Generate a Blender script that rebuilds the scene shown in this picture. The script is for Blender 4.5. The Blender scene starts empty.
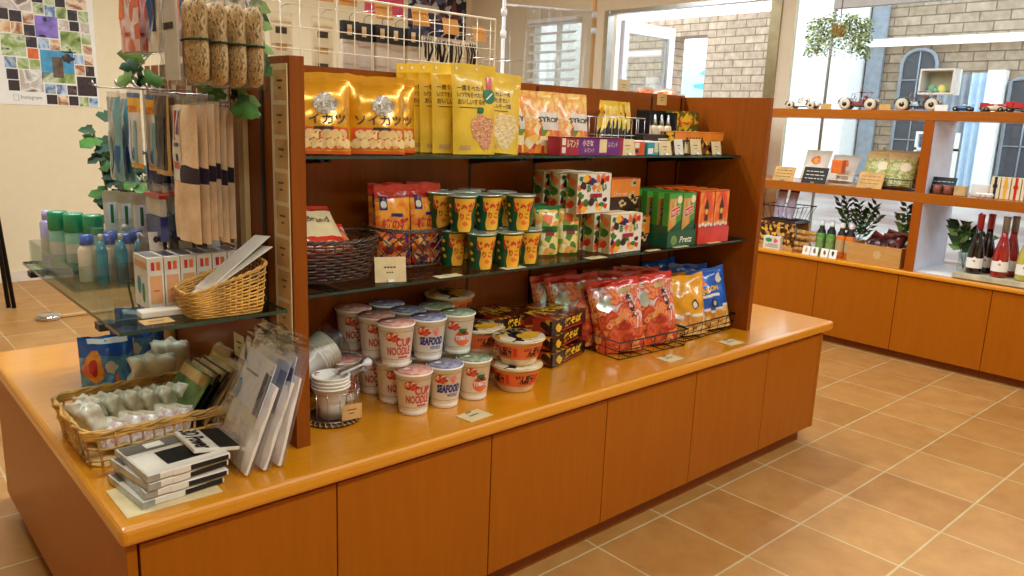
import bpy, math, random
from mathutils import Vector, Matrix, noise
from math import sin, cos, pi, radians
scn = bpy.context.scene
COL = scn.collection
R = random.Random(7)
def s2l(c):
    return tuple(((v/255)/12.92 if v/255 <= .04045 else ((v/255+.055)/1.055)**2.4) for v in c)
# ------------------------------------------------------------ materials
MATS = {}
def nt(name):
    m = bpy.data.materials.new(name); m.use_nodes = True
    t = m.node_tree; t.nodes.clear()
    o = t.nodes.new('ShaderNodeOutputMaterial')
    b = t.nodes.new('ShaderNodeBsdfPrincipled'); t.links.new(b.outputs[0], o.inputs[0])
    MATS[name] = m
    return m, t, b, o
def N(t, kind, **kw):
    n = t.nodes.new(kind)
    for k, v in kw.items():
        if k.startswith('i_'): n.inputs[k[2:].replace('_', ' ')].default_value = v
        else: setattr(n, k, v)
    return n
def ramp(t, stops, const=False):
    r = t.nodes.new('ShaderNodeValToRGB')
    if const: r.color_ramp.interpolation = 'CONSTANT'
    els = r.color_ramp.elements
    while len(els) < len(stops): els.new(.5)
    for e, (p, c) in zip(els, stops): e.position = p; e.color = (*s2l(c), 1)
    return r
def coords(t, kind='Object', scale=(1, 1, 1), rot=(0, 0, 0)):
    c = t.nodes.new('ShaderNodeTexCoord'); m = t.nodes.new('ShaderNodeMapping')
    m.inputs['Scale'].default_value = scale; m.inputs['Rotation'].default_value = rot
    t.links.new(c.outputs[kind], m.inputs[0]); return m
def plain(name, c, rough=.5, metal=0, coat=0, var=.06, spec=.5, alpha=1, emit=0, bump=0, bscale=60):
    """one colour with a faint procedural variation"""
    m, t, b, o = nt(name)
    mp = coords(t); n = N(t, 'ShaderNodeTexNoise', i_Scale=18.0, i_Detail=3.0); t.links.new(mp.outputs[0], n.inputs[0])
    c1 = tuple(max(0, v*(1-var)) for v in c); c2 = tuple(min(255, v*(1+var)) for v in c)
    r = ramp(t, [(.3, c1), (.7, c2)]); t.links.new(n.outputs[0], r.inputs[0]); t.links.new(r.outputs[0], b.inputs['Base Color'])
    b.inputs['Roughness'].default_value = rough; b.inputs['Metallic'].default_value = metal
    b.inputs['Coat Weight'].default_value = coat; b.inputs['Coat Roughness'].default_value = .12
    b.inputs['Specular IOR Level'].default_value = spec; b.inputs['Alpha'].default_value = alpha
    if emit: b.inputs['Emission Color'].default_value = (*s2l(c), 1); b.inputs['Emission Strength'].default_value = emit
    if bump:
        n2 = N(t, 'ShaderNodeTexNoise', i_Scale=float(bscale), i_Detail=4.0); t.links.new(mp.outputs[0], n2.inputs[0])
        bp = N(t, 'ShaderNodeBump', i_Strength=bump, i_Distance=.004); t.links.new(n2.outputs[0], bp.inputs['Height']); t.links.new(bp.outputs[0], b.inputs['Normal'])
    return m
def art(name, cols, scale=60, kind='voronoi', rough=.3, coat=.4, stretch=(1, 1, 1), metal=0):
    """printed artwork: irregular patches of the given colours"""
    m, t, b, o = nt(name)
    mp = coords(t, scale=stretch)
    k = len(cols); stops = [(i/k, c) for i, c in enumerate(cols)]
    if kind == 'voronoi':
        v = N(t, 'ShaderNodeTexVoronoi', i_Scale=float(scale)); t.links.new(mp.outputs[0], v.inputs['Vector'])
        s = N(t, 'ShaderNodeSeparateColor'); t.links.new(v.outputs['Color'], s.inputs[0])
        r = ramp(t, stops, True); t.links.new(s.outputs[0], r.inputs[0])
    else:
        v = N(t, 'ShaderNodeTexNoise', i_Scale=float(scale), i_Detail=3.0, i_Distortion=.6); t.links.new(mp.outputs[0], v.inputs['Vector'])
        r = ramp(t, [(.32+.36*i/max(1, k-1), c) for i, c in enumerate(cols)], kind == 'hard'); t.links.new(v.outputs[0], r.inputs[0])
    t.links.new(r.outputs[0], b.inputs['Base Color'])
    b.inputs['Roughness'].default_value = rough; b.inputs['Coat Weight'].default_value = coat; b.inputs['Coat Roughness'].default_value = .15
    b.inputs['Metallic'].default_value = metal
    return m
def wood(name, ca, cb, rough=.32, coat=.35, axis='z', sc=1.0):
    m, t, b, o = nt(name)
    st = {'z': (22*sc, 22*sc, 1.6*sc), 'x': (1.6*sc, 22*sc, 22*sc), 'y': (22*sc, 1.6*sc, 22*sc)}[axis]
    mp = coords(t, scale=st)
    n = N(t, 'ShaderNodeTexNoise', i_Scale=3.0, i_Detail=6.0, i_Roughness=.6); t.links.new(mp.outputs[0], n.inputs[0])
    n2 = N(t, 'ShaderNodeTexNoise', i_Scale=14.0, i_Detail=2.0); t.links.new(mp.outputs[0], n2.inputs[0])
    mx = N(t, 'ShaderNodeMath', operation='MULTIPLY_ADD'); mx.inputs[1].default_value = .3; t.links.new(n2.outputs[0], mx.inputs[0])
    ml = N(t, 'ShaderNodeMath', operation='MULTIPLY'); ml.inputs[1].default_value = .7; t.links.new(n.outputs[0], ml.inputs[0]); t.links.new(ml.outputs[0], mx.inputs[2])
    r = ramp(t, [(.3, ca), (.7, cb)]); t.links.new(mx.outputs[0], r.inputs[0]); t.links.new(r.outputs[0], b.inputs['Base Color'])
    b.inputs['Roughness'].default_value = rough; b.inputs['Coat Weight'].default_value = coat; b.inputs['Coat Roughness'].default_value = .12; b.inputs['Specular IOR Level'].default_value = .2
    return m
def clear(name, tint=(255, 255, 255), gl=.12, rough=.08, bump=.5, bs=35):
    """thin clear film or sheet"""
    m, t, b, o = nt(name)
    t.nodes.remove(b)
    tr = N(t, 'ShaderNodeBsdfTransparent'); tr.inputs[0].default_value = (*s2l(tint), 1)
    g = N(t, 'ShaderNodeBsdfGlossy'); g.inputs['Roughness'].default_value = rough
    fr = N(t, 'ShaderNodeLayerWeight', i_Blend=.35)
    ma = N(t, 'ShaderNodeMath', operation='MULTIPLY_ADD', use_clamp=True); ma.inputs[1].default_value = .34; ma.inputs[2].default_value = gl
    t.links.new(fr.outputs['Fresnel'], ma.inputs[0])
    mx = N(t, 'ShaderNodeMixShader'); t.links.new(ma.outputs[0], mx.inputs[0]); t.links.new(tr.outputs[0], mx.inputs[1]); t.links.new(g.outputs[0], mx.inputs[2])
    t.links.new(mx.outputs[0], o.inputs[0])
    if bump:
        mp = coords(t); n = N(t, 'ShaderNodeTexNoise', i_Scale=float(bs), i_Detail=3.0, i_Distortion=1.0); t.links.new(mp.outputs[0], n.inputs[0])
        bp = N(t, 'ShaderNodeBump', i_Strength=bump, i_Distance=.01); t.links.new(n.outputs[0], bp.inputs['Height'])
        t.links.new(bp.outputs[0], g.inputs['Normal']); t.links.new(bp.outputs[0], fr.inputs['Normal'])
    return m
def mat(n): return MATS[n]
# ------------------------------------------------------------ mesh builder
class MB:
    def __init__(s): s.v = []; s.f = []; s.mi = []; s.sm = []; s.mats = []
    def slot(s, m):
        if m not in s.mats: s.mats.append(m)
        return s.mats.index(m)
    def add(s, vs, fs, m, smooth=False):
        o = len(s.v); s.v.extend(Vector(p) for p in vs); k = s.slot(m) if isinstance(m, str) else None
        for i, f in enumerate(fs):
            s.f.append([o+a for a in f]); s.mi.append(k if k is not None else s.slot(m[i])); s.sm.append(smooth)
        return s
    def box(s, x0, y0, z0, x1, y1, z1, m):
        vs = [(x, y, z) for z in (z0, z1) for y in (y0, y1) for x in (x0, x1)]
        return s.add(vs, [(0, 2, 3, 1), (4, 5, 7, 6), (0, 1, 5, 4), (2, 6, 7, 3), (0, 4, 6, 2), (1, 3, 7, 5)], m)
    def obox(s, c, ux, uy, uz, m):
        """box from a corner and three edge vectors"""
        c, ux, uy, uz = map(Vector, (c, ux, uy, uz))
        vs = [c+ux*a+uy*b+uz*d for d in (0, 1) for b in (0, 1) for a in (0, 1)]
        return s.add(vs, [(0, 2, 3, 1), (4, 5, 7, 6), (0, 1, 5, 4), (2, 6, 7, 3), (0, 4, 6, 2), (1, 3, 7, 5)], m)
    def lathe(s, prof, m, n=28, smooth=True, axis=None, cap=True):
        """prof: list of (r, z[, material])"""
        vs = []; fs = []; ms = []
        for p in prof:
            for k in range(n): a = 2*pi*k/n; vs.append((p[0]*cos(a), p[0]*sin(a), p[1]))
        for i in range(len(prof)-1):
            mm = prof[i][2] if len(prof[i]) > 2 else m
            for k in range(n):
                fs.append((i*n+k, i*n+(k+1) % n, (i+1)*n+(k+1) % n, (i+1)*n+k)); ms.append(mm)
        if cap:
            if prof[0][0] > 1e-5: fs.append(tuple(range(n-1, -1, -1))); ms.append(prof[0][2] if len(prof[0]) > 2 else m)
            if prof[-1][0] > 1e-5: fs.append(tuple((len(prof)-1)*n+k for k in range(n))); ms.append(prof[-1][2] if len(prof[-1]) > 2 else m)
        if axis: vs = [axis @ Vector(v) for v in vs]
        return s.add(vs, fs, ms, smooth)
    def tube(s, pts, r, m, n=6, closed=False, flat=1.0, smooth=True):
        pts = [Vector(p) for p in pts]; L = len(pts); vs = []; fs = []
        prev = None
        for i, p in enumerate(pts):
            a = pts[(i-1) % L] if (closed or i > 0) else p; b = pts[(i+1) % L] if (closed or i < L-1) else p
            d = (b-a);  d = d.normalized() if d.length > 1e-9 else Vector((0, 0, 1))
            if prev is None:
                u = d.cross(Vector((0, 0, 1)));  u = d.cross(Vector((1, 0, 0))) if u.length < .05 else u
            else: u = prev - d*prev.dot(d)
            u.normalize(); prev = u; w = d.cross(u)
            rr = r[i] if isinstance(r, (list, tuple)) else r
            for k in range(n): t = 2*pi*k/n+pi/n; vs.append(p+u*(rr*cos(t))+w*(rr*flat*sin(t)))
        for i in range(L if closed else L-1):
            j = (i+1) % L
            for k in range(n): fs.append((i*n+k, i*n+(k+1) % n, j*n+(k+1) % n, j*n+k))
        if not closed: fs.append(tuple(range(n-1, -1, -1))); fs.append(tuple((L-1)*n+k for k in range(n)))
        return s.add(vs, fs, m, smooth)
    def surf(s, fn, nu, nv, m, u0=0., u1=1., v0=0., v1=1., closed_u=False, smooth=True, flip=False):
        """grid surface fn(u,v); m is a name or a function (u,v)->name"""
        cu = nu if closed_u else nu+1; vs = []; fs = []; ms = []
        for j in range(nv+1):
            for i in range(cu): vs.append(fn(u0+(u1-u0)*i/nu, v0+(v1-v0)*j/nv))
        for j in range(nv):
            for i in range(nu):
                q = (j*cu+i, j*cu+(i+1) % cu, (j+1)*cu+(i+1) % cu, (j+1)*cu+i)
                fs.append(q[::-1] if flip else q)
                ms.append(m(u0+(u1-u0)*(i+.5)/nu, v0+(v1-v0)*(j+.5)/nv) if callable(m) else m)
        return s.add(vs, fs, ms, smooth)
    def disc(s, fn, cu, cv, ru, rv, m, n=20, rings=2, wob=0, seed=0):
        """elliptic patch in the (u,v) of a surface"""
        vs = [fn(cu, cv)]; fs = []
        for q in range(1, rings+1):
            for k in range(n):
                a = 2*pi*k/n; w = 1+wob*noise.noise(Vector((cos(a)*1.7+seed, sin(a)*1.7, seed)))
                vs.append(fn(cu+ru*w*q/rings*cos(a), cv+rv*w*q/rings*sin(a)))
        for k in range(n): fs.append((0, 1+k, 1+(k+1) % n))
        for q in range(1, rings):
            for k in range(n): a = 1+(q-1)*n; b = 1+q*n; fs.append((a+k, b+k, b+(k+1) % n, a+(k+1) % n))
        return s.add(vs, fs, m, True)
    def rect(s, fn, u0, v0, u1, v1, m, nu=6, nv=6): return s.surf(fn, nu, nv, m, u0, u1, v0, v1)
    def poly(s, fn, pts, m, sub=0): return s.add([fn(*p) for p in pts], [tuple(range(len(pts)))], m)
    def text(s, txt, fn, x0, y0, x1, y1, m, shear=0, keep=False, fat=0, rot=0):
        vs, fs = text2d(txt, shear, fat)
        if not vs: return s
        xs = [v[0] for v in vs]; ys = [v[1] for v in vs]; a, b, c, d = min(xs), max(xs), min(ys), max(ys)
        sx = (x1-x0)/max(1e-6, b-a); sy = (y1-y0)/max(1e-6, d-c)
        if keep: sx = sy = min(sx, sy)
        ox = (x0+x1)/2-(a+b)/2*sx; oy = (y0+y1)/2-(c+d)/2*sy
        P = [(ox+v[0]*sx, oy+v[1]*sy) for v in vs]
        if rot:
            mx, my = (x0+x1)/2, (y0+y1)/2
            P = [(mx+(p[0]-mx)*cos(rot)-(p[1]-my)*sin(rot), my+(p[0]-mx)*sin(rot)+(p[1]-my)*cos(rot)) for p in P]
        return s.add([fn(*p) for p in P], fs, m)
    def xf(s, M): s.v = [M @ p for p in s.v]; return s
    def build(s, name, parent=None, bev=0, smooth=None, kind=None):
        me = bpy.data.meshes.new(name); me.from_pydata([tuple(p) for p in s.v], [], s.f)
        for m in s.mats: me.materials.append(MATS[m])
        for p, i, q in zip(me.polygons, s.mi, s.sm): p.material_index = i; p.use_smooth = q if smooth is None else smooth
        me.update()
        o = bpy.data.objects.new(name, me); COL.objects.link(o)
        if parent: o.parent = parent
        if bev:
            b = o.modifiers.new('b', 'BEVEL'); b.width = bev; b.segments = 3; b.limit_method = 'ANGLE'
            for p in me.polygons: p.use_smooth = False
        if kind: o['kind'] = kind
        return o
_tx = {}
def text2d(txt, shear=0, fat=0):
    k = (txt, shear, fat)
    if k not in _tx:
        c = bpy.data.curves.new('t', 'FONT'); c.body = txt; c.resolution_u = 2; c.shear = shear; c.offset = fat; c.fill_mode = 'FRONT'; c.space_line = 1.0
        o = bpy.data.objects.new('t', c); COL.objects.link(o)
        bpy.context.view_layer.update()
        me = bpy.data.meshes.new_from_object(o.evaluated_get(bpy.context.evaluated_depsgraph_get()))
        _tx[k] = ([(v.co.x, v.co.y) for v in me.vertices], [tuple(p.vertices) for p in me.polygons])
        bpy.data.objects.remove(o); bpy.data.meshes.remove(me); bpy.data.curves.remove(c)
    return _tx[k]
def tag(o, label=None, cat=None, group=None, kind=None):
    for k, v in (('label', label), ('category', cat), ('group', group), ('kind', kind)):
        if v: o[k] = v
    return o
def thing(name, label, cat, loc=(0, 0, 0), rz=0, group=None, rot=None):
    o = bpy.data.objects.new(name, None); COL.objects.link(o); o.empty_display_size = .05
    o.location = loc; o.rotation_euler = rot if rot else (0, 0, rz)
    return tag(o, label, cat, group)
def kids(o): return [c for c in COL.objects if c.parent == o]
def dup(root, label=None, loc=None, rz=None, group=None, rot=None, scale=None, parent=None):
    c = root.copy(); COL.objects.link(c)
    if parent: c.parent = parent
    if label: c['label'] = label
    if group: c['group'] = group
    if loc is not None: c.location = loc
    if rot is not None: c.rotation_euler = rot
    elif rz is not None: c.rotation_euler = (0, 0, rz)
    if scale is not None: c.scale = (scale,)*3 if isinstance(scale, (int, float)) else scale
    for k in kids(root): dup(k, parent=c)
    return c
def TR(x=0, y=0, z=0, rx=0, ry=0, rz=0, s=1):
    return Matrix.Translation((x, y, z)) @ Matrix.Rotation(rz, 4, 'Z') @ Matrix.Rotation(ry, 4, 'Y') @ Matrix.Rotation(rx, 4, 'X') @ Matrix.Scale(s, 4)
def plane_fn(o, ux, uy, off=0):
    """(u,v) in metres on a flat face"""
    o, ux, uy = Vector(o), Vector(ux).normalized(), Vector(uy).normalized(); n = ux.cross(uy)
    return lambda u, v: o+ux*u+uy*v+n*off
# ------------------------------------------------------------ palette
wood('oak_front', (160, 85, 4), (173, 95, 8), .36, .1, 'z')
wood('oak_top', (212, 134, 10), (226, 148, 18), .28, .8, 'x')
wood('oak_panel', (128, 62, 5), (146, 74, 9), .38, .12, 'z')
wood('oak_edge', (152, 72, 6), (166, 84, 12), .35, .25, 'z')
wood('oak_shelf', (156, 84, 16), (172, 98, 24), .35, .25, 'y')
wood('pale_wood', (196, 160, 104), (214, 178, 120), .5, .1, 'z')
wood('crate_wood', (186, 134, 70), (206, 156, 88), .55, .1, 'y')
plain('gap_dark', (40, 18, 6), .7)
plain('wall_cream', (234, 220, 184), .85, bump=.05, var=.008)
plain('wall_beige', (226, 212, 186), .85, bump=.05, var=.008)
plain('wall_grey', (206, 206, 206), .8, var=.01)
plain('ceiling_white', (236, 234, 228), .9, var=.01)
plain('white', (240, 240, 238), .5, coat=.1, var=.02)
plain('white_matt', (238, 238, 236), .8, var=.02)
plain('off_white', (226, 216, 196), .6, var=.04)
plain('cool_white', (222, 224, 240), .5, var=.02)
plain('steel', (190, 190, 186), .28, metal=1, var=.03)
plain('brass_steel', (176, 164, 130), .3, metal=1, var=.04)
plain('chrome', (210, 212, 214), .12, metal=1, var=.02)
plain('black', (16, 15, 15), .4, var=.1)
plain('black_metal', (24, 22, 22), .35, metal=.6, var=.1)
plain('white_wire', (238, 226, 196), .35, coat=.3, var=.02)
plain('card_tan', (202, 160, 96), .8, var=.08)
plain('card_pale', (222, 200, 150), .8, var=.05)
plain('ink', (60, 42, 24), .8)
plain('ink_black', (18, 14, 12), .6)
plain('glass_edge', (22, 62, 54), .15, coat=.6, var=.2)
clear('glass_sheet', (240, 248, 245), .03, .02, 0)
clear('window_glass', (246, 250, 250), .02, .01, 0)
clear('film', (252, 252, 252), .03, .12, .35, 22)
clear('film_soft', (250, 250, 250), .02, .22, .3, 30)
clear('acrylic', (236, 242, 240), .06, .04, 0)
clear('vinyl', (232, 234, 238), .1, .1, .35, 3)
plain('leaf', (62, 104, 36), .5, var=.3, spec=.25)
plain('leaf_light', (122, 150, 82), .5, var=.25, spec=.25)
plain('leaf_dark', (36, 66, 40), .5, var=.3, spec=.25)
plain('stem', (92, 84, 48), .7, var=.2)
# floor tiles
def floor_mat():
    m, t, b, o = nt('floor_tile')
    mp = coords(t); mp.inputs['Location'].default_value = (-1.247+.004, -.0085+.004, 0)
    br = N(t, 'ShaderNodeTexBrick', offset=0.0, squash=1.0)
    for k, v in (('Scale', 1.0), ('Mortar Size', .0038), ('Mortar Smooth', .15), ('Brick Width', .30), ('Row Height', .298), ('Bias', 0.0)): br.inputs[k].default_value = v
    br.inputs['Color1'].default_value = (*s2l((180, 129, 66)), 1); br.inputs['Color2'].default_value = (*s2l((194, 144, 80)), 1)
    br.inputs['Mortar'].default_value = (*s2l((204, 182, 134)), 1)
    t.links.new(mp.outputs[0], br.inputs['Vector'])
    n = N(t, 'ShaderNodeTexNoise', i_Scale=9.0, i_Detail=6.0, i_Roughness=.65); t.links.new(mp.outputs[0], n.inputs[0])
    r = ramp(t, [(.3, (222, 208, 192)), (.7, (255, 255, 255))]); t.links.new(n.outputs[0], r.inputs[0])
    mx = N(t, 'ShaderNodeMix', data_type='RGBA', blend_type='MULTIPLY'); mx.inputs[0].default_value = .8
    t.links.new(br.outputs['Color'], mx.inputs[6]); t.links.new(r.outputs[0], mx.inputs[7]); t.links.new(mx.outputs[2], b.inputs['Base Color'])
    n3 = N(t, 'ShaderNodeTexNoise', i_Scale=45.0, i_Detail=5.0); t.links.new(mp.outputs[0], n3.inputs[0])
    a = N(t, 'ShaderNodeMath', operation='MULTIPLY_ADD'); a.inputs[1].default_value = -1.0; t.links.new(br.outputs['Fac'], a.inputs[0])
    ml = N(t, 'ShaderNodeMath', operation='MULTIPLY'); ml.inputs[1].default_value = .35; t.links.new(n3.outputs[0], ml.inputs[0]); t.links.new(ml.outputs[0], a.inputs[2])
    bp = N(t, 'ShaderNodeBump', i_Strength=.5, i_Distance=.003); t.links.new(a.outputs[0], bp.inputs['Height']); t.links.new(bp.outputs[0], b.inputs['Normal'])
    b.inputs['Roughness'].default_value = .42; b.inputs['Specular IOR Level'].default_value = .45
floor_mat()
def brick_mat(name, w, h, c1, c2, mo, mort=.008):
    m, t, b, o = nt(name)
    mp = coords(t, rot=(0, 0, 0))
    sp = N(t, 'ShaderNodeSeparateXYZ'); cb = N(t, 'ShaderNodeCombineXYZ'); t.links.new(mp.outputs[0], sp.inputs[0])
    t.links.new(sp.outputs['Y'], cb.inputs['X']); t.links.new(sp.outputs['Z'], cb.inputs['Y'])
    br = N(t, 'ShaderNodeTexBrick', offset=.5)
    for k, v in (('Scale', 1.0), ('Mortar Size', mort), ('Mortar Smooth', .1), ('Brick Width', w), ('Row Height', h), ('Bias', -.2)): br.inputs[k].default_value = v
    br.inputs['Color1'].default_value = (*s2l(c1), 1); br.inputs['Color2'].default_value = (*s2l(c2), 1); br.inputs['Mortar'].default_value = (*s2l(mo), 1)
    t.links.new(cb.outputs[0], br.inputs['Vector'])
    n = N(t, 'ShaderNodeTexNoise', i_Scale=14.0, i_Detail=5.0); t.links.new(mp.outputs[0], n.inputs[0])
    r = ramp(t, [(.3, (200, 190, 180)), (.7, (255, 255, 255))]); t.links.new(n.outputs[0], r.inputs[0])
    mx = N(t, 'ShaderNodeMix', data_type='RGBA', blend_type='MULTIPLY'); mx.inputs[0].default_value = .8
    t.links.new(br.outputs['Color'], mx.inputs[6]); t.links.new(r.outputs[0], mx.inputs[7]); t.links.new(mx.outputs[2], b.inputs['Base Color'])
    bp = N(t, 'ShaderNodeBump', i_Strength=.6, i_Distance=.006, invert=True); t.links.new(br.outputs['Fac'], bp.inputs['Height']); t.links.new(bp.outputs[0], b.inputs['Normal'])
    b.inputs['Roughness'].default_value = .9
brick_mat('brick', .245, .084, (182, 162, 140), (162, 143, 122), (120, 106, 92), .006)
def daylight_film():
    m, t, b, o = nt('daylight_film'); t.nodes.remove(b)  # translucent film added to brighten the niches, streaks of light painted in
    tr = N(t, 'ShaderNodeBsdfTranslucent'); df = N(t, 'ShaderNodeBsdfDiffuse'); mx = N(t, 'ShaderNodeMixShader'); mx.inputs[0].default_value = .25
    mp = coords(t, scale=(1, .3, 4)); n = N(t, 'ShaderNodeTexNoise', i_Scale=7.0, i_Detail=3.0); t.links.new(mp.outputs[0], n.inputs[0])
    r = ramp(t, [(.35, (226, 214, 212)), (.62, (254, 252, 252))]); t.links.new(n.outputs[0], r.inputs[0])
    for q in (tr, df): t.links.new(r.outputs[0], q.inputs[0])
    t.links.new(tr.outputs[0], mx.inputs[1]); t.links.new(df.outputs[0], mx.inputs[2]); t.links.new(mx.outputs[0], o.inputs[0])
def S(name, mb, **k): o = mb.build(name, **k); o['kind'] = 'structure'; return o
# ------------------------------------------------------------ room shell
H = 2.5; XW = 4.5; YB = 4.72; X0 = -3.0; Y0 = -4.0
S('floor', MB().box(X0-.1, Y0-.1, -.1, XW+.15, YB+.1, 0, 'floor_tile'))
S('ceiling', MB().box(X0-.1, Y0-.1, H, XW+.15, YB+.1, H+.1, 'ceiling_white'))
S('wall_back', MB().box(X0, YB, 0, XW, YB+.1, H, 'wall_cream'))
S('wall_left', MB().box(X0-.1, Y0, 0, X0, YB, H, 'wall_cream'))
S('wall_front', MB().box(X0, Y0-.1, 0, XW, Y0, H, 'wall_cream'))
S('baseboard_back', MB().box(X0, YB-.012, 0, XW, YB, .07, 'off_white'))
w = MB()
def seg(y0, y1, z0, z1, m='wall_beige'): w.box(XW, y0, z0, XW+.14, y1, z1, m)
seg(3.90, YB, 0, H); seg(3.28, 3.90, 0, 1.3); seg(3.28, 3.90, 2.02, H); seg(3.03, 3.28, 0, H)
seg(1.52, 3.03, 2.05, H); w.box(XW, 1.41, 0, XW+.04, 1.52, H, 'wall_beige'); seg(Y0, 1.40, 0, .484, 'white_matt'); w.box(XW, Y0, 1.93, XW+.06, 1.16, H, 'wall_grey'); seg(1.16, 1.41, 2.4, H); seg(Y0, -3.0, .484, 1.93)
S('wall_right', w)
# window with blinds on the far part of the window wall
g = MB().box(XW+.05, 3.28, 1.3, XW+.07, 3.90, 2.02, 'window_glass')
win = S('window_1', g)
f = MB()
for y0, y1, z0, z1 in ((3.28, 3.31, 1.3, 2.02), (3.87, 3.90, 1.3, 2.02), (3.31, 3.87, 1.99, 2.02), (3.31, 3.87, 1.3, 1.33), (3.585, 3.595, 1.33, 1.99)): f.box(XW+.03, y0, z0, XW+.09, y1, z1, 'off_white')
f.build('window_frame', win)
b = thing('window_blind', 'white horizontal slat blind in the small window behind the clear vinyl screen', 'blind', (XW-.03, 3.59, 1.32))
m = MB()
for k in range(9): m.obox((-.02, -.28, .05+k*.075), (.035, 0, .022), (0, .56, 0), (-.001, 0, .003), 'white_matt')
m.build('slat', b); MB().box(-.02, -.29, .68, .02, .29, .71, 'white_matt').build('headrail', b)
[MB().tube([(0, y, 0), (0, y, .7)], .0015, 'white_matt', 4).build('cord', b) for y in (-.2, .2)]
# shop glazing
g = MB().box(XW+.02, -3.0, .484, XW+.032, 1.155, 1.93, 'window_glass').box(XW+.02, 1.165, .484, XW+.032, 1.41, 2.4, 'window_glass')
win = win2 = S('window_2', g)
m = MB().box(XW+.015, 1.155, .484, XW+.035, 1.165, 2.4, 'steel').box(XW+.015, -3, .86, XW+.04, 1.155, .875, 'cool_white').box(XW+.04, -.72, .88, XW+.09, -.69, 1.93, 'steel')
m.build('window_frame', win)
# entrance: steel frame and a leaf standing open outside
d = S('door_1', MB().box(XW-.01, 2.99, 0, XW+.06, 3.03, 2.05, 'steel').box(XW-.02, 1.50, 0, XW+.08, 1.575, 2.05, 'brass_steel').box(XW+.0, 1.575, 2.02, XW+.06, 2.99, 2.05, 'steel'))
m = MB().box(XW+.081, 1.50, 0, XW+.15, 1.56, 2.05, 'black'); m.build('door_seal', d)
dl = S('door_2', MB().box(XW+.14, 2.945, .02, XW+.19, 2.985, 1.99, 'cool_white').box(XW+.72, 2.945, .02, XW+.80, 2.985, 1.99, 'cool_white').box(XW+.19, 2.945, 1.9, XW+.72, 2.985, 1.99, 'cool_white').box(XW+.19, 2.945, .02, XW+.72, 2.985, .2, 'cool_white'))
MB().box(XW+.19, 2.96, .2, XW+.72, 2.968, 1.9, 'window_glass').build('door_pane', dl)
MB().box(XW+.69, 2.94, .2, XW+.7195, 2.9449, 1.9, 'steel').build('door_gasket', dl)
# ------------------------------------------------------------ outside
plain('pavement', (190, 182, 170), .9)
S('trim_1', MB().box(XW+.14, -8, -.12, 16, 14, -.02, 'pavement'))['label'] = 'pale stone paving outside the glazing'
w = MB()
XB = 7.5
def bk(y0, y1, z0, z1): w.box(XB, y0, z0, XB+.3, y1, z1, 'brick')
bk(4.69, 12, -.05, 2.42); bk(4.16, 4.69, 2.22, 2.42); bk(3.05, 4.16, -.05, 2.42); bk(-7, 3.05, -.05, 2.55)
S('wall_outside', w)
art('glass_building', [(120, 200, 220), (170, 226, 240), (90, 170, 196), (200, 240, 250), (60, 140, 160)], 2.2, 'voronoi', .2, .3, (1, 1, 2.2))
plain('curtain_grey', (150, 156, 166), .8, var=.05); plain('curtain_blue', (186, 208, 230), .8, var=.04)
plain('slate', (66, 70, 78), .4); plain('grey_render', (140, 148, 158), .8)
bg = tag(MB().box(12, 4.5, -.05, 13, 12, 2.28, 'glass_building').build('building'), 'blue green glazed building seen through the gap in the brick wall', 'building')
# things standing in front of the outer brick wall
c = tag(MB().box(XB-.35, 2.30, -.02, XB-.02, 3.10, 3.2, 'white_matt').build('pillar'), 'broad white pillar in front of the outer brick wall', 'pillar')
c = tag(MB().box(XB-.06, 2.12, -.02, XB-.02, 2.27, 3.0, 'grey_render').build('pillar'), 'narrow grey pillar beside the broad white one outside', 'pillar')
def arched(y0, y1, z0, z1, label, rise=.12, nx=2, nz=5):
    t = thing('arched_window', label, 'window', (XB-.06, (y0+y1)/2, z0))
    w_ = (y1-y0)/2; h = z1-z0
    def topz(y): return h-rise+rise*math.sqrt(max(0, 1-(y/w_)**2))
    m = MB(); n = 12
    fr = [(0, -w_, 0)]+[(0, -w_+2*w_*k/n, topz(-w_+2*w_*k/n)) for k in range(n+1)]+[(0, w_, 0)]
    m.add([(.0, p[1], p[2]) for p in fr]+[(.05, p[1], p[2]) for p in fr], [tuple(range(len(fr))), tuple(range(2*len(fr)-1, len(fr)-1, -1))]+[(i, i+1, i+1+len(fr), i+len(fr)) for i in range(len(fr)-1)], 'slate')
    m.build('pane', t)
    m = MB().tube(fr+[fr[0]], .02, 'grey_render', 4)
    for k in range(1, nx): m.tube([(-.005, -w_+2*w_*k/nx, 0), (-.005, -w_+2*w_*k/nx, topz(-w_+2*w_*k/nx))], .008, 'grey_render', 4)
    for k in range(1, nz): m.tube([(-.005, -w_, h*k/nz), (-.005, w_, h*k/nz)], .008, 'grey_render', 4)
    m.build('window_frame', t)
arched(1.62, 1.93, .6, 1.96, 'dark arched window in the outer brick wall, left of the white cube shelf')
arched(.40, 1.00, .55, 1.70, 'dark lattice window in the outer brick wall at the far right', .03, 4, 4)
def curtain(y0, y1, z1, m_, label, x):
    mm = MB(); mm.surf(lambda u, v: (x+.02*sin(u*(y1-y0)*90), y0+(y1-y0)*u, .1+(z1-.1)*v), 60, 2, m_)
    mm.surf(lambda u, v: (x+.012+.02*sin(u*(y1-y0)*90), y0+(y1-y0)*u, .1+(z1-.1)*v), 60, 2, m_, flip=True)
    tag(mm.build('curtain'), label, 'curtain')
curtain(1.30, 1.56, 1.73, 'curtain_grey', 'grey pleated curtain outside, beside the dark arched window', XB-.1)
curtain(1.17, 1.295, 1.74, 'curtain_blue', 'pale blue pleated curtain outside, right of the grey curtain', XB-.1)
tag(MB().box(XB-.14, 1.035, -.02, XB-.02, 1.165, 1.76, 'white_matt').build('post'), 'white post outside between the blue curtain and the lattice window', 'post')
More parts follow.
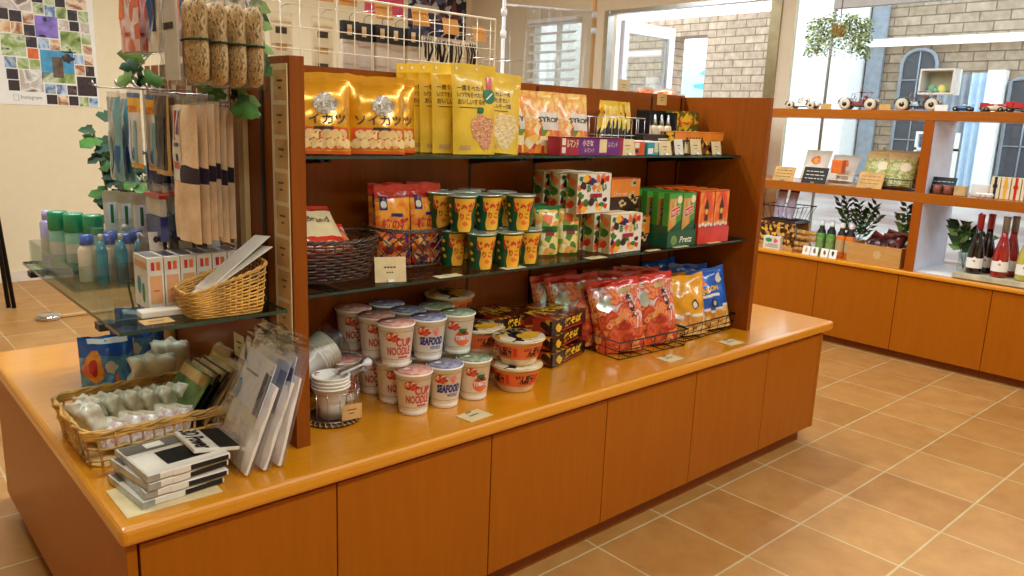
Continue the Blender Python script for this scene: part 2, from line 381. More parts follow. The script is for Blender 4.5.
plain('beam_glow', (255, 255, 255), .5, var=0, emit=1.3)  # emission that makes the white beam look bright
t = thing('glowing_beam', 'long white glowing beam running across the outer brick wall', 'light', (XB-.12, 1.5, 1.98))
MB().box(0, -3, .02, .08, .78, .07, 'beam_glow').build('diffuser', t); MB().box(.02, -3.02, .07, .12, .8, .085, 'white').build('bracket', t)
daylight_film()
MB().box(XW+.033, -3.0, .486, XW+.036, 1.405, .86, 'daylight_film').build('added_film', win2)  # added sheet passing sky light into the lower niches
tag(MB().box(5.3, 3.5, -.02, 5.36, 4.9, 2.3, 'white_matt').build('panel'), 'added white panel outside that brightens the window with the slat blind', 'panel')  # added white board, catches sky light so the blind looks bright
# small display shelving outside
t = thing('display_shelf', 'white outdoor shelf with a blue crate, seen under the toy cars', 'shelf', (6.6, 1.26, -.02))
m = MB()
for z in (.55, .82, 1.09, 1.22): m.box(0, -.11, z, .3, .13, z+.02, 'white')
for y in (-.11, .11): m.box(0, y, 0, .3, y+.02, 1.22, 'white')
m.build('frame', t)
plain('crate_blue', (70, 104, 150), .6); plain('red_sign', (196, 70, 40), .6); plain('crate_green', (130, 190, 150), .6)
tag(MB().box(6.63, 1.18, 1.09+.002, 6.8, 1.36, 1.17, 'crate_blue').build('crate'), 'blue crate on the white outdoor shelf', 'crate')
tag(MB().box(6.5, 1.07, -.02, 6.53, 1.135, 1.2, 'red_sign').build('banner'), 'narrow red banner standing outside beside the white shelf', 'banner')
# little decorated conifer outside
def conifer(loc, label):
    t = thing('christmas_tree', label, 'tree', loc); rr = random.Random(3); m = MB()
    for k in range(260):
        h = rr.random(); a = rr.uniform(0, 6.28); r = .2*(1-h)+.01; p = Vector((r*cos(a), r*sin(a), .25+.85*h)); q = p*1; d = Vector((cos(a), sin(a), -.4))*.05
        s_ = Vector((-sin(a), cos(a), 0))*.016; m.add([p-s_, p+s_, p+d], [(0, 1, 2)], 'leaf_dark' if k % 3 else 'leaf')
    m.build('foliage', t); m = MB(); plain('bauble', (190, 40, 40), .25) if 'bauble' not in MATS else 0
    for k in range(12):
        h = (k+.5)/13; a = k*2.4; r = .2*(1-h)+.03; m.lathe([(.0, -.014), (.012, -.007), (.014, 0), (.012, .008), (0, .014)], 'bauble', 8, axis=TR(r*cos(a), r*sin(a), .25+.85*h))
    m.build('bauble', t, kind='stuff'); MB().lathe([(.06, 0), (.08, .16), (.015, .16), (.012, .9)], 'stem', 12).build('trunk', t)
conifer((6.7, 1.66, -.02), 'small decorated conifer outside, seen below the toy car shelf')
# ------------------------------------------------------------ island counter
CT = .4824   # counter top height
L = 2.535; D = 1.247
cab = thing('island_cabinet', 'long low orange brown wooden island cabinet under the worktop in the middle of the shop', 'cabinet', (0, 0, 0))
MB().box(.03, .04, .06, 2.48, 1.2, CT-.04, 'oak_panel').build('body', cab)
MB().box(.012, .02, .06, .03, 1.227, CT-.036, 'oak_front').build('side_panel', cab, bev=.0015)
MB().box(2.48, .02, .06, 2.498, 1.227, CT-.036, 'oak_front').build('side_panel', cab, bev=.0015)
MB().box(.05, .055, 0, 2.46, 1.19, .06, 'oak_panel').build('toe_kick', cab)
jx = [.033, .42, .841, 1.263, 1.683, 2.105, 2.4785]
for a, b in zip(jx, jx[1:]):
    MB().box(a+.0015, .02, .062, b-.0015, .0395, CT-.046, 'oak_front').build('door', cab, bev=.001)
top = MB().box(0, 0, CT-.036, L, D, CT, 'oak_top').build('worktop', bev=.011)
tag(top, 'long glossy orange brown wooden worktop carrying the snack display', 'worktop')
# ------------------------------------------------------------ display rack
XL, XR = .387, 2.105   # inner faces: .415 and 2.105
rack = thing('display_rack', 'orange brown wooden rack of two side panels and a back board standing on the worktop', 'rack', (0, 0, 0))
RZ = 1.29
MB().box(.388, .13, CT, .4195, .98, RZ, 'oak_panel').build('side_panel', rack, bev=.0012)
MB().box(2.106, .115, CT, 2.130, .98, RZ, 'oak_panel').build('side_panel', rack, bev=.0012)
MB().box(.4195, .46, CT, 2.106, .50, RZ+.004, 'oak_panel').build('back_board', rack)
MB().box(.375, .325, .80, .387, .352, 1.288, 'pale_wood').build('batten', rack, bev=.001)
slots = [.52, 1.105, 1.36, 1.915, 2.085]
for sx in slots: MB().box(sx-.004, .4585, CT, sx+.004, .4605, RZ-.003, 'black').build('slot_channel', rack)
MB().box(.3855, .248, CT, .3872, .262, RZ-.003, 'black').build('slot_channel', rack)
MB().box(.3855, .835, CT, .3872, .849, RZ-.003, 'black').build('slot_channel', rack)
GM, GT = .81, 1.094   # shelf surfaces
def bracket(x, z, y0): # black blade arm reaching forward from the slot
    m = MB(); pts = [(y0, z-.012), (y0, z-.004), (.459, z-.004), (.459, z-.035), (.40, z-.028)]
    m.add([(x-.006, a, b) for a, b in pts]+[(x+.006, a, b) for a, b in pts], [tuple(range(5)), tuple(range(9, 4, -1))]+[(i, (i+1) % 5, (i+1) % 5+5, i+5) for i in range(5)], 'black')
    b_ = m.build('shelf_bracket', rack); MB().box(x-.014, y0, z-.012, x+.014, y0+.03, z-.0065, 'black').build('pad', b_)
for sx in slots[:4]: bracket(sx, GM-.0025, .17); bracket(sx, GT-.0025, .23)
bracket(2.085, GM-.0025, .17); bracket(2.085, GT-.0025, .23)
def glass(name, x0, y0, x1, y1, z, label, th=.006):
    m = MB().box(x0, y0, z-th, x1, y1, z, 'glass_sheet')
    # cut edges of the pane look dark green
    m.mi = [m.slot('glass_edge') if i > 1 else k for i, k in enumerate(m.mi)]
    tag(m.build(name), label, 'shelf')
glass('glass_shelf', .4215, .145, 2.100, .458, GM, 'middle glass shelf of the rack, carrying baskets, snack cups and biscuit boxes')
glass('glass_shelf', .4215, .20, 2.100, .458, GT, 'top glass shelf of the rack, carrying golden snack bags and chocolate boxes')
SZ = .79
glass('glass_shelf', .055, .131, .3735, .935, SZ, 'glass shelf on the left end of the rack, carrying toiletries and a small wicker basket', .007)
for yy in (.255, .842):
    m = MB(); pts = [(.07, SZ-.02), (.07, SZ-.008), (.386, SZ-.008), (.386, SZ-.05), (.35, SZ-.04)]
    m.add([(a, yy-.006, b) for a, b in pts]+[(a, yy+.006, b) for a, b in pts], [tuple(range(4, -1, -1)), tuple(range(5, 10))]+[(i, (i+1) % 5, (i+1) % 5+5, i+5) for i in range(5)], 'black')
    b_ = m.build('shelf_bracket', rack); MB().box(.05, yy-.016, SZ-.022, .08, yy+.016, SZ-.0085, 'black').build('pad', b_)
# ------------------------------------------------------------ price tickets on the rack's left end
MB().box(.3845, .135, .66, .3868, .205, 1.275, 'card_pale').build('ticket_strip', rack)
def ticket(o, ux, uy, w, h, label, cat='price tag', name='price_card', group=None, m='card_tan', lines=2, th=.0012, parent=None):
    """small card: o is the lower left corner on its face side"""
    fn = plane_fn(o, ux, uy); n = Vector(ux).normalized().cross(Vector(uy).normalized()); mb = MB()
    mb.obox(Vector(o)-n*th, Vector(ux).normalized()*w, Vector(uy).normalized()*h, n*th, m)
    f2 = plane_fn(o, ux, uy, .0004)
    for k in range(lines):
        yy = h*(.62-.24*k); a = .28 if k == 0 else .38
        for q in range(5 if k == 0 else 3):
            s = w*(1-2*a)/(5 if k == 0 else 3); mb.rect(f2, w*a+q*s, yy, w*a+(q+.72)*s, yy+h*.07, 'ink', 1, 1)
    ob = mb.build(name, parent)
    if not parent: tag(ob, label, cat, group)
    return ob
for k in range(8):
    yy = .196 if k % 2 else .192
    ticket((.3843, yy, 1.205-k*.0665), (0, -1, 0), (0, 0, 1), .056, .058, '', parent=rack)
for y, z in ((.44, .615), (.365, .61), (.30, .605)):
    ticket((.3858, y, z), (0, -1, 0), (0, 0, 1), .058, .056, '', parent=rack, m='card_pale')
# ------------------------------------------------------------ wall shelving on the right
XF = 3.94; CW = .486
cb = thing('base_cabinet', 'run of orange brown wooden base cabinets along the window wall', 'cabinet', (0, 0, 0))
MB().box(XF+.03, -2.4, .05, XW-.002, 1.7, CW-.026, 'oak_panel').build('body', cb)
MB().box(XF+.05, -2.4, 0, XW-.01, 1.7, .05, 'oak_panel').build('toe_kick', cb)
ys = [1.7, 1.245, .79, .338, -.112, -.565, -1.02, -1.475, -1.93, -2.4]
for a, b in zip(ys, ys[1:]): MB().box(XF+.008, b+.0015, .045, XF+.029, a-.0015, CW-.03, 'oak_front').build('door', cb, bev=.001)
tag(MB().box(XF-.008, -2.4, CW-.026, XW-.002, 1.7, CW, 'oak_top').build('worktop', bev=.01), 'long wooden worktop on the base cabinets along the window wall', 'worktop')
sh = thing('open_shelving', 'orange brown wooden open shelving with white niches on the worktop by the window', 'shelf', (0, 0, 0))
for y in (1.55, .27, -1.0, -2.3):
    for z0, z1 in ((CW, .846), (.896, 1.262)): MB().box(XF+.001, y, z0, XF+(.42 if z0 < .8 else .30), y+.046, z1, 'oak_edge').build('upright', sh)
MB().box(XF, -2.3, .846, XF+.42, 1.596, .896, 'oak_shelf').build('shelf_board', sh, bev=.002)
MB().box(XF, -2.3, 1.262, XF+.30, 1.596, 1.31, 'oak_shelf').build('shelf_board', sh, bev=.002)
for y in (.2665,): MB().box(XF+.01, y, CW, XF+.42, y+.0034, .846, 'cool_white').build('niche_lining', sh)
MB().box(XF+.01, .2665, .896, XF+.30, .2699, 1.262, 'cool_white').build('niche_lining', sh)
MB().box(XF+.03, -.95, CW+.0005, XF+.42, .266, CW+.0035, 'white_matt').build('niche_floor', sh)
# ------------------------------------------------------------ camera
cam = bpy.data.cameras.new('camera'); co = bpy.data.objects.new('camera', cam); COL.objects.link(co); scn.camera = co
cam.sensor_width = 36; cam.lens = 782.413/1024*36; cam.clip_start = .05
yaw, pit, rol = 0.73697, 0.21097, 0.03838
fw = Vector((cos(pit)*sin(yaw), cos(pit)*cos(yaw), -sin(pit))); rt = fw.cross(Vector((0, 0, 1))).normalized(); up = rt.cross(fw)
r2 = rt*cos(rol)+up*sin(rol); u2 = -rt*sin(rol)+up*cos(rol)
M = Matrix((r2, u2, -fw)).transposed().to_4x4(); M.translation = Vector((-.3274, -1.3183, 1.1836)); co.matrix_world = M
# ------------------------------------------------------------ light
scn.view_settings.view_transform = 'Standard'; scn.view_settings.look = 'None'; scn.view_settings.gamma = 1; scn.view_settings.use_curve_mapping = False
scn.view_settings.exposure = 0.0
wd = bpy.data.worlds.new('world'); scn.world = wd; wd.use_nodes = True
bgn = wd.node_tree.nodes['Background']; bgn.inputs[0].default_value = (.84, .93, 1, 1); bgn.inputs[1].default_value = 4.0
plain('tube_white', (250, 252, 255), .5, var=0, emit=5)
MATS['oak_top'].node_tree.nodes['Principled BSDF'].inputs['Specular IOR Level'].default_value = .5
def ceiling_light(x, y, lx, ly, power, label, col=(.86, .95, 1)):
    t = thing('ceiling_light', label, 'light', (x, y, H))
    MB().box(-lx/2-.03, -ly/2-.03, -.04, lx/2+.03, ly/2+.03, -.0005, 'white').build('housing', t)
    MB().box(-lx/2, -ly/2, -.05, lx/2, ly/2, -.0405, 'tube_white').build('diffuser', t)
    l = bpy.data.lights.new('lamp', 'AREA'); l.shape = 'RECTANGLE'; l.size = lx; l.size_y = ly; l.energy = power; l.color = col
    o = bpy.data.objects.new('lamp', l); COL.objects.link(o); o.parent = t; o.location = (0, 0, -.055)
P = 22
for i, (x, y) in enumerate([(.1, .95), (1.5, .95), (2.9, .95), (.1, -1.5), (1.5, -1.5), (2.9, -1.5), (.6, 3.2), (2.6, 3.2)]):
    ceiling_light(x, y, 1.1, .10, P*(1.3 if y == .95 else 1.1 if y < 0 else 1), 'white ceiling strip light, ' + ['left above the island', 'middle above the island', 'right above the island', 'left over the aisle in front', 'middle over the aisle in front', 'right over the aisle in front', 'left near the poster wall', 'right near the poster wall'][i])
# ------------------------------------------------------------ product materials
plain('gold_film', (226, 160, 26), .26, metal=.35, coat=.5, var=.08, bump=.35, bscale=25)
plain('yellow_film', (230, 190, 50), .34, coat=.4, var=.05, bump=.2, bscale=25)
plain('red_orange', (214, 84, 24), .35, coat=.3)
art('art_crackers', [(236, 190, 110), (214, 140, 60), (246, 214, 150), (190, 100, 36), (232, 176, 90)], 55)
art('art_silver', [(170, 160, 130), (216, 208, 190), (132, 118, 84), (236, 232, 220)], 90, 'noise', .25)
art('art_squid', [(222, 150, 110), (190, 92, 54), (240, 196, 150), (160, 60, 34), (226, 170, 60)], 70, 'noise', .35, .3, (1, 1, 2.5))
art('art_cheese', [(240, 214, 150), (222, 180, 96), (248, 232, 190), (200, 150, 70)], 60, 'noise', .35, .3, (1, 1, 2.5))
plain('label_red', (206, 40, 26), .35, coat=.3, var=.03); plain('label_green', (24, 110, 60), .35, coat=.3)
plain('navy', (28, 34, 90), .4, coat=.2); plain('brown_dark', (52, 28, 16), .45, coat=.2)
art('art_fruit', [(240, 150, 40), (250, 200, 90), (200, 60, 50), (248, 226, 170), (120, 140, 50), (232, 110, 60)], 45)
art('art_blossom', [(246, 190, 80), (250, 214, 120), (236, 150, 70), (252, 232, 180)], 30, 'noise')
art('art_zebra', [(230, 180, 40), (20, 18, 16), (240, 210, 90), (40, 30, 20), (226, 170, 40)], 60, 'voronoi', .3, .4, (1, 1, .5))
plain('choco', (50, 26, 20), .35, coat=.3); plain('purple', (110, 40, 120), .35, coat=.3, var=.04); plain('magenta', (160, 26, 50), .35, coat=.3)
plain('teal', (50, 150, 160), .4, coat=.2); plain('box_cream', (232, 214, 176), .6, var=.03); plain('orange_box', (228, 130, 36), .4, coat=.2)
art('art_choc', [(70, 36, 24), (110, 60, 34), (40, 20, 16), (200, 150, 80), (232, 176, 40)], 60)
art('art_goldbox', [(190, 140, 40), (230, 186, 60), (120, 90, 30), (60, 100, 40), (110, 40, 30)], 40, 'noise')
art('lid_pink', [(206, 96, 84), (232, 150, 130), (238, 196, 176), (222, 120, 100)], 38, 'noise', .35, .3); art('lid_blue', [(70, 82, 140), (120, 124, 170), (186, 182, 186), (96, 90, 140)], 38, 'noise', .35, .3); art('lid_green', [(70, 110, 84), (120, 150, 110), (190, 190, 160), (90, 128, 100)], 38, 'noise', .35, .3)
plain('cup_white', (248, 243, 226), .45, coat=.15, var=.02); plain('gold_line', (196, 160, 96), .35, metal=.3)
plain('noodle_red', (204, 60, 40), .45, var=.05); plain('print_orange', (232, 110, 50), .45, var=.05); plain('print_blue', (30, 40, 120), .45)
art('art_bubbles', [(214, 70, 44), (236, 150, 90), (200, 50, 40), (244, 214, 170), (110, 60, 70)], 170)
art('art_bowl_lid', [(240, 224, 190), (214, 130, 50), (30, 30, 40), (236, 200, 120), (200, 170, 120)], 34, 'voronoi', .2, .5)
plain('bowl_clear', (222, 196, 150), .3, coat=.5, var=.08)
plain('cup_green', (20, 96, 52), .35, coat=.3, var=.05); plain('cup_panel', (240, 178, 50), .4, coat=.2, var=.05); plain('foil', (196, 208, 190), .22, metal=.6)
art('art_veg', [(238, 236, 214), (60, 140, 50), (236, 120, 40), (244, 240, 224), (120, 180, 70), (206, 60, 40), (248, 246, 236)], 75, 'voronoi')
art('art_vegpouch', [(240, 216, 130), (120, 160, 60), (240, 160, 70), (236, 226, 180), (80, 130, 50), (232, 190, 90)], 55, 'voronoi')
plain('box_side', (196, 170, 110), .6, var=.08)
art('art_red_snack', [(196, 40, 22), (226, 96, 40), (176, 28, 20), (240, 160, 80), (204, 56, 26)], 22, 'noise', .22, .6)
art('art_white_red', [(206, 50, 30), (236, 226, 210), (214, 70, 36), (240, 150, 90), (196, 40, 26), (226, 220, 210), (220, 96, 50)], 16, 'noise', .22, .6, (1.6, 1, 1))
plain('film_red', (204, 44, 24), .25, coat=.6, var=.1, bump=.3, bscale=30)
art('art_orange', [(236, 120, 20), (246, 170, 60), (224, 90, 20)], 30, 'noise', .25, .5)
art('art_peanut', [(230, 130, 40), (190, 40, 24), (244, 196, 120), (120, 30, 30), (236, 90, 30), (60, 50, 110)], 90, 'voronoi', .25, .5)
plain('film_blue', (24, 90, 180), .25, coat=.6, var=.12, bump=.3, bscale=30); plain('film_navy', (24, 44, 140), .25, coat=.6, var=.15, bump=.4, bscale=30)
plain('film_orange', (236, 160, 30), .25, coat=.6, var=.1, bump=.3, bscale=30); plain('film_brown', (190, 120, 40), .3, coat=.5, var=.15, bump=.4, bscale=30)
art('art_chips', [(220, 150, 60), (236, 180, 90), (196, 116, 36), (240, 200, 120)], 45, 'voronoi', .3, .5)
plain('yaki_black', (26, 16, 14), .25, coat=.5); plain('yaki_yellow', (232, 180, 40), .4); art('art_yaki', [(30, 18, 14), (120, 30, 20), (214, 160, 50), (60, 20, 16), (180, 60, 30)], 50, 'voronoi', .25, .5, (1.8, .7, 1))
art('art_pretz', [(220, 170, 80), (190, 130, 50), (236, 200, 120)], 90, 'noise', .35, .3, (3, 3, .15))
plain('box_green', (70, 150, 50), .35, coat=.3); plain('box_deepgreen', (20, 84, 56), .35, coat=.3)
art('art_flame', [(214, 50, 20), (232, 90, 30), (240, 160, 50), (220, 60, 24)], 40, 'noise', .35, .3, (1, 1, .3))
plain('wicker_gold', (206, 156, 72), .5, var=.2); plain('wicker_straw', (196, 152, 84), .6, var=.25); plain('wicker_dark', (74, 46, 30), .4, coat=.3, var=.25)
# ------------------------------------------------------------ product builders
def bag_fn(w, h, t, seal=.07, gusset=.7, wr=.003, seed=0, pinch=.05, bend=0):
    def g(v):
        if v > 1-seal: return 0
        q = v/(1-seal); return (gusset+(1-gusset)*min(1, q*3))*max(0, 1-q**2.6)**.62
    def S(u, v, off=0, side=1):
        gv = g(v); th = t/2*gv*max(0, 1-abs(u)**2.6)**.7
        x = w/2*u*(1-pinch*gv+(0 if v < 1-seal else .0))
        n = noise.noise(Vector((u*2.1+seed*3.7, v*3.3, side*2+seed)))*wr*2 + noise.noise(Vector((u*6+seed, v*7, side+seed*1.3)))*wr
        edge = 1-abs(u)**6
        y = -side*(th+.0006+off+n*edge*(.35 if v > 1-seal else 1)*side) + bend*(v-.5)**2
        if side > 0: y = -(th+.0006+off)+n*edge*-1*(.3 if v > 1-seal else 1) + bend*(v-.5)**2
        else: y = (th+.0006+off)+n*edge*(.3 if v > 1-seal else 1)*0 + bend*(v-.5)**2
        z = h*v + (noise.noise(Vector((u*1.5+seed, 9, v*2)))*wr*1.5 if v > .5 else 0)
        return Vector((x, y, z))
    return S
def bag(S, front, back, seal=.07, nu=18, nv=22, seal_m=None):
    """pouch body and its crimped top as two builders"""
    b = MB(); vs = 1-seal
    b.surf(lambda u, v: S(u, v), nu, nv, front, -1, 1, 0, vs); b.surf(lambda u, v: S(u, v, 0, -1), nu, nv, back, -1, 1, 0, vs, flip=True)
    b.surf(lambda u, v: S(u, 0, 0, 1)*(1-v)+S(u, 0, 0, -1)*v, nu, 1, back, -1, 1, 0, 1, flip=True)
    for sd in (-1, 1): b.surf(lambda u, v: S(sd, v, 0, 1)*(1-u)+S(sd, v, 0, -1)*u, 1, nv, back, 0, 1, 0, vs, flip=sd < 0)
    s = MB(); sm = seal_m or back
    zz = lambda p, v: p+Vector((0, 0, 0))
    s.surf(lambda u, v: S(u, v), nu, 4, sm, -1, 1, vs, 1); s.surf(lambda u, v: S(u, v, 0, -1), nu, 4, sm, -1, 1, vs, 1, flip=True)
    s.surf(lambda u, v: S(u, 1, 0, 1)*(1-v)+S(u, 1, 0, -1)*v, nu, 1, sm, -1, 1, 0, 1)
    return b, s
def blob(w, d, h, m, seed=0, p=5, am=.004, fr=22, n=14):
    """soft crinkled wrapped block standing on z = 0"""
    mb = MB()
    def P(a, b):
        x, y, z = cos(b)*cos(a), cos(b)*sin(a), sin(b); k = (abs(x)**p+abs(y)**p+abs(z)**p)**(-1/p)
        q = Vector((x*k*w/2, y*k*d/2, z*k*h/2)); c = abs(noise.noise(q*fr+Vector((seed, 0, 0))))
        return q*(1-am*20*(c**.7))+Vector((0, 0, h/2))
    mb.surf(P, n*2, n, m, 0, 2*pi, -pi/2+.01, pi/2-.01, closed_u=True); return mb
def offs(S, o=.0008): return lambda u, v: S(u, v, o)
def make(name, label, cat, parts, loc=(0, 0, 0), rz=0, group=None, rot=None):
    t = thing(name, label, cat, loc, rz, group, rot)
    for p in parts: p[1].build(p[0], t, **(p[2] if len(p) > 2 else {}))
    return t
def ring_fn(a, b, p=4.0):
    """super-ellipse ring, angle -> (x, y)"""
    def f(t):
        c, s = cos(t), sin(t); k = (abs(c/a)**p+abs(s/b)**p)**(-1/p); return c*k, s*k
    return f
def wicker(name, label, cat, P, nst, rows, m, loc, rz=0, r=.0022, rim_r=.005, amp=.0022, parts=(), floor_z=.004, sub=3, flat=1.0):
    """P(a, s): point at angle fraction a and height fraction s"""
    t = thing(name, label, cat, loc, rz)
    c = Vector((0, 0, 0)); n = nst*2
    def out(a, s):
        p = Vector(P(a, s)); d = Vector((p.x, p.y, 0)); return d.normalized()
    w_ = MB()
    for j in range(rows):
        s = (j+.5)/rows; pts = []
        for i in range(n*sub//2):
            a = i/(n*sub//2); sg = cos(pi*a*nst)*(1 if j % 2 else -1); pts.append(Vector(P(a, s))+out(a, s)*amp*sg)
        w_.tube(pts, r, m, 4, True, 1.0)
    w_.build('weave', t)
    w_ = MB()
    for k in range(nst): w_.tube([P((k+.5)/nst, s/4) for s in range(5)], r*.9, m, 4)
    w_.build('stakes', t)
    w_ = MB(); nn = 90
    for ph in (0, pi): w_.tube([Vector(P(i/nn, 1))+out(i/nn, 1)*(rim_r*.55*cos(ph+i*2*pi*14/nn))+Vector((0, 0, rim_r*.55*sin(ph+i*2*pi*14/nn))) for i in range(nn)], rim_r*.62, m, 5, True)
    w_.build('rim', t)
    w_ = MB(); pts = [Vector(P(i/40, 0)) for i in range(40)]; zc = sum(p.z for p in pts)/40
    w_.add([(p.x, p.y, floor_z) for p in pts]+[(p.x, p.y, .0005) for p in pts], [tuple(range(40)), tuple(range(79, 39, -1))]+[(i, (i+1) % 40, (i+1) % 40+40, i+40) for i in range(40)], m)
    w_.build('base', t)
    return t
def wire_basket(name, label, loc, w, d, h, rz, m='black_metal', r=.0014, nx=5, ny=4, rows=(0.02, .5, 1), lean=0, cat='basket'):
    t = thing(name, label, cat, loc, rz)
    fr = MB()
    def rect(s): e = lean*s; z = max(r, h*s-r*(s == 1)*0); return [(-w/2-e, -d/2-e, z), (w/2+e, -d/2-e, z), (w/2+e, d/2+e, z), (-w/2-e, d/2+e, z)]
    fr.tube(rect(1)+[], r*1.5, m, 6, True); fr.build('rim', t)
    fr = MB()
    for s in rows[:-1]: fr.tube(rect(s), r, m, 5, True)
    for k in range(nx+1):
        x = -w/2+w*k/nx
        fr.tube([(x*(1+2*lean/w), -d/2-lean, h), (x, -d/2, r), (x, d/2, r), (x*(1+2*lean/w), d/2+lean, h)], r*.8, m, 5)
    for k in range(1, ny):
        y = -d/2+d*k/ny
        fr.tube([(-w/2-lean, y, h), (-w/2, y, r*2.6), (w/2, y, r*2.6), (w/2+lean, y, h)], r*.8, m, 5)
    fr.build('wire_frame', t)
    return t
# ============================================================ TOP GLASS SHELF
# golden cracker bags
art('cracker', [(240, 200, 124), (246, 216, 150), (228, 176, 96)], 40, 'noise', .35, .3)
W_, H_, T_ = .142, .176, .05
S_ = bag_fn(W_, H_, T_, .1, .55, .0035, 1)
b, s = bag(S_, lambda u, v: 'red_orange' if v < .05 else 'gold_film', 'gold_film', .1)
F = offs(S_, .0012)
b.disc(F, .12, .63, .42, .13, 'art_silver', 18, 3, .4, 2)
b.rect(F, -.92, .06, .92, .33, 'red_orange', 14, 6)
for k in range(13): b.disc(offs(S_, .0016+.0001*(k % 3)), -.80+.27*(k % 7)+(.13 if k > 6 else 0), .13+(.115 if k > 6 else 0), .165, .062, 'cracker', 12, 2, .25, k)
b.text('ソイカツ', offs(S_, .0018), -.82, .37, .80, .49, 'brown_dark', fat=.012)
b.rect(offs(S_, .0018), -.25, .30, .35, .335, 'brown_dark', 6, 1)
gb = make('snack_bag', 'golden cracker bag on the top glass shelf, leftmost, partly behind the rack side panel', 'snack bag', [('pouch', b), ('top_seal', s)], (.522, .262, GT+.001), radians(-14), 'golden cracker bags on the top shelf', (radians(-5), 0, radians(-14)))
dup(gb, 'golden cracker bag on the top shelf, second from left, whole front showing', (.666, .258, GT+.001), rot=(radians(-5), 0, radians(-12)))
dup(gb, 'golden cracker bag on the top glass shelf, mostly hidden by the second', (.742, .325, GT+.001), rot=(radians(-4), 0, radians(-10)))
dup(gb, 'golden cracker bag at the back of the top glass shelf behind the two leftmost ones', (.54, .345, GT+.001), rot=(radians(-3), 0, radians(-8)))
# tall yellow stand-up pouches
def tall_pouch(w, h, artm, seed, lines, emblem):
    S = bag_fn(w, h, .034, .12, .9, .002, seed)
    b, s = bag(S, 'yellow_film', 'yellow_film', .12)
    F = offs(S, .001); G = offs(S, .0016)
    b.disc(F, .25 if emblem else .1, .27, .62 if emblem else .78, .19, artm, 20, 3, .5, seed)
    for k, tx in enumerate(lines): b.text(tx, G, -.85, .70-.075*k, .36-.06*(k == 1), .76-.075*k, 'brown_dark', fat=.012)
    b.rect(G, -.8, .515, .2, .522, 'brown_dark', 8, 1); b.rect(G, -.8, .05, -.35, .10, 'card_tan', 4, 1)
    if emblem:
        b.rect(F, .52, .60, .80, .87, 'label_red', 3, 5); b.disc(G, .62, .655, .34, .085, 'label_green', 20, 3)
        b.poly(offs(S, .0021), [(.42, .62), (.47, .61), (.82, .69), (.78, .70)], 'white')
        b.disc(G, .15, .49, .2, .03, 'label_green', 10, 2, .8, 4)
        s.disc(offs(S, .002), -.8, .945, .05, .017, 'white', 10, 1); s.disc(offs(S, .002), .1, .945, .05, .017, 'white', 10, 1)
    return b, s
L1 = ['一度食べたら', 'いつでも食べたい', 'おいしいするめ']
b, s = tall_pouch(.138, .222, 'art_squid', 3, L1, True)
tp = make('snack_pouch', 'tall yellow dried squid pouch with red ribbon and green seal on the top glass shelf', 'snack pouch', [('pouch', b), ('top_seal', s)], (.952, .255, GT+.001), group='tall yellow pouches on the top shelf', rot=(radians(-3), 0, radians(-2)))
b, s = tall_pouch(.128, .212, 'art_cheese', 5, ['一度カレーを', 'いただきたい', 'おいしいチーズ鱈'], False)
make('snack_pouch', 'tall yellow cheese stick pouch right of the squid pouch, its right corner bent over', 'snack pouch', [('pouch', b), ('top_seal', s)], (1.066, .288, GT+.001), group='tall yellow pouches on the top shelf', rot=(radians(-6), radians(4), radians(-6)))
for k, (x, y, z, r) in enumerate([(.925, .300, 0, -6), (.915, .338, 0, -7), (.906, .376, 0, -8), (.90, .414, 0, -8)]):
    dup(tp, 'tall yellow pouch on the top shelf, ' + ['just behind the squid pouch, left strip showing', 'second behind the squid pouch, a narrow strip showing', 'third behind the squid pouch, a sliver showing', 'farthest back, beside the golden cracker bags'][k], (x, y, GT+.001), rot=(radians(-3), 0, radians(r)))
# fruit drop pouches
S_ = bag_fn(.132, .172, .045, .09, .8, .0025, 8)
def fm(u, v): return 'art_fruit' if v < .38 else ('off_white' if v < .66 and u > -.25 else 'art_blossom')
b, s = bag(S_, fm, 'art_blossom', .09)
b.text('SYROP', offs(S_, .0014), -.35, .50, .86, .585, 'ink_black', fat=.02)
b.disc(offs(S_, .0012), -.45, .3, .4, .16, 'art_fruit', 16, 3, .5, 1)
sy = make('candy_pouch', 'fruit printed white and orange pouch, rightmost of its row on the top glass shelf', 'candy pouch', [('pouch', b), ('top_seal', s)], (1.345, .285, GT+.001), group='fruit printed pouches on the top shelf', rot=(radians(-9), 0, radians(-4)))
for x, y, r, lb in ((1.225, .29, -6, 'fruit printed pouch with its lettering showing, left of the rightmost one'), (1.165, .315, -14, 'fruit printed pouch leaning at the left end of its row beside the yellow pouches'), (1.30, .36, -2, 'fruit printed pouch standing behind the rightmost one'), (1.19, .385, -8, 'fruit printed pouch at the back behind the left end of the row')):
    dup(sy, lb, (x, y, GT+.001), rot=(radians(-7), 0, radians(r)))
# wire basket with striped stick packs
wire_basket('wire_basket', 'grey wire basket of striped chocolate bars on the top glass shelf', (1.615, .37, GT+.001), .19, .10, .11, 0, 'steel', .0013, 6, 3)
S_ = bag_fn(.036, .155, .016, .07, 1, .0008, 4)
b, s = bag(S_, 'art_zebra', 'art_zebra', .07, 8, 12, 'yellow_film')
cbar = make('chocolate_bar', '', 'chocolate bar', [('wrapper', b), ('top_seal', s)], (1.545, .345, GT+.006), group='striped chocolate bars in the wire basket')
ords = ['leftmost', 'second from the left', 'third from the left', 'fourth from the left', 'fifth from the left', 'rightmost']
for k in range(6):
    loc = (1.545+.028*k, .352, GT+.006); rot = (radians(-5), radians(13-4*k), radians(-8+4*k)); lb = 'yellow and black striped bar in the wire basket, front row, ' + ords[k]
    if k == 0: cbar.location = loc; cbar.rotation_euler = rot; cbar['label'] = lb
    else: dup(cbar, lb, loc, rot=rot)
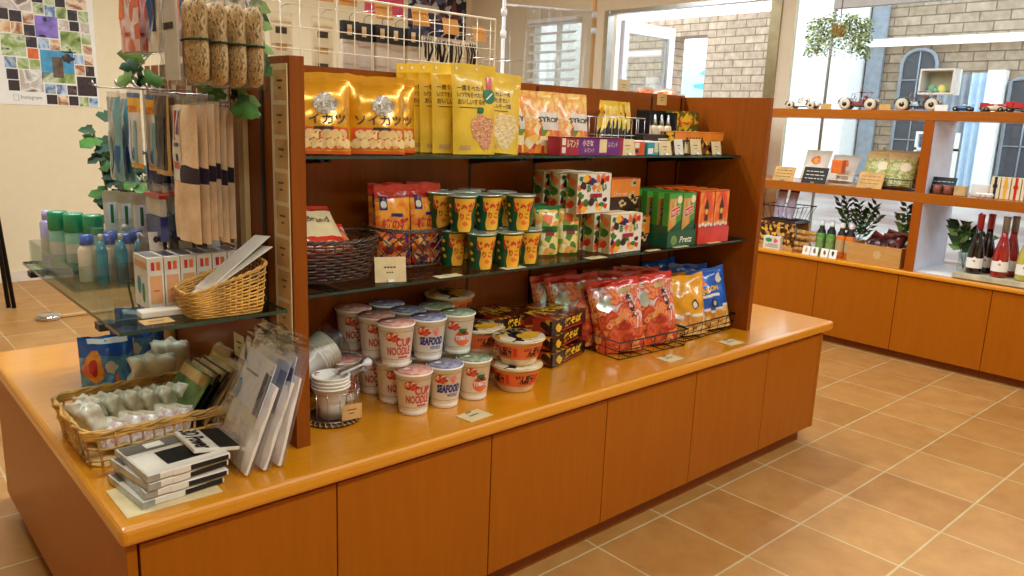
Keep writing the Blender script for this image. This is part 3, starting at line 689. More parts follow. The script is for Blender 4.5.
for k in range(3): dup(cbar, 'yellow and black striped bar in the back row of the wire basket, ' + ['left', 'middle', 'right'][k], (1.58+.04*k, .395, GT+.008), rot=(radians(-2), radians(6-7*k), 0))
# boxes in front on the top shelf
def pbox(name, label, cat, x0, y0, z0, w, d, h, m, decos=(), bev=.0008, group=None, lid=None, rz=0):
    t = thing(name, label, cat, (x0, y0, z0), rz, group)
    mb = MB().box(0, 0, 0, w, d, h-(.004 if lid else 0), m)
    for dfn in decos: dfn(mb, w, d, h)
    mb.build('carton', t)
    if lid: MB().box(-.0006, -.0006, h-.004, w+.0006, d+.0006, h, lid).build('lid', t, bev=.0006)
    return t
def ff(w, d, h, off=.0006):  # front face function in fractions
    return lambda u, v: Vector((w*u, -off, h*v))
def d_purple(mb, w, d, h):
    F = ff(w, d, h); G = ff(w, d, h, .0011)
    mb.rect(F, .02, .02, .27, .98, 'magenta', 1, 1); mb.rect(F, .42, .02, .94, .98, 'purple', 1, 1); mb.rect(F, .27, .02, .42, .98, 'purple', 1, 1)
    mb.text('ルマンド', G, .09, .42, .27, .86, 'box_cream', fat=.02); mb.text('小さな', G, .33, .5, .5, .86, 'box_cream', fat=.02)
    mb.text('ルマンド', G, .36, .16, .52, .40, 'box_cream'); mb.rect(G, .02, .55, .075, .92, 'box_cream', 1, 1); mb.rect(G, .02, .12, .075, .45, 'off_white', 1, 1); mb.rect(G, .60, .15, .72, .9, 'card_pale', 1, 1)
    mb.text('ルマンド', G, .74, .45, .9, .75, 'box_cream')
pbox('biscuit_box', 'long purple and magenta biscuit box lying in front on the top glass shelf', 'box', 1.215, .207, GT+.001, .262, .05, .05, 'magenta', [d_purple], lid='magenta')
pbox('biscuit_box', 'small red and orange box beside the purple biscuit box on the top shelf', 'box', 1.535, .215, GT+.001, .052, .07, .043, 'red_orange', [lambda mb, w, d, h: (mb.rect(ff(w, d, h), .1, .5, .5, .85, 'off_white', 1, 1), mb.rect(ff(w, d, h), .1, .15, .45, .4, 'navy', 1, 1))], lid='off_white')
pbox('biscuit_box', 'small teal and white box right of the red box on the top shelf', 'box', 1.595, .210, GT+.001, .055, .085, .042, 'teal', [lambda mb, w, d, h: (mb.rect(ff(w, d, h), .05, .1, .5, .5, 'white', 1, 1), mb.rect(ff(w, d, h), .6, .2, .9, .9, 'card_pale', 1, 1))], lid='white')
pbox('chocolate_box', 'dark brown box with white stripes standing behind the small boxes on the top shelf', 'box', 1.665, .285, GT+.001, .135, .045, .062, 'choco', [lambda mb, w, d, h: [mb.rect(ff(w, d, h), .55, .12+.2*k, .97, .2+.2*k, 'off_white', 1, 1) for k in range(4)]], lid='choco')
def d_orange(mb, w, d, h):
    F = ff(w, d, h); G = ff(w, d, h, .0011)
    mb.rect(F, .02, .62, .98, .97, 'orange_box', 1, 1); mb.rect(F, .02, .03, .98, .62, 'art_choc', 1, 1)
    for k in range(6): mb.rect(G, .24+.06*k, .45, .27+.06*k, .75, 'choco', 1, 1)
    mb.rect(G, .22, .05, .52, .55, 'card_pale', 1, 1)
pbox('chocolate_box', 'orange and brown chocolate box at the right end of the top glass shelf', 'box', 1.79, .262, GT+.001, .285, .055, .074, 'art_choc', [d_orange], lid='orange_box')
def d_gold(mb, w, d, h):
    F = ff(w, d, h); G = ff(w, d, h, .0011)
    mb.rect(F, .03, .03, .97, .97, 'art_goldbox', 1, 1); mb.poly(G, [(.5, .98), (.74, .72), (.5, .5), (.26, .72)], 'yellow_film'); mb.text('Brownie', ff(w, d, h, .0016), .2, .66, .8, .78, 'label_red', fat=.02)
pbox('biscuit_box', 'gold diamond patterned box standing upright behind the orange chocolate box', 'box', 1.93, .372, GT+.001, .145, .05, .142, 'art_goldbox', [d_gold])
# display box of four tubes
t = thing('display_box', 'black display box holding four dark tubes, right of the striped bars', 'display box', (1.775, .35, GT+.001))
MB().box(0, 0, 0, .15, .004, .045, 'black').box(0, .056, 0, .15, .06, .14, 'black').box(0, .004, 0, .004, .056, .135, 'black').box(.146, .004, 0, .15, .056, .135, 'black').box(.004, .004, 0, .146, .056, .004, 'black').build('carton', t)
tb = make('cream_tube', 'dark tube with a pale cap in the black display box, leftmost', 'tube', [('tube', MB().lathe([(.012, 0), (.013, .01), (.0125, .075), (.010, .085)], 'box_cream', 14)), ('cap', MB().lathe([(.0085, .0855), (.0085, .095), (.005, .107), (.003, .121), (.0, .122)], 'steel', 12))], (1.795, .375, GT+.0055), 0, 'tubes in the black display box')
for k in range(1, 4): dup(tb, 'dark tube with a pale cap in the black display box, ' + ['', 'second from the left', 'third from the left', 'rightmost'][k], (1.795+.0365*k, .375, GT+.0055))
# price cards on the top shelf
def stand_card(x, y, z, w, h, label, rz=0, m='card_pale', lean=-12):
    t = thing('price_card', label, 'price card', (x, y, z), rot=(radians(lean), 0, radians(rz)))
    mb = MB().box(-w/2, 0, 0, w/2, .0012, h, m); f2 = lambda u, v: Vector((u, -.0004, v))
    for q in range(4): mb.rect(f2, -w*.2+q*w*.1, h*.56, -w*.2+(q+.7)*w*.1, h*.62, 'ink', 1, 1)
    for q in range(3): mb.rect(f2, -w*.12+q*w*.08, h*.36, -w*.12+(q+.6)*w*.08, h*.41, 'ink', 1, 1)
    mb.build('card', t)
    MB().box(-w*.14, .0014, .0, w*.14, .02, .003, 'steel').box(-w*.1, -.006, .0, w*.1, -.0005, .006, 'white').build('clip', t)
    return t
stand_card(1.505, .207, GT+.001, .062, .048, 'tan price card between the purple and the red biscuit boxes')
stand_card(1.685, .208, GT+.001, .062, .045, 'tan price card right of the teal box on the top shelf')
stand_card(1.80, .240, GT+.001, .045, .05, 'pale price card in front of the striped brown box', m='off_white')
stand_card(1.90, .245, GT+.001, .06, .052, 'pale price card in the middle of the orange chocolate box')
stand_card(2.02, .245, GT+.001, .055, .045, 'tan price card at the right end of the orange chocolate box')
stand_card(1.772, .470, RZ, .055, .042, 'tan price card standing on the top edge of the back board', lean=0)
ticket((1.94, .4575, 1.256), (1, 0, 0), (0, 0, 1), .055, .04, '', parent=rack)
# crumpled pack lying on top of the right end
S_ = bag_fn(.23, .13, .06, .08, .8, .012, 31)
b, s = bag(S_, 'art_white_red', 'off_white', .08)
make('snack_bag', 'pink and white crumpled bag showing above the right end of the rack', 'snack bag', [('pouch', b), ('top_seal', s)], (2.27, .70, RZ-.09), rot=(radians(-8), radians(6), radians(-20)))
pb = thing('riser_box', 'wooden riser behind the rack carrying the crumpled pink bag', 'riser', (2.25, .72, CT))
MB().box(-.12, -.09, 0, .12, .09, RZ-.09-CT, 'oak_panel').build('body', pb, bev=.002)
# ============================================================ MIDDLE GLASS SHELF
Gz = GM+.0006
# dark oval basket
def oval(a, b, fl, h):
    f = ring_fn(a, b, 2.4)
    def P(t, s): x, y = f(t*2*pi); k = 1+fl*(s-1)*1.0; return (x*k, y*k, .004+(h-.004)*s+.006*(abs(x)/a)**2*s)
    return P
wicker('wicker_basket', 'dark brown oval wicker basket of red and gold bags on the middle glass shelf', 'basket', oval(.125, .085, .16, .092), 26, 13, 'wicker_dark', (.552, .300, Gz), 0, .0026, .0055, .003)
S_ = bag_fn(.17, .12, .035, .1, .8, .004, 12)
b, s = bag(S_, lambda u, v: 'card_pale' if .15 < v < .85 else 'film_red', 'film_red', .1)
b.text('Best Brand', offs(S_, .0014), -.7, .5, .75, .66, 'brown_dark')
rb = make('snack_bag', 'red and pale gold lettered bag, upper one in the dark oval basket', 'snack bag', [('pouch', b), ('top_seal', s)], (.52, .285, Gz+.075), rot=(radians(-48), 0, radians(3)))
S_ = bag_fn(.17, .11, .035, .1, .8, .005, 17)
b, s = bag(S_, 'art_white_red', 'film_red', .1)
make('snack_bag', 'silver and red bag lying lowest in the dark oval basket', 'snack bag', [('pouch', b), ('top_seal', s)], (.53, .265, Gz+.055), rot=(radians(-60), 0, radians(-6)))
# lattice basket
t = thing('lattice_basket', 'dark brown open lattice basket of orange snack bags on the middle glass shelf', 'basket', (.802, .338, Gz))
P = oval(.112, .085, .2, .096)
m = MB()
for k in range(16):
    for sg in (-1, 1): m.tube([P((k/16+sg*s/8*.16) % 1, s/8) for s in range(9)], .0019, 'wicker_dark', 5)
m.build('lattice', t)
m = MB(); n = 80
for ph in (0, 2.1, 4.2): m.tube([Vector(P(i/n, 1))+Vector((0, 0, .004*sin(ph+i*2*pi*16/n))) for i in range(n)], .0024, 'wicker_dark', 5, True)
m.build('rim', t)
m = MB(); m.tube([P(i/60, .04) for i in range(60)], .004, 'wicker_dark', 5, True)
for k in range(9): m.box(-.085+k*.019, -.055, .0005, -.079+k*.019, .055, .004, 'wicker_dark')
m.build('base', t)
S_ = bag_fn(.096, .20, .032, .09, .8, .003, 21)
def om(u, v): return 'art_peanut' if v < .42 else ('art_orange' if v < .82 else 'film_red')
b, s = bag(S_, om, 'film_red', .09)
b.rect(offs(S_, .001), -.8, .68, -.38, .86, 'navy', 3, 3); b.disc(offs(S_, .0014), -.59, .75, .16, .05, 'off_white', 12, 1)
b.text('柿の種', offs(S_, .0015), -.72, .44, .85, .58, 'label_red', fat=.03); b.rect(offs(S_, .0012), -.2, .60, .5, .64, 'navy', 5, 1)
ob = make('snack_bag', 'orange and red snack bag in the lattice basket, front left', 'snack bag', [('pouch', b), ('top_seal', s)], (.758, .325, Gz+.006), group='orange snack bags in the lattice basket', rot=(radians(-5), 0, radians(-10)))
dup(ob, 'orange and red snack bag in the lattice basket, front right', (.856, .318, Gz+.006), rot=(radians(-5), 0, radians(-2)))
dup(ob, 'orange and red snack bag in the lattice basket, behind the front left one', (.768, .378, Gz+.006), rot=(radians(-3), 0, radians(-14)), scale=(.95, 1, 1))
dup(ob, 'orange and red snack bag in the lattice basket, behind the front right one', (.872, .378, Gz+.006), rot=(radians(-3), radians(3), radians(6)))
# green snack cups
def cone_fn(r0, r1, h, z0=0):
    def F(a, v, off=0): r = r0+(r1-r0)*v+off; return Vector((r*cos(a), r*sin(a), z0+h*v))
    return F
def cup_dir(c=-pi/2-.30): return c   # lettering faces the aisle, a little to the left
r0, r1, hh = .0285, .0375, .088
m = MB().lathe([(r0-.002, 0), (r0, .001), (r1, hh), (r1+.0015, hh+.001), (r1+.0022, hh+.003), (r1-.001, hh+.0035)], 'cup_green', 30)
Cn = cone_fn(r0, r1, hh); F = lambda a, v: Cn(a, v, .0005); G = lambda a, v: Cn(a, v, .001)
c0 = -pi/2+.05
m.surf(lambda u, v: F(c0+u*(1.0-.35*(1-v)+.14*sin(v*9)), v), 14, 10, 'cup_panel', -.72, .72, .02, .97)
m.text('じゃが', G, c0-.80, .57, c0+.74, .88, 'label_red', fat=.05); m.text('りこ', G, c0-.4, .37, c0+.4, .55, 'label_red', fat=.04); m.disc(G, c0, .26, .26, .07, 'print_orange', 12, 2, .6, 2)
for a, v in ((-1.25, .75), (-1.3, .5), (-1.2, .3), (1.2, .7), (1.25, .4)): m.disc(G, c0+a, v, .16, .055, 'cup_panel', 10, 1, .4, a)
l = MB().lathe([(r1-.001, hh+.0005), (r1+.0022, hh+.001), (r1+.0024, hh+.0045), (r1-.002, hh+.005), (0, hh+.0046)], 'foil', 30)
gc = make('snack_cup', '', 'snack cup', [('cup', m), ('lid', l)], group='green snack cups on the middle shelf')
low = [(.935, .195), (1.015, .180), (1.095, .195), (.905, .275), (.985, .262), (1.065, .272), (.905, .356), (.985, .345), (1.065, .355)]
upp = [(.900, .232), (.980, .228), (1.055, .185), (.895, .315), (.975, .31), (1.065, .27), (.93, .395), (1.03, .36)]
ln = ['bottom layer, front left', 'bottom layer, front middle', 'bottom layer, front right', 'bottom layer, second row left', 'bottom layer, second row middle', 'bottom layer, second row right', 'bottom layer, back left', 'bottom layer, back middle', 'bottom layer, back right']
un = ['top layer, front left', 'top layer, front middle', 'top layer, front right', 'top layer, second row left', 'top layer, second row middle', 'top layer, second row right', 'top layer, back left', 'top layer, back right']
first = True
for (pts, nm, z) in ((low, ln, Gz), (upp, un, Gz+hh+.0052)):
    for (x, y), q in zip(pts, nm):
        lb = 'green snack cup with yellow panel and red lettering, ' + q
        if first: gc.location = (x, y, z); gc.rotation_euler = (0, 0, -.25); gc['label'] = lb; first = False
        else: dup(gc, lb, (x, y, z), rz=-.25+R.uniform(-.25, .25))
# vegetable printed stand-up pouches
S_ = bag_fn(.078, .138, .05, .08, .85, .0015, 41)
b, s = bag(S_, lambda u, v: 'art_vegpouch' if v > .58 or v < .40 or abs(u) > .7 else ('leaf' if v > .48 else 'box_cream'), 'label_green', .08, seal_m='label_green')
b.rect(offs(S_, .0012), -.4, .40, .35, .47, 'magenta', 4, 1); b.disc(offs(S_, .0012), -.15, .74, .45, .1, 'print_orange', 14, 2, .5, 3)
vp = make('snack_pouch', 'green and yellow vegetable printed pouch, front left of its group', 'snack pouch', [('pouch', b), ('top_seal', s)], (1.245, .275, Gz), rz=-.3, group='vegetable printed pouches on the middle shelf')
for x, y, q in ((1.325, .27, 'front right of its group'), (1.205, .335, 'second row, left'), (1.285, .335, 'second row, right'), (1.20, .395, 'back row, left'), (1.275, .40, 'back row, right')):
    dup(vp, 'green and yellow vegetable printed pouch, '+q, (x, y, Gz), rz=-.3)
# white boxes printed with vegetables
def veg_box():
    m = MB().box(0, 0, 0, .145, .042, .115, 'box_side'); F = ff(.145, .042, .115); G = ff(.145, .042, .115, .0011)
    m.rect(F, .01, .01, .99, .99, 'off_white', 1, 1)
    rr = random.Random(5)
    for k in range(30):
        u, v = rr.uniform(.07, .93), rr.uniform(.08, .92)
        if .22 < u < .85 and .38 < v < .78: continue
        m.disc(lambda a, b_, k=k: Vector((.145*a, -.0011-.00004*k, .115*b_)), u, v, rr.uniform(.05, .1), rr.uniform(.05, .11), ['label_green', 'print_orange', 'leaf', 'label_red', 'cup_panel', 'brown_dark'][k % 6], 10, 1, .6, k)
    m.disc(G, .38, .82, .2, .09, 'navy', 14, 1, .7, 2)
    for k, ch in enumerate('おやさい'): m.text(ch, ff(.145, .042, .115, .003), .27+.15*k, .55, .40+.15*k, .74, ['leaf', 'print_orange', 'cup_panel', 'label_green'][k], fat=.05)
    m.rect(ff(.145, .042, .115, .003), .38, .40, .72, .50, 'magenta', 1, 1)
    for k in range(3): m.disc(lambda a, b_: Vector((-.0008, .042*a, .115*b_)), .5, .8-.28*k, .36, .1, ['print_orange', 'leaf', 'label_red'][k], 10, 1, .6, k)
    m.rect(lambda a, b_: Vector((-.0004, .042*(1-a), .115*b_)), .02, .01, .30, .99, 'art_veg', 1, 1)
    return m
l = MB().box(.002, .002, .1152, .143, .040, .1158, 'box_cream')
vb = make('snack_box', 'white box printed with vegetables, bottom layer at the very front', 'snack box', [('carton', veg_box()), ('top_flap', l)], (1.402, .172, Gz), group='vegetable printed boxes on the middle shelf', rz=0)
for x, y, z, q in ((1.387, .222, 0, 'bottom layer, second from the front'), (1.380, .272, 0, 'bottom layer, third from the front'), (1.376, .322, 0, 'bottom layer, hindmost'), (1.318, .222, 1, 'top layer at the front, standing highest'), (1.306, .280, 1, 'top layer, second from the front'), (1.296, .338, 1, 'top layer, hindmost')):
    dup(vb, 'white box printed with vegetables, '+q, (x-(.012 if z else 0), y, Gz+z*.1162))
# orange and brown biscuit boxes
def nut_box(w=.165, d=.06, h=.094):
    m = MB().box(0, 0, 0, w, d, h, 'choco'); F = ff(w, d, h); G = ff(w, d, h, .0011)
    m.rect(F, .16, .42, .99, .99, 'orange_box', 1, 1); m.text('Choco nut', ff(w, d, h, .0015), .24, .46, .62, .60, 'off_white', shear=.3)
    for k, (u, v) in enumerate(((.80, .86), (.76, .44), (.48, .22), (.84, .30))): m.disc(ff(w, d, h, .0016), u, v, .11, .12, 'box_side', 12, 1, .8, k); m.disc(ff(w, d, h, .002), u+.02, v, .05, .05, 'choco', 8, 1, .6, k)
    m.box(.001, .001, h, w-.001, d-.001, h+.0008, 'red_orange')
    return m
nb = make('biscuit_box', 'orange and brown nut biscuit box on the upper level, beside the top white box', 'biscuit box', [('carton', nut_box())], (1.46, .252, Gz+.1162), group='orange and brown biscuit boxes')
dup(nb, 'orange and brown nut biscuit box on the glass, half hidden by the white box', (1.488, .225, Gz+.0), group='orange and brown biscuit boxes')
pbox('biscuit_box', 'brown box under the raised orange biscuit box', 'biscuit box', 1.52, .30, Gz, .10, .10, .115, 'choco', [])
# green stick biscuit carton
def tray(name, label, x, y, w, d, h, m_, txt=None):
    t = thing(name, label, 'display carton', (x, y, Gz))
    m = MB().box(0, 0, 0, w, .003, h, m_).box(0, d-.003, 0, w, d, h*1.6, m_).box(0, .003, 0, .003, d-.003, h*1.3, m_).box(w-.003, .003, 0, w, d-.003, h*1.3, m_).box(.003, .003, 0, w-.003, d-.003, .003, m_)
    if txt: m.text(txt, lambda u, v: Vector((u, -.0006, v)), w*.42, h*.22, w*.86, h*.62, 'off_white', shear=.2, fat=.02); m.disc(lambda u, v: Vector((u, -.0006, v)), w*.22, h*.42, h*.3, h*.3, 'leaf_light', 14, 1)
    m.build('carton', t); return t
tray('display_carton', 'deep green open carton holding the green stick biscuit boxes', 1.660, .158, .150, .235, .052, 'box_deepgreen', 'Pretz')
def pretz(w=.068, d=.022, h=.165):
    m = MB().box(0, 0, 0, w, d, h, 'box_green'); F = ff(w, d, h); G = ff(w, d, h, .0011)
    m.rect(F, .03, .02, .6, .9, 'art_pretz', 1, 1); m.poly(G, [(.15, .52), (.85, .60), (.85, .78), (.15, .70)], 'off_white')
    m.poly(ff(w, d, h, .0014), [(.18, .535), (.82, .61), (.82, .765), (.18, .69)], 'label_red'); m.text('PRETZ', lambda u, v: Vector((w*u, -.002, h*(v+.11*(u-.5)))), .22, .60, .78, .69, 'off_white', fat=.02)
    m.disc(G, .78, .88, .18, .08, 'box_cream', 14, 1); m.poly(G, [(.12, .3), (.97, .5), (.97, .02), (.12, .02)], 'box_deepgreen')
    return m
pz = make('biscuit_box', 'green stick biscuit box with red name flash, front left in the carton', 'biscuit box', [('carton', pretz()), ('top_flap', MB().box(.001, .001, .1652, .067, .021, .1662, 'leaf'))], (1.665, .165, Gz+.0035), group='green stick biscuit boxes')
for k in range(5):
    for c in (0, 1):
        if k == c == 0: continue
        dup(pz, 'green stick biscuit box in the %s column of the carton, %s' % (['left', 'right'][c], ['at the front', 'second from the front', 'third from the front', 'fourth from the front', 'hindmost'][k]), (1.665+.072*c, .165+.044*k, Gz+.0035))
# red stick biscuit boxes
tray('display_carton', 'red open carton holding the orange red biscuit boxes', 1.813, .152, .176, .235, .05, 'film_red')
def flame(w=.083, d=.022, h=.168):
    m = MB().box(0, 0, 0, w, d, h, 'film_red'); F = ff(w, d, h); G = ff(w, d, h, .0011)
    m.rect(F, .02, .36, .98, .98, 'art_flame', 1, 1); m.poly(G, [(.5, .88), (.66, .68), (.60, .62), (.62, .42), (.38, .42), (.40, .62), (.34, .68)], 'brown_dark')
    m.disc(ff(w, d, h, .0014), .5, .60, .09, .06, 'yellow_film', 10, 1)
    for k in range(5): m.disc(ff(w, d, h, .0017), .12+.19*k, .34+.02*(k % 2), .1, .035, 'off_white', 8, 1, .3, k)
    return m
fb = make('biscuit_box', '', 'biscuit box', [('carton', flame()), ('top_flap', MB().box(.001, .001, .1682, .082, .021, .1692, 'orange_box'))], (1.818, .159, Gz+.0035), group='red stick biscuit boxes')
fb['label'] = 'orange red stick biscuit box in the left column of the red carton, at the front'
for k in range(5):
    for c in (0, 1):
        if k == c == 0: continue
        dup(fb, 'orange red stick biscuit box, %s column of the red carton, %s' % (['left', 'right'][c], ['at the front', 'second from the front', 'third from the front', 'fourth from the front', 'hindmost'][k]), (1.818+.085*c, .159+.044*k, Gz+.0035))
stand_card(.646, .168, Gz, .072, .058, 'pale price card standing on the middle shelf before the lattice basket', rz=-22)
def flat_card(x, y, z, w, d, label, rz=0):
    t = thing('price_card', label, 'price card', (x, y, z), rz); m = MB().box(-w/2, -d/2, .0004, w/2, d/2, .0016, 'card_pale'); f2 = lambda u, v: Vector((u, v, .0020))
    for q in range(3): m.rect(f2, -w*.15+q*w*.1, .0, -w*.15+(q+.6)*w*.1, d*.1, 'ink', 1, 1)
    m.build('card', t); MB().box(-w*.12, d/2-.004, .0017, w*.12, d/2+.002, .003, 'steel').build('clip', t)
for x, q, w in ((.80, 'before the lattice basket', .07), (1.01, 'before the green snack cups', .07), (1.32, 'before the vegetable printed pouches', .07), (1.58, 'before the orange biscuit boxes', .06), (1.72, 'before the green carton', .07), (1.90, 'before the red carton', .07)):
    flat_card(x, .149 if x > 1.3 else .155, Gz, w, .016 if x > 1.5 else .028, 'flat tan price card on the middle glass shelf edge, '+q)
# ============================================================ WORKTOP, FRONT
Cz = CT+.0004
r0, r1, hh = .034, .0445, .104
Cn = cone_fn(r0, r1, hh)
def noodle(kind):
    m = MB().lathe([(r0-.003, .003), (r0-.0015, 0), (r0, .001), (r0+(r1-r0)*.1, hh*.1), (r0+(r1-r0)*.115-.0006, hh*.115), (r0+(r1-r0)*.125, hh*.125), (r1-.0005, hh-.004), (r1+.002, hh-.003), (r1+.0028, hh-.001), (r1+.002, hh+.001), (r1, hh+.0014)], 'cup_white', 32)
    F = lambda a, v: Cn(a, v, .0006); G = lambda a, v: Cn(a, v, .0011)
    for v in (.20, .86): m.surf(lambda u, t_: F(u*2*pi, v+.012*t_), 32, 1, 'gold_line', 0, 1, 0, 1, closed_u=True)
    for rep in (0, pi):
        c = -pi/2-.35+rep
        m.disc(F, c-.45, .755, .46, .12, 'art_bubbles', 16, 2, .5, 2)
        if kind == 'pink':
            m.text('CUP', G, c-.2, .52, c+.78, .72, 'noodle_red', fat=.03); m.text('NOODLE', G, c-.75, .31, c+.78, .51, 'noodle_red', fat=.03); m.rect(G, c-.05, .24, c+.6, .28, 'noodle_red', 6, 1)
        elif kind == 'blue':
            m.text('SEAFOOD', G, c-.68, .40, c+.85, .61, 'print_blue', fat=.05, shear=.1); m.text('NOODLE', G, c+.0, .30, c+.7, .38, 'print_blue', fat=.02); m.disc(F, c+.35, .72, .25, .08, 'lid_pink', 12, 2, .6, 5)
        else:
            m.disc(F, c+.2, .43, .55, .20, 'print_orange', 20, 3, .1, 1); m.disc(G, c+.2, .63, .3, .06, 'label_green', 12, 2, .7, 3)
            m.text('TOMATO', lambda a, v: Cn(a, v, .0018), c-.28, .38, c+.68, .50, 'white', fat=.03); m.text('CHILI', lambda a, v: Cn(a, v, .0018), c-.1, .52, c+.5, .61, 'ink_black', fat=.03)
    lid = MB().lathe([(r1+.0005, hh+.0018), (r1+.0005, hh+.0024), (0, hh+.0026)], {'pink': 'lid_pink', 'blue': 'lid_blue', 'green': 'lid_green'}[kind], 32, cap=False)
    lid.disc(lambda a, b_: Vector((a, b_, hh+.0030)), -.012, .012, .009, .006, 'off_white', 10, 1, .8, 1)
    return m, lid
protos = {}
def put_cup(kind, x, y, layer, label, rz=0):
    z = Cz+layer*(hh+.0033)
    if kind not in protos:
        m, l = noodle(kind); protos[kind] = make('noodle_cup', label, 'noodle cup', [('cup', m), ('lid', l)], (x, y, z), rz, 'instant noodle cups on the worktop')
    else: dup(protos[kind], label, (x, y, z), rz=rz)
D_ = {'pink': 'pink lidded noodle cup', 'blue': 'blue lidded noodle cup', 'green': 'green lidded tomato noodle cup'}
cols = [('pink', .712, 'left column'), ('blue', .803, 'middle column'), ('green', .896, 'right column')]
for k, x, cn in cols:
    put_cup(k, x, .168-.004*(k != 'pink'), 0, f'{D_[k]}, front row, at the end of the {cn}', R.uniform(-.1, .1))
    for j, y in enumerate((.262, .352)):
        put_cup(k, x+.004, y, 0, f'{D_[k]}, bottom layer of the {cn}, {["second", "third"][j]} row', R.uniform(-.2, .2))
        put_cup(k, x-.012+(.005 if k != "pink" else 0), y-.035, 1, f'{D_[k]}, top layer of the {cn}, {["first", "second"][j]} from the front', R.uniform(-.2, .1))
put_cup('pink', .70, .41, 0, D_['pink']+', hindmost of the bottom layer in the left column'); put_cup('pink', .69, .41, 1, D_['pink']+', hindmost of the top layer at the far left', .1)
put_cup('blue', .792, .41, 1, D_['blue']+', hindmost of the top layer'); put_cup('blue', .796, .412, 0, D_['blue']+', hindmost of the bottom layer')
put_cup('pink', .620, .345, 0, D_['pink']+', bottom layer at the far left behind the paper cups', .2); put_cup('pink', .612, .42, 0, D_['pink']+', back corner of the bottom layer behind the paper cups', .1)
# noodle bowls
rb0, rb1, bh = .048, .067, .069
Bn = cone_fn(rb0, rb1, bh-.008, .006)
m = MB().lathe([(rb0-.008, 0), (rb0-.002, 0), (rb0, .006), (rb1, bh-.004), (rb1+.0035, bh-.003), (rb1+.004, bh), (rb1, bh+.002)], 'bowl_clear', 40)
F = lambda a, v: Bn(a, v, .0007); G = lambda a, v: Bn(a, v, .0015)
m.surf(lambda u, v: F(u*2*pi, v), 40, 3, 'print_orange', 0, 1, .22, .86, closed_u=True)
for c in (-pi/2-.2, pi/2, -pi/2-1.6):
    m.text('どん兵衛', G, c-.4, .30, c+.45, .78, 'ink_black', fat=.05); m.rect(G, c+.52, .35, c+.7, .75, 'noodle_red', 2, 1)
l = MB().lathe([(rb1+.002, bh+.0022), (rb1+.002, bh+.0032), (rb1-.004, bh+.004), (0, bh+.0045)], 'art_bowl_lid', 40)
LF = lambda u, v: Vector((u, v, bh+.0052))
l.disc(LF, .012, -.018, .038, .026, 'cup_panel', 18, 1, .3, 2); l.text('どん', LF, -.052, -.005, .02, .045, 'ink_black', fat=.05); l.text('兵衛', LF, -.01, .005, .05, .05, 'ink_black', fat=.05)
bw = make('noodle_bowl', 'orange banded noodle bowl, lower one of the front pair', 'noodle bowl', [('bowl', m), ('lid', l)], (1.032, .150, Cz), -.15, 'noodle bowls on the worktop')
dup(bw, 'orange banded noodle bowl, upper one of the front pair', (1.032, .145, Cz+bh+.0060), rz=.1)
for j in range(2): dup(bw, 'orange banded noodle bowl in the second pile, '+['bottom', 'top'][j], (1.006, .283, Cz+j*(bh+.0060)), rz=.2*j-.3)
for j in range(3): dup(bw, 'orange banded noodle bowl in the tall hind pile, '+['bottom', 'middle', 'top'][j], (.982, .384, Cz+j*(bh+.0060)), rz=.2*j)
# black noodle trays
def yaki():
    m = MB().box(0, 0, .004, .205, .165, .047, 'yaki_black').box(.012, .012, 0, .193, .153, .004, 'yaki_black')
    m.rect(lambda u, v: Vector((.205*u, .165*v, .0476)), .02, .02, .98, .98, 'art_yaki', 1, 1); m.text('焼そば', lambda u, v: Vector((.205*u, .165*v, .0484)), .1, .3, .9, .7, 'yaki_yellow', fat=.05)
    F = lambda u, v: Vector((.205*u, -.0006, .004+.043*v))
    m.text('焼そば', lambda u, v: F(u, v)+Vector((0, -.0006, 0)), .34, .25, .86, .85, 'yaki_yellow', fat=.06, shear=.2); m.disc(F, .18, .4, .09, .3, 'yaki_yellow', 10, 1, .6, 2); m.rect(F, .3, .06, .9, .14, 'label_red', 1, 1)
    G = lambda u, v: Vector((-.0006, .165*(1-u), .004+.043*v)); m.rect(G, .05, .05, .95, .95, 'art_yaki', 1, 1)
    f = MB().box(-.0012, -.0018, .0455, .2062, .1662, .0472, 'art_yaki')
    return m, f
m, f = yaki()
yb = make('noodle_tray', 'black square noodle pack with yellow print, lowest of the front pile', 'noodle tray', [('tray', m), ('film_lid', f)], (1.225, .205, Cz), radians(16), 'black noodle packs on the worktop')
for j in (1, 2): dup(yb, 'black square noodle pack with yellow print, %s of the front pile' % ['', 'middle', 'topmost'][j], (1.225-.006*j, .203, Cz+j*.0492), rz=radians(16+(3 if j == 1 else -1)))
for j in range(3): dup(yb, 'black square noodle pack with yellow print, %s of the hind pile beside the bowls' % ['lowest', 'middle', 'topmost'][j], (1.09, .305, Cz+j*.0492), rz=radians(3-j), scale=(.62, .9, 1))
# wire baskets of crisps
wire_basket('wire_basket', 'black wire basket of red snack bags on the worktop', (1.615, .28, Cz), .31, .28, .056, radians(-3), 'black_metal', .0017, 6, 5, lean=.006)
wire_basket('wire_basket', 'black wire basket of yellow and blue snack bags at the right end of the worktop', (1.934, .295, Cz), .30, .27, .056, radians(2), 'black_metal', .0017, 6, 5, lean=.006)
S_ = bag_fn(.172, .23, .055, .06, .75, .005, 51, .08)
def rm(u, v):
    if v > .88: return 'film_red'
    if v+.3*u > .50 and v > .30: return 'art_white_red'
    return 'art_red_snack'
b, s = bag(S_, rm, 'film_red', .06, seal_m='film_red')
for k, ch in enumerate('えびせん'): b.text(ch, offs(S_, .002), .38+.05*k, .70-.085*k, .62+.05*k, .765-.085*k, 'ink_black', fat=.05)
b.rect(offs(S_, .0014), .15, .80, .6, .865, 'box_side', 4, 1); b.disc(offs(S_, .0014), -.45, .66, .3, .09, 'foil', 14, 2, .7, 1)
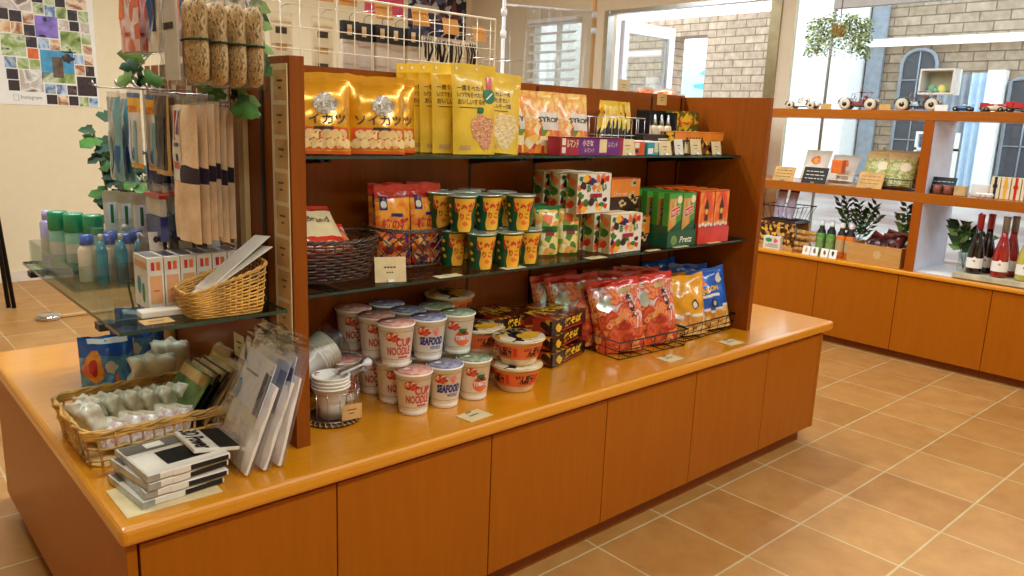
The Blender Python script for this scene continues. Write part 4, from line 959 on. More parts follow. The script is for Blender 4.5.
cr = make('snack_bag', 'red and white crisp bag standing front left in the first wire basket', 'snack bag', [('pouch', b), ('top_seal', s)], (1.525, .198, Cz+.004), group='red snack bags in the wire basket', rot=(radians(-12), radians(-9), radians(-34)))
for x, y, r, ry, q in ((1.69, .192, -24, -8, 'red and white crisp bag standing front right in the first wire basket'), (1.45, .312, -34, -8, 'red crisp bag behind the front left one, next to the black noodle packs'), (1.60, .285, -28, 0, 'red crisp bag in the second row, between the two front ones'), (1.71, .30, -24, 2, 'red crisp bag behind the front right one')):
    dup(cr, q, (x, y, Cz+.005), rot=(radians(-9), radians(ry), radians(r)))
dup(cr, 'red crisp bag leaning at the far left back of the first wire basket', (1.44, .392, Cz+.0), rot=(radians(-4), radians(-6), radians(-16)))
S_ = bag_fn(.165, .205, .06, .07, .85, .006, 61, .1)
b, s = bag(S_, lambda u, v: 'art_chips' if v < .32-.08*u*u else ('off_white' if v < .36-.08*u*u else 'film_orange'), 'film_orange', .07)
b.disc(offs(S_, .0016), .42, .5, .16, .08, 'brown_dark', 12, 2, .4, 2); b.disc(offs(S_, .0022), .40, .49, .11, .055, 'off_white', 12, 1, .3, 2)
yl = make('snack_bag', 'orange yellow crisp bag standing front left in the second wire basket', 'snack bag', [('pouch', b), ('top_seal', s)], (1.868, .20, Cz+.004), group='yellow snack bags in the second wire basket', rot=(radians(-12), radians(-6), radians(-28)))
for x, y, r, q in ((1.835, .305, -32, 'orange yellow crisp bag behind the front one in the second wire basket'), (1.84, .40, -14, 'orange yellow crisp bag at the back left of the second wire basket')):
    dup(yl, q, (x, y, Cz+.005), rot=(radians(-8), radians(6), radians(r)))
S_ = bag_fn(.16, .215, .05, .08, .8, .006, 66, .08); b, s = bag(S_, lambda u, v: 'film_brown', 'film_brown', .08)
b.disc(offs(S_, .0014), -.1, .55, .5, .2, 'film_orange', 14, 3, .6, 4)
make('snack_bag', 'golden brown crisp bag between the red and the yellow bags at the back', 'snack bag', [('pouch', b), ('top_seal', s)], (1.66, .415, Cz+.004), rot=(radians(-3), 0, radians(-8)))
S_ = bag_fn(.158, .215, .06, .06, .85, .005, 71, .08)
b, s = bag(S_, lambda u, v: 'art_chips' if v < .27+.1*abs(u) else ('off_white' if v < .305+.1*abs(u) else 'film_blue'), 'film_blue', .06)
b.text('BANDON', offs(S_, .0022), -.7, .60, .5, .69, 'cup_panel', fat=.06, rot=.05); b.rect(offs(S_, .0018), -.45, .53, .5, .575, 'off_white', 6, 1); b.disc(offs(S_, .0018), -.35, .78, .24, .07, 'print_orange', 12, 2, .5, 1)
b.disc(offs(S_, .0018), .6, .82, .18, .07, 'off_white', 12, 2, .5, 1); b.disc(offs(S_, .0018), .1, .42, .17, .075, 'navy', 14, 2, .2, 3); b.disc(offs(S_, .0024), .1, .42, .09, .045, 'foil', 12, 1, .2, 3)
bl = make('snack_bag', 'bright blue crisp bag with yellow lettering at the right end of the second wire basket', 'snack bag', [('pouch', b), ('top_seal', s)], (2.022, .20, Cz+.004), rot=(radians(-13), radians(-8), radians(-24)), group='blue snack bags in the second wire basket')
dup(bl, 'blue crisp bag behind the bright blue front one', (2.0, .305, Cz+.005), rot=(radians(-6), radians(2), radians(-24)))
dup(bl, 'blue crisp bag at the very back of the second wire basket', (1.995, .412, Cz+.005), rot=(radians(-4), radians(-4), radians(-10)))
S_ = bag_fn(.14, .09, .03, .1, .8, .003, 81); b, s = bag(S_, 'art_white_red', 'off_white', .1)
make('snack_bag', 'small white packet with red print beyond the right end panel of the rack', 'snack bag', [('pouch', b), ('top_seal', s)], (2.175, .42, Cz), rot=(radians(-6), radians(8), radians(20)))
# flat price cards on the worktop
for x, y, rz, q in ((.812, .055, .1, 'in front of the noodle cups'), (1.60, .068, 0, 'in front of the red crisp bags'), (1.925, .062, -.1, 'in front of the blue crisp bag'), ):
    t = thing('price_card', 'small tan price card lying on the worktop, '+q, 'price card', (x, y, Cz), rz); m = MB().box(-.037, -.026, .0, .037, .026, .0015, 'card_pale')
    for k in range(4): m.rect(lambda u, v: Vector((u, v, .0019)), -.014+k*.008, .0, -.009+k*.008, .006, 'ink', 1, 1)
    m.build('card', t); MB().box(-.008, .018, .0015, .008, .024, .003, 'steel').build('clip', t)
# round wire basket with paper cups
t = thing('wire_basket', 'small round white wire basket with a woven base holding paper cups', 'basket', (.532, .238, Cz))
m = MB()
for z, r in ((.078, .062), (.012, .058)): m.tube([(r*cos(i*pi/20), r*sin(i*pi/20), z) for i in range(40)], .0013, 'steel', 5, True)
for k in range(14): a = k*2*pi/14; m.tube([(.058*cos(a), .058*sin(a), .012), (.062*cos(a), .062*sin(a), .078)], .001, 'steel', 5)
m.build('wire_frame', t)
m = MB().lathe([(.03, 0), (.062, 0), (.064, .004), (.062, .008), (.0, .007)], 'wicker_dark', 36)
for k in range(30): a = k*2*pi/30; m.tube([(.057*cos(a+.1), .057*sin(a+.1), .003), (.068*cos(a), .068*sin(a), .006), (.059*cos(a-.05), .059*sin(a-.05), .011)], .0018, 'wicker_straw', 4)
m.build('base', t)
ticket((-.012, -.066, .018), (1, -.12, 0), (0, 0, 1), .048, .036, '', parent=t)
def cups(n, label, loc, rot, lidm='cup_white'):
    t = thing('paper_cup_stack', label, 'paper cups', loc, rot=rot)
    c = None
    m = MB().lathe([(.022, 0), (.026, .03), (.034, .065), (.036, .066), (.0355, .068), (.032, .068), (.024, .02), (0, .018)], 'cup_white', 26)
    for k in range(n): MB.build(MB().add([v+Vector((0, 0, .0075*k)) for v in m.v], m.f, 'cup_white', True), 'paper_cup', t)
    return t, .068+.0075*(n-1)
t, z = cups(4, 'white paper cups nested upright in the small round wire basket', (.527, .235, Cz+.0095), (0, 0, 0)); t.scale = (1.25, 1.25, 1.12)
for a in (0.3, 2.2):
    MB().disc(lambda u, v: Vector((.028*cos(a)+u, .028*sin(a)+v, z+.0008)), 0, 0, .006, .004, 'label_red', 8, 1, .8, a).build('red_mark', t)
t, z = cups(6, 'white paper cups wrapped in clear film, lying tilted behind the round basket', (.44+.03, .33, Cz+.085), (radians(-18), radians(62), radians(-12))); t.scale = (1.3, 1.3, 1.2)
m = MB(); m.surf(lambda u, v: Vector(((.040-.006*(1-v)+.002*noise.noise(Vector((u*9, v*6, 1))))*cos(2*pi*u), (.040-.006*(1-v)+.002*noise.noise(Vector((u*9, v*6, 1))))*sin(2*pi*u), -.004+.13*v)), 36, 12, 'film_soft', closed_u=True)
m.surf(lambda u, v: Vector(((.040*(1-v)+.006*noise.noise(Vector((u*12, v*6, 4))))*cos(2*pi*u), (.040*(1-v)+.006*noise.noise(Vector((u*12, v*6, 4))))*sin(2*pi*u), .126+.02*v)), 36, 5, 'film_soft', closed_u=True); m.build('clear_wrap', t)
for k, (x, y) in enumerate(((.455, .215), (.445, .28))): pass
# white plastic spoon packet across the basket
S_ = bag_fn(.12, .045, .012, .1, .9, .003, 91); b, s = bag(S_, 'film_soft', 'film_soft', .1); sp = MB().lathe([(.003, -.05), (.003, .02), (.010, .03), (.011, .04), (0, .052)], 'white', 10, axis=TR(0, 0, .022, 0, pi/2))
make('spoon_packet', 'white plastic spoon in clear film lying across the paper cup basket', 'spoon', [('spoon', sp), ('clear_wrap', b), ('top_seal', s)], (.60, .215, Cz+.108), rot=(radians(-70), radians(-6), radians(12)))
# ============================================================ LEFT END OF THE ISLAND
# wire mesh panel on the outer face of the rack
t = thing('wire_mesh', 'white wire mesh panel fixed to the left end of the rack, hung with packets', 'mesh panel', (.364, 0, 0))
m = MB()
for k in range(10): y = .36+k*.062; m.tube([(0, y, .83), (0, y, 1.62)], .0016, 'white_wire', 5)
for k in range(14): z = .83+k*.0605; m.tube([(.003, .36, z), (.003, .918, z)], .0016, 'white_wire', 5)
m.build('mesh', t)
m = MB(); m.tube([(0, .355, .825), (0, .925, .825), (0, .925, 1.625), (0, .355, 1.625)], .0028, 'white_wire', 6, True); m.build('frame', t)
def hook(y, z, length, label):
    t = thing('display_hook', label, 'hook', (.360, y, z))
    m = MB()
    for dy in (-.008, .008): m.tube([(0, dy, 0), (-length+.01, dy, 0), (-length, dy*.6, .006), (-length-.002, 0, .016)], .0015, 'steel', 5)
    m.build('prong', t)
    MB().box(0, -.014, -.012, .002, .014, .012, 'steel').tube([(0, -.012, .012), (.006, -.012, .014), (.006, -.012, .004)], .0015, 'steel', 4).build('plate', t)
hook(.205, 1.205, .13, 'steel double hook holding the tan glove packs, nearest the shop floor') if 0 else None
hk = [(.36+.02, 1.212, .155, 'steel hook holding the tan glove packs'), (.58, 1.222, .12, 'steel hook holding the dark brown packets'), (.68, 1.225, .13, 'steel hook holding the yellow headed toothbrush packs'), (.83, 1.225, .14, 'steel hook holding the silver blue packets')]
for y, z, l_, lb in hk: hook(y, z, l_, lb)
# hanging flat packs: local face looks along -y, width x, height z down from 0; they are turned so that the face looks along -x
def hang(S_mats, w, h, t_, seed, wr=.002, seal=.06):
    S = bag_fn(w, h, t_, seal, .9, wr, seed)
    b, s = bag(S, S_mats, S_mats if isinstance(S_mats, str) else 'film_soft', seal, 10, 16, seal_m='film_soft')
    return S, b, s
plain('tan_glove', (238, 204, 160), .75, var=.06, bump=.5, bscale=70); plain('tan_band', (52, 40, 56), .6); plain('pack_pink', (226, 160, 150), .4); plain('pack_blue', (40, 96, 150), .35, coat=.3); plain('pack_teal', (110, 170, 176), .3, coat=.4, var=.15)
plain('silver_film', (176, 186, 190), .22, metal=.6, var=.2, bump=.5, bscale=30); art('art_pinkpack', [(230, 120, 90), (240, 200, 190), (220, 150, 140), (236, 226, 220)], 40); art('art_bluepack', [(60, 100, 170), (90, 60, 120), (200, 210, 226), (40, 60, 130), (226, 226, 226)], 40)
art('loofah', [(216, 176, 110), (186, 140, 76), (236, 206, 150), (150, 110, 60), (120, 104, 60)], 190, 'noise', .7, .0, (1, 1, .5))
art('art_packet', [(220, 200, 170), (200, 60, 50), (236, 230, 220), (190, 176, 150), (60, 60, 110)], 60)
MATS['loofah'].node_tree.nodes['Principled BSDF'].inputs['Coat Weight'].default_value = 0
RZF = -pi/2
def hung(name, label, cat, parts, x, y, z, group=None, sw=0, tilt=0): return make(name, label, cat, parts, (x, y, z), group=group, rot=(radians(tilt), 0, RZF+radians(sw)))
# glove packs: five
S, b, s = hang(lambda u, v: 'tan_band' if .40 < v < .50 and u > .0 else 'tan_glove', .14, .275, .02, 101, .003)
b.rect(offs(S, .001), -.8, .42, .0, .92, 'off_white', 6, 8); b.rect(offs(S, .0016), -.62, .70, -.30, .90, 'label_red', 3, 4); b.rect(offs(S, .0016), -.2, .74, -.05, .9, 'purple', 2, 4); b.rect(offs(S, .0016), -.6, .66, -.1, .685, 'navy', 4, 1); b.rect(offs(S, .0016), -.45, .56, -.2, .61, 'ink', 3, 1); b.rect(offs(S, .0016), -.75, .50, -.1, .55, 'label_red', 3, 1)
gp = hung('glove_pack', 'tan cotton glove pack in clear film with red printed card, foremost on its hook', 'glove pack', [('pouch', b), ('top_seal', s)], .222, .235, .930, 'tan cotton glove packs on the mesh', 0)
for k in range(5): dup(gp, 'tan cotton glove pack with dark band, %s behind the foremost' % ['first', 'second', 'third', 'fourth', 'fifth'][k], (.240+.0175*k, .232+.012*k, .930+.004*(k % 3)-.006*(k > 2)), rot=(0, 0, RZF+radians(R.uniform(-3, 3))))
# dark brown packets
S, b, s = hang(lambda u, v: 'gold_line' if abs(u) > .8 or v < .08 else 'choco', .085, .165, .012, 102, .002); b.rect(offs(S, .001), -.6, .12, .6, .7, 'black', 4, 5)
dk = hung('hair_net_pack', '', 'packet', [('pouch', b), ('top_seal', s)], .205, .30, 1.05, 'dark brown packets on the mesh')
for k in range(5):
    lb = 'dark brown packet with gold edges, ' + ['foremost on its hook', 'second on its hook', 'third on its hook', 'fourth on its hook', 'innermost on its hook'][k]; lc = (.215+.022*k, .335+.02*k, 1.05-.003*k)
    if k == 0: dk['label'] = lb; dk.location = lc
    else: dup(dk, lb, lc)
# toothbrush packs
S, b, s = hang(lambda u, v: 'gold_film' if v < .06 else ('off_white' if v < .68 else ('cup_panel' if v < .86 else 'pack_blue')), .088, .165, .012, 103, .0015)
b.text('ハブラシ', offs(S, .0012), -.75, .70, .75, .80, 'label_red', fat=.02); b.rect(offs(S, .001), -.7, .10, -.2, .62, 'cool_white', 3, 4); b.rect(offs(S, .001), .1, .06, .6, .60, 'pack_teal', 3, 5); b.disc(offs(S, .0014), .1, .17, .18, .09, 'pack_blue', 10, 1)
tbp = hung('toothbrush_pack', 'toothbrush pack with blue and yellow header, foremost on its hook', 'toothbrush pack', [('pouch', b), ('top_seal', s)], .205, .475, 1.055, 'yellow headed toothbrush packs')
dup(tbp, 'toothbrush pack with blue and yellow header, second on its hook beside the dark packets', (.225, .42, 1.052))
for k in range(3): dup(tbp, 'toothbrush pack with yellow header, %s behind the second' % ['first', 'second', 'third'][k], (.25+.025*k, .475+.03*k, 1.05))
S, b, s = hang('navy', .10, .09, .012, 104)
nv = hung('blue_packet', '', 'packet', [('pouch', b), ('top_seal', s)], .225, .50, 1.022-.02, 'navy packets below the toothbrush packs')
for k in range(3):
    lb = 'navy packet hanging under the toothbrush packs, ' + ['foremost', 'middle', 'innermost'][k]; lc = (.245+.03*k, .50+.03*k, 1.02-.02)
    if k == 0: nv['label'] = lb; nv.location = lc
    else: dup(nv, lb, lc)
# silver blue packets
S, b, s = hang(lambda u, v: 'pack_teal' if u > .25 else 'silver_film', .10, .195, .014, 105, .003); b.disc(offs(S, .001), -.3, .3, .3, .25, 'pack_teal', 14, 2, .4, 2); b.rect(offs(S, .001), .3, .1, .8, .4, 'pack_blue', 3, 3)
sv = hung('shampoo_packet', 'silver and blue foil packet, foremost on the farthest hook', 'packet', [('pouch', b), ('top_seal', s)], .20, .60, 1.018, 'silver and blue foil packets')
dup(sv, 'silver and blue foil packet, second on the farthest hook', (.222, .60, 1.016))
# upper row: loofahs in clear bags
def loof(seed):
    S = bag_fn(.115, .18, .036, .1, .9, .003, seed, .04)
    b = MB().lathe([(.018, .0), (.032, .008), (.036, .05), (.033, .10), (.035, .14), (.024, .155), (0, .158)], 'loofah', 22)
    b.v = [Vector((p.x*1.25, p.y*.50, p.z*.92))*(1+.05*noise.noise(p*60)) + Vector((0, 0, .004)) for p in b.v]
    tie = MB().tube([(.046*cos(a*pi/12), .0195*sin(a*pi/12), .078) for a in range(24)], .0022, 'leaf_dark', 5, True)
    bb, ss = bag(S, 'film_soft', 'film_soft', .1, 10, 14)
    hd = MB().rect(offs(S, .001), -.8, .92, .8, .99, 'off_white', 4, 2)
    return [('loofah', b), ('tie', tie), ('clear_wrap', bb), ('top_seal', ss), ('header_card', hd)]
lf = hung('loofah_pack', '', 'loofah', loof(111), .2, .2, 1.225, 'loofahs in clear bags')
for k, (x, y) in enumerate(((.222, .158), (.258, .162), (.294, .166), (.330, .172))):
    lb = 'natural loofah in a clear bag, upper row of the mesh, ' + ['foremost', 'second', 'third', 'innermost'][k]
    if k == 0: lf['label'] = lb; lf.location = (x, y, 1.225)
    else: dup(lf, lb, (x, y, 1.222))
S = bag_fn(.085, .19, .03, .1, .9, .005, 115, .04); bb, ss = bag(S, 'film_soft', 'film_soft', .1, 12, 16)
cd = MB().box(-.034, -.002, .01, .034, .002, .165, 'off_white'); cd.rect(lambda u, v: Vector((u, -.0025, v)), -.03, .10, .02, .112, 'ink', 1, 1)
hung('sponge_pack', 'pale mesh sponge in a clear crinkled bag beside the foremost loofah', 'sponge pack', [('sponge', cd), ('clear_wrap', bb), ('top_seal', ss)], .196, .205, 1.222)
hook(.42, 1.42, .15, 'steel hook above holding the loofah bags')
# pink and blue packs, upper left
S, b, s = hang('art_pinkpack', .12, .15, .016, 121, .003); b.rect(offs(S, .001), -.8, .45, -.1, .85, 'print_orange', 4, 4); b.rect(offs(S, .001), .0, .2, .6, .25, 'label_red', 3, 1)
pk = hung('razor_pack', 'pink and orange hanging pack at the far upper left of the mesh', 'packet', [('pouch', b), ('top_seal', s)], .205, .47, 1.292, 'pink packs on the upper mesh')
dup(pk, 'pink and orange hanging pack, second one behind the foremost', (.232, .46, 1.294)); dup(pk, 'pink and orange hanging pack, third one beside the blue packs', (.30, .42, 1.292))
S, b, s = hang('off_white', .075, .15, .014, 122, .003); b.disc(offs(S, .001), -.3, .52, .3, .36, 'pack_blue', 14, 2, .3, 2); b.rect(offs(S, .0015), .25, .25, .7, .8, 'navy', 3, 3)
bp = hung('comb_pack', 'white pack showing a blue comb, left of the loofahs', 'packet', [('pouch', b), ('top_seal', s)], .215, .345, 1.288, 'white packs with blue combs')
dup(bp, 'white pack showing a blue comb, behind the foremost one', (.24, .33, 1.288)); dup(bp, 'white pack showing a blue comb, innermost next to the loofah bags', (.27, .32, 1.288))
hook(.56, 1.44, .15, 'steel hook holding the pink packs'); hook(.36+.12, 1.435, .14, 'steel hook holding the blue comb packs')
# lower row: clear cases with blue bottoms
m = MB().box(-.045, -.008, 0, .045, .008, .05, 'film_navy').box(-.044, -.006, .052, .044, .006, .088, 'off_white').box(-.047, -.009, .09, .047, .009, .096, 'label_red')
cs = MB().box(-.048, -.010, -.001, .048, .010, .115, 'film')
ct = hung('travel_case', 'clear travel case with blue contents and red top edge, foremost below the packets', 'case', [('contents', m), ('case', cs)], .215, .40, .91, 'clear travel cases on the mesh')
dup(ct, 'clear travel case with blue contents and red top edge, second one', (.25, .385, .912)); dup(ct, 'clear travel case with blue contents, innermost against the mesh', (.29, .40, .915))
for k, (y, z) in enumerate(((.62, 1.30), (.68, 1.27), (.565, 1.285))):
    stag = ticket((.3595, y, z), (0, -1, 0), (0, 0, 1), .05, .045, 'tan paper price tag clipped to the wire mesh, ' + ['highest', 'farthest to the back', 'nearest the loofahs'][k], name='price_tag')
hook(.50, 1.02, .14, 'steel hook holding the clear travel cases')
# ---------------- toiletries standing on the side glass
Sz = SZ+.0006
t = thing('acrylic_tray', 'clear acrylic riser tray of tubes and bottles on the side glass shelf', 'tray', (.07, .50, Sz))
m = MB().box(0, 0, 0, .20, .42, .003, 'acrylic').box(0, 0, .003, .003, .42, .055, 'acrylic').box(.197, 0, .003, .20, .42, .055, 'acrylic').box(.003, 0, .003, .197, .003, .055, 'acrylic').box(.003, .417, .003, .197, .42, .055, 'acrylic').box(.003, .2, .003, .197, .203, .05, 'acrylic').build('tray', t)
plain('cap_green', (40, 150, 100), .25, coat=.5); plain('tube_green', (150, 200, 170), .35, coat=.3); plain('cap_blue', (76, 104, 180), .3, coat=.4); plain('bottle_teal', (90, 170, 180), .25, coat=.5, var=.15); plain('amber', (226, 120, 30), .3, coat=.4, var=.1); plain('lilac', (190, 180, 220), .4); plain('smoke', (110, 104, 96), .3, coat=.4)
def bottle(prof, capprof, m1, m2, label_m=None, n=20, sq=1.0):
    b = MB().lathe(prof, m1, n); c = MB().lathe(capprof, m2, n)
    for q in (b, c): q.v = [Vector((p.x, p.y*sq, p.z)) for p in q.v]
    if label_m: b.surf(lambda u, v: Vector(((prof[1][0]+.0006)*cos(u), (prof[1][0]+.0006)*sq*sin(u), .02+.045*v)), 14, 2, label_m, pi+.2, 2*pi-.2, 0, 1)
    return [('bottle', b), ('cap', c)]
g0 = make('shampoo_tube', 'pale green shampoo bottle with a green cap, leftmost of three', 'bottle', bottle([(.020, 0), (.0215, .004), (.0215, .088), (.019, .092)], [(.0215, .0925), (.0225, .094), (.0225, .132), (.020, .136), (0, .136)], 'tube_green', 'cap_green', 'off_white'), (.113, .80, Sz+.0035), 0, 'green capped bottles on the side glass shelf')
dup(g0, 'pale green shampoo bottle with a green cap, middle of three', (.135, .745, Sz+.0035)); dup(g0, 'pale green shampoo bottle with a green cap, rightmost of three', (.165, .70, Sz+.0035)); 
l0 = make('lotion_bottle', 'lilac lotion bottle at the left end behind the green capped ones', 'bottle', bottle([(.017, 0), (.018, .004), (.018, .10), (.012, .108)], [(.012, .1085), (.012, .13), (0, .131)], 'lilac', 'lilac', 'off_white'), (.105, .87, Sz+.0035)); dup(l0, 'lilac lotion bottle between the left and the middle green capped ones', (.15, .81, Sz+.0035))
b0 = make('lotion_bottle', 'cream bottle with a blue cap at the front left of the acrylic tray', 'bottle', bottle([(.019, 0), (.020, .004), (.020, .07), (.013, .082)], [(.014, .0825), (.0145, .084), (.0145, .104), (0, .105)], 'box_cream', 'cap_blue'), (.125, .60, Sz+.0035), 0, 'blue capped bottles in the acrylic tray')
for (x, y), q in zip(((.165, .585), (.185, .64), (.205, .58), (.235, .62)), ('second from the left', 'in the second row', 'third from the left', 'rightmost')): dup(b0, 'cream bottle with a blue cap in the acrylic tray, '+q, (x, y, Sz+.0035))
t0 = make('mouthwash_pack', 'teal slim bottle in a clear sleeve in the acrylic tray, left one', 'bottle', bottle([(.011, 0), (.012, .004), (.012, .075), (.005, .098)], [(.005, .0985), (.005, .112), (0, .113)], 'bottle_teal', 'off_white')+[('sleeve', MB().box(-.017, -.014, -.0005, .017, .014, .125, 'film_soft'))], (.14, .545, Sz+.0035), 0, 'teal bottles in clear sleeves')
dup(t0, 'teal slim bottle in a clear sleeve, middle one', (.178, .535, Sz+.0035)); dup(t0, 'teal slim bottle in a clear sleeve, right one', (.216, .53, Sz+.0035)); dup(t0, 'teal slim bottle in a clear sleeve, behind the right one', (.225, .67, Sz+.0035))
S = bag_fn(.04, .185, .03, .12, 1, .001, 131); b, s = bag(S, 'off_white', 'tube_green', .05, 10, 14, seal_m='off_white'); b.rect(offs(S, .001), -.5, .55, .5, .85, 'cool_white', 3, 5); b.rect(offs(S, .0015), -.2, .58, .15, .82, 'label_green', 2, 5)
tt = make('toothpaste_tube', 'tall pale green tube standing on its cap behind the acrylic tray, left one', 'tube', [('tube', b), ('crimp', s)], (.225, .76, Sz+.0035), group='tall tubes behind the tray', rot=(0, 0, -.3))
dup(tt, 'tall pale tube standing on its cap, second one', (.245, .715, Sz+.0035), rz=-.3); dup(tt, 'tall pale tube standing on its cap, third one beside the travel cases', (.268, .675, Sz+.0035), rz=-.3)
# amber packs with tags
m = MB().box(-.028, -.02, 0, .028, .02, .088, 'amber'); m2 = MB(); S = bag_fn(.058, .05, .04, .1, .95, .003, 135); m2, _ = bag(S, 'smoke', 'smoke', .1, 8, 8); m2.v = [p+Vector((0, 0, .089)) for p in m2.v]
tg = MB().obox((-.016, -.026, .100), (.026, -.004, 0), (0, .006, .038), (.0, .001, 0), 'off_white').disc(lambda u, v: Vector((-.003+u, -.0275, .123+v)), 0, 0, .006, .007, 'ink', 10, 1)
am = make('cosmetic_pack', 'orange and grey cosmetic pack with a white tag, left one behind the white boxes', 'pack', [('body', m), ('top', m2), ('tag', tg)], (.205, .40, Sz), 0, 'orange tagged packs behind the white boxes')
dup(am, 'orange and grey cosmetic pack with a tag, middle one behind the white boxes', (.265, .40, Sz)); dup(am, 'orange and grey cosmetic pack with a tag, right one behind the white boxes', (.325, .40, Sz))
# white and peach boxes, six in a row
plain('peach', (226, 164, 108), .5, var=.04)
def cbox(w=.030, d=.085, h=.104):
    m = MB().box(0, 0, 0, w, d, h, 'off_white'); F = ff(w, d, h)
    m.rect(F, .12, .12, .88, .66, 'peach', 1, 1); m.rect(F, .22, .76, .44, .92, 'label_red', 1, 1); m.rect(F, .55, .76, .80, .92, 'print_orange', 1, 1); m.rect(ff(w, d, h, .001), .3, .36, .7, .38, 'label_red', 1, 1)
    G = lambda u, v: Vector((-.0006, d*(1-u), h*v)); m.disc(G, .35, .42, .13, .18, 'teal', 14, 1); m.disc(G, .65, .30, .10, .20, 'cap_green', 14, 1); m.rect(G, .1, .78, .9, .9, 'peach', 1, 1)
    m.box(.003, .012, h, w-.003, d-.006, h+.0008, 'steel')
    return m
bx = make('cosmetic_box', '', 'box', [('carton', cbox())], (.148, .262, Sz), 0, 'white and peach boxes on the side glass shelf')
for k in range(6):
    lb = 'white and peach cosmetic box on the side glass shelf, ' + ords[k]
    if k == 0: bx['label'] = lb
    else: dup(bx, lb, (.148+.0318*k, .262, Sz))
tag(MB().box(0, 0, 0, .085, .035, .012, 'off_white').xf(TR(.115, .205, Sz, 0, 0, -.05)).build('plastic_tray', bev=.002), 'small white plastic tray lying before the white and peach boxes', 'tray')
t = thing('price_card', 'tan price card lying on the side glass shelf left of the wicker basket', 'price card', (.105, .155, Sz)); m = MB().box(0, 0, 0, .055, .038, .0012, 'card_tan'); m.rect(lambda u, v: Vector((u, v, .0016)), .012, .016, .04, .02, 'ink', 1, 1); m.build('card', t)
# sloping wicker basket with papers
def PB(tf, s):
    f = ring_fn(.080, .055, 5); x, y = f(tf*2*pi)
    k = 1+.10*(s-1); rim = .044+(.050*((x+.080)/.160)**1.1)
    return (x*k, y*k, .004+rim*s)
wicker('wicker_basket', 'small pale wicker magazine basket with a sloping rim on the side glass shelf', 'basket', PB, 30, 12, 'wicker_gold', (.262, .189, Sz), radians(-4), .0021, .0036, .0018)
for k, (dx, rl, q) in enumerate(((0, 0, 'lower one'), (.012, 5, 'upper one'))):
    t = thing('leaflet', 'white folded leaflet sticking out of the sloping wicker basket, '+q, 'leaflet', (.215+dx, .19+.012*k, Sz+.038+.006*k), rot=(radians(-6), radians(-29-rl), radians(4+4*k)))
    MB().box(0, -.03, 0, .17, .03, .0012, 'off_white').box(.002, -.029, .0013, .168, .029, .0022, 'off_white').build('paper', t)
# ---------------- worktop, left end
# rectangular wicker tray
def PT(tf, s):
    f = ring_fn(.158, .140, 9); x, y = f(tf*2*pi); k = 1+.07*(s-1); dip = .0
    return (x*k, y*k, .004+.074*s)
t = wicker('wicker_tray', 'large rectangular wicker tray of wrapped packets on the left end of the worktop', 'tray', PT, 44, 3, 'wicker_straw', (.172, .398, Cz), 0, .0030, .006, .003)
m = MB()
for s_ in (.86, .93, 1.0):
    for j in range(2): m.tube([Vector(PT(i/72, s_-.02*j))+Vector((.003*cos(i*1.3+j*3), .003*sin(i*1.1+j), .003*sin(i*.9+j*2))) for i in range(72)], .0034, 'wicker_gold', 5, True)
m.build('border', t)
m = MB()
for sy in (-.045, .045): m.tube([(-.158, sy, .078), (-.172, sy*.7, .092), (-.165, 0, .100)] if sy < 0 else [(-.165, 0, .100), (-.172, sy*.7, .092), (-.158, sy, .078)], .0036, 'wicker_gold', 6)
m.build('handle', t)
art('art_wrap', [(224, 220, 198), (238, 234, 216), (204, 202, 172), (244, 240, 228), (200, 210, 190)], 45, 'noise', .3, .3)
art('art_wrap_pink', [(236, 218, 208), (216, 176, 172), (244, 238, 230), (206, 198, 180)], 60, 'noise', .25, .4)
plain('crinkle_white', (238, 230, 204), .4, coat=.3, var=.08, bump=.5, bscale=20)
b = blob(.033, .080, .078, 'crinkle_white', 3, 8, .018, 38, 20)
wp = make('wrapped_packet', '', 'packet', [('wrap', b)], (0, 0, 0), 0, 'olive white wrapped packets in the wicker tray')
for k in range(6):
    lb = 'olive white wrapped packet in the wicker tray, back row, ' + ords[k]; lc = (.090+.035*k, .46-.005*k, Cz+.022); ro = (radians(4-3*(k % 3)), radians(-24), radians(14+4*(k % 3)))
    if k == 0: wp['label'] = lb; wp.location = lc; wp.rotation_euler = ro
    else: dup(wp, lb, lc, rot=ro)
dup(wp, 'large olive white wrapped packet at the left front corner of the wicker tray', (.068, .392, Cz+.016), rot=(0, radians(-20), radians(16)), scale=1.2)
S = bag_fn(.06, .062, .024, .1, .95, .003, 145); b, s = bag(S, 'art_wrap_pink', 'crinkle_white', .1)
wq = make('wrapped_packet', '', 'packet', [('pouch', b), ('top_seal', s)], (0, 0, 0), 0, 'pinkish small packets in the wicker tray')
for k in range(5):
    lb = 'small pinkish wrapped packet in the wicker tray, ' + ords[k if k < 4 else 5] + ' of the front row'; lc = (.078+.033*k, .335, Cz+.012+.006*(k % 2)); ro = (radians(-20), 0, radians(-60+10*(k % 3)))
    if k == 0: wq['label'] = lb; wq.location = lc; wq.rotation_euler = ro
    else: dup(wq, lb, lc, rot=ro)
def slim(w, d, h, m1, lbl, edge='card_tan'):
    m = MB().box(-w/2, 0, 0, w/2, d, h, m1); F = lambda u, v: Vector((w*(u-.5), -.0006, h*v))
    m.rect(F, .08, .82, .92, .97, edge, 1, 1); m.rect(F, .3, .3, .7, .6, 'smoke', 1, 1)
    return m
cols5 = [('leaf_light', 'olive green'), ('black', 'glossy black, left one'), ('black', 'glossy black, right one'), ('card_tan', 'tan'), ('pale_wood', 'pale tan, rightmost')]
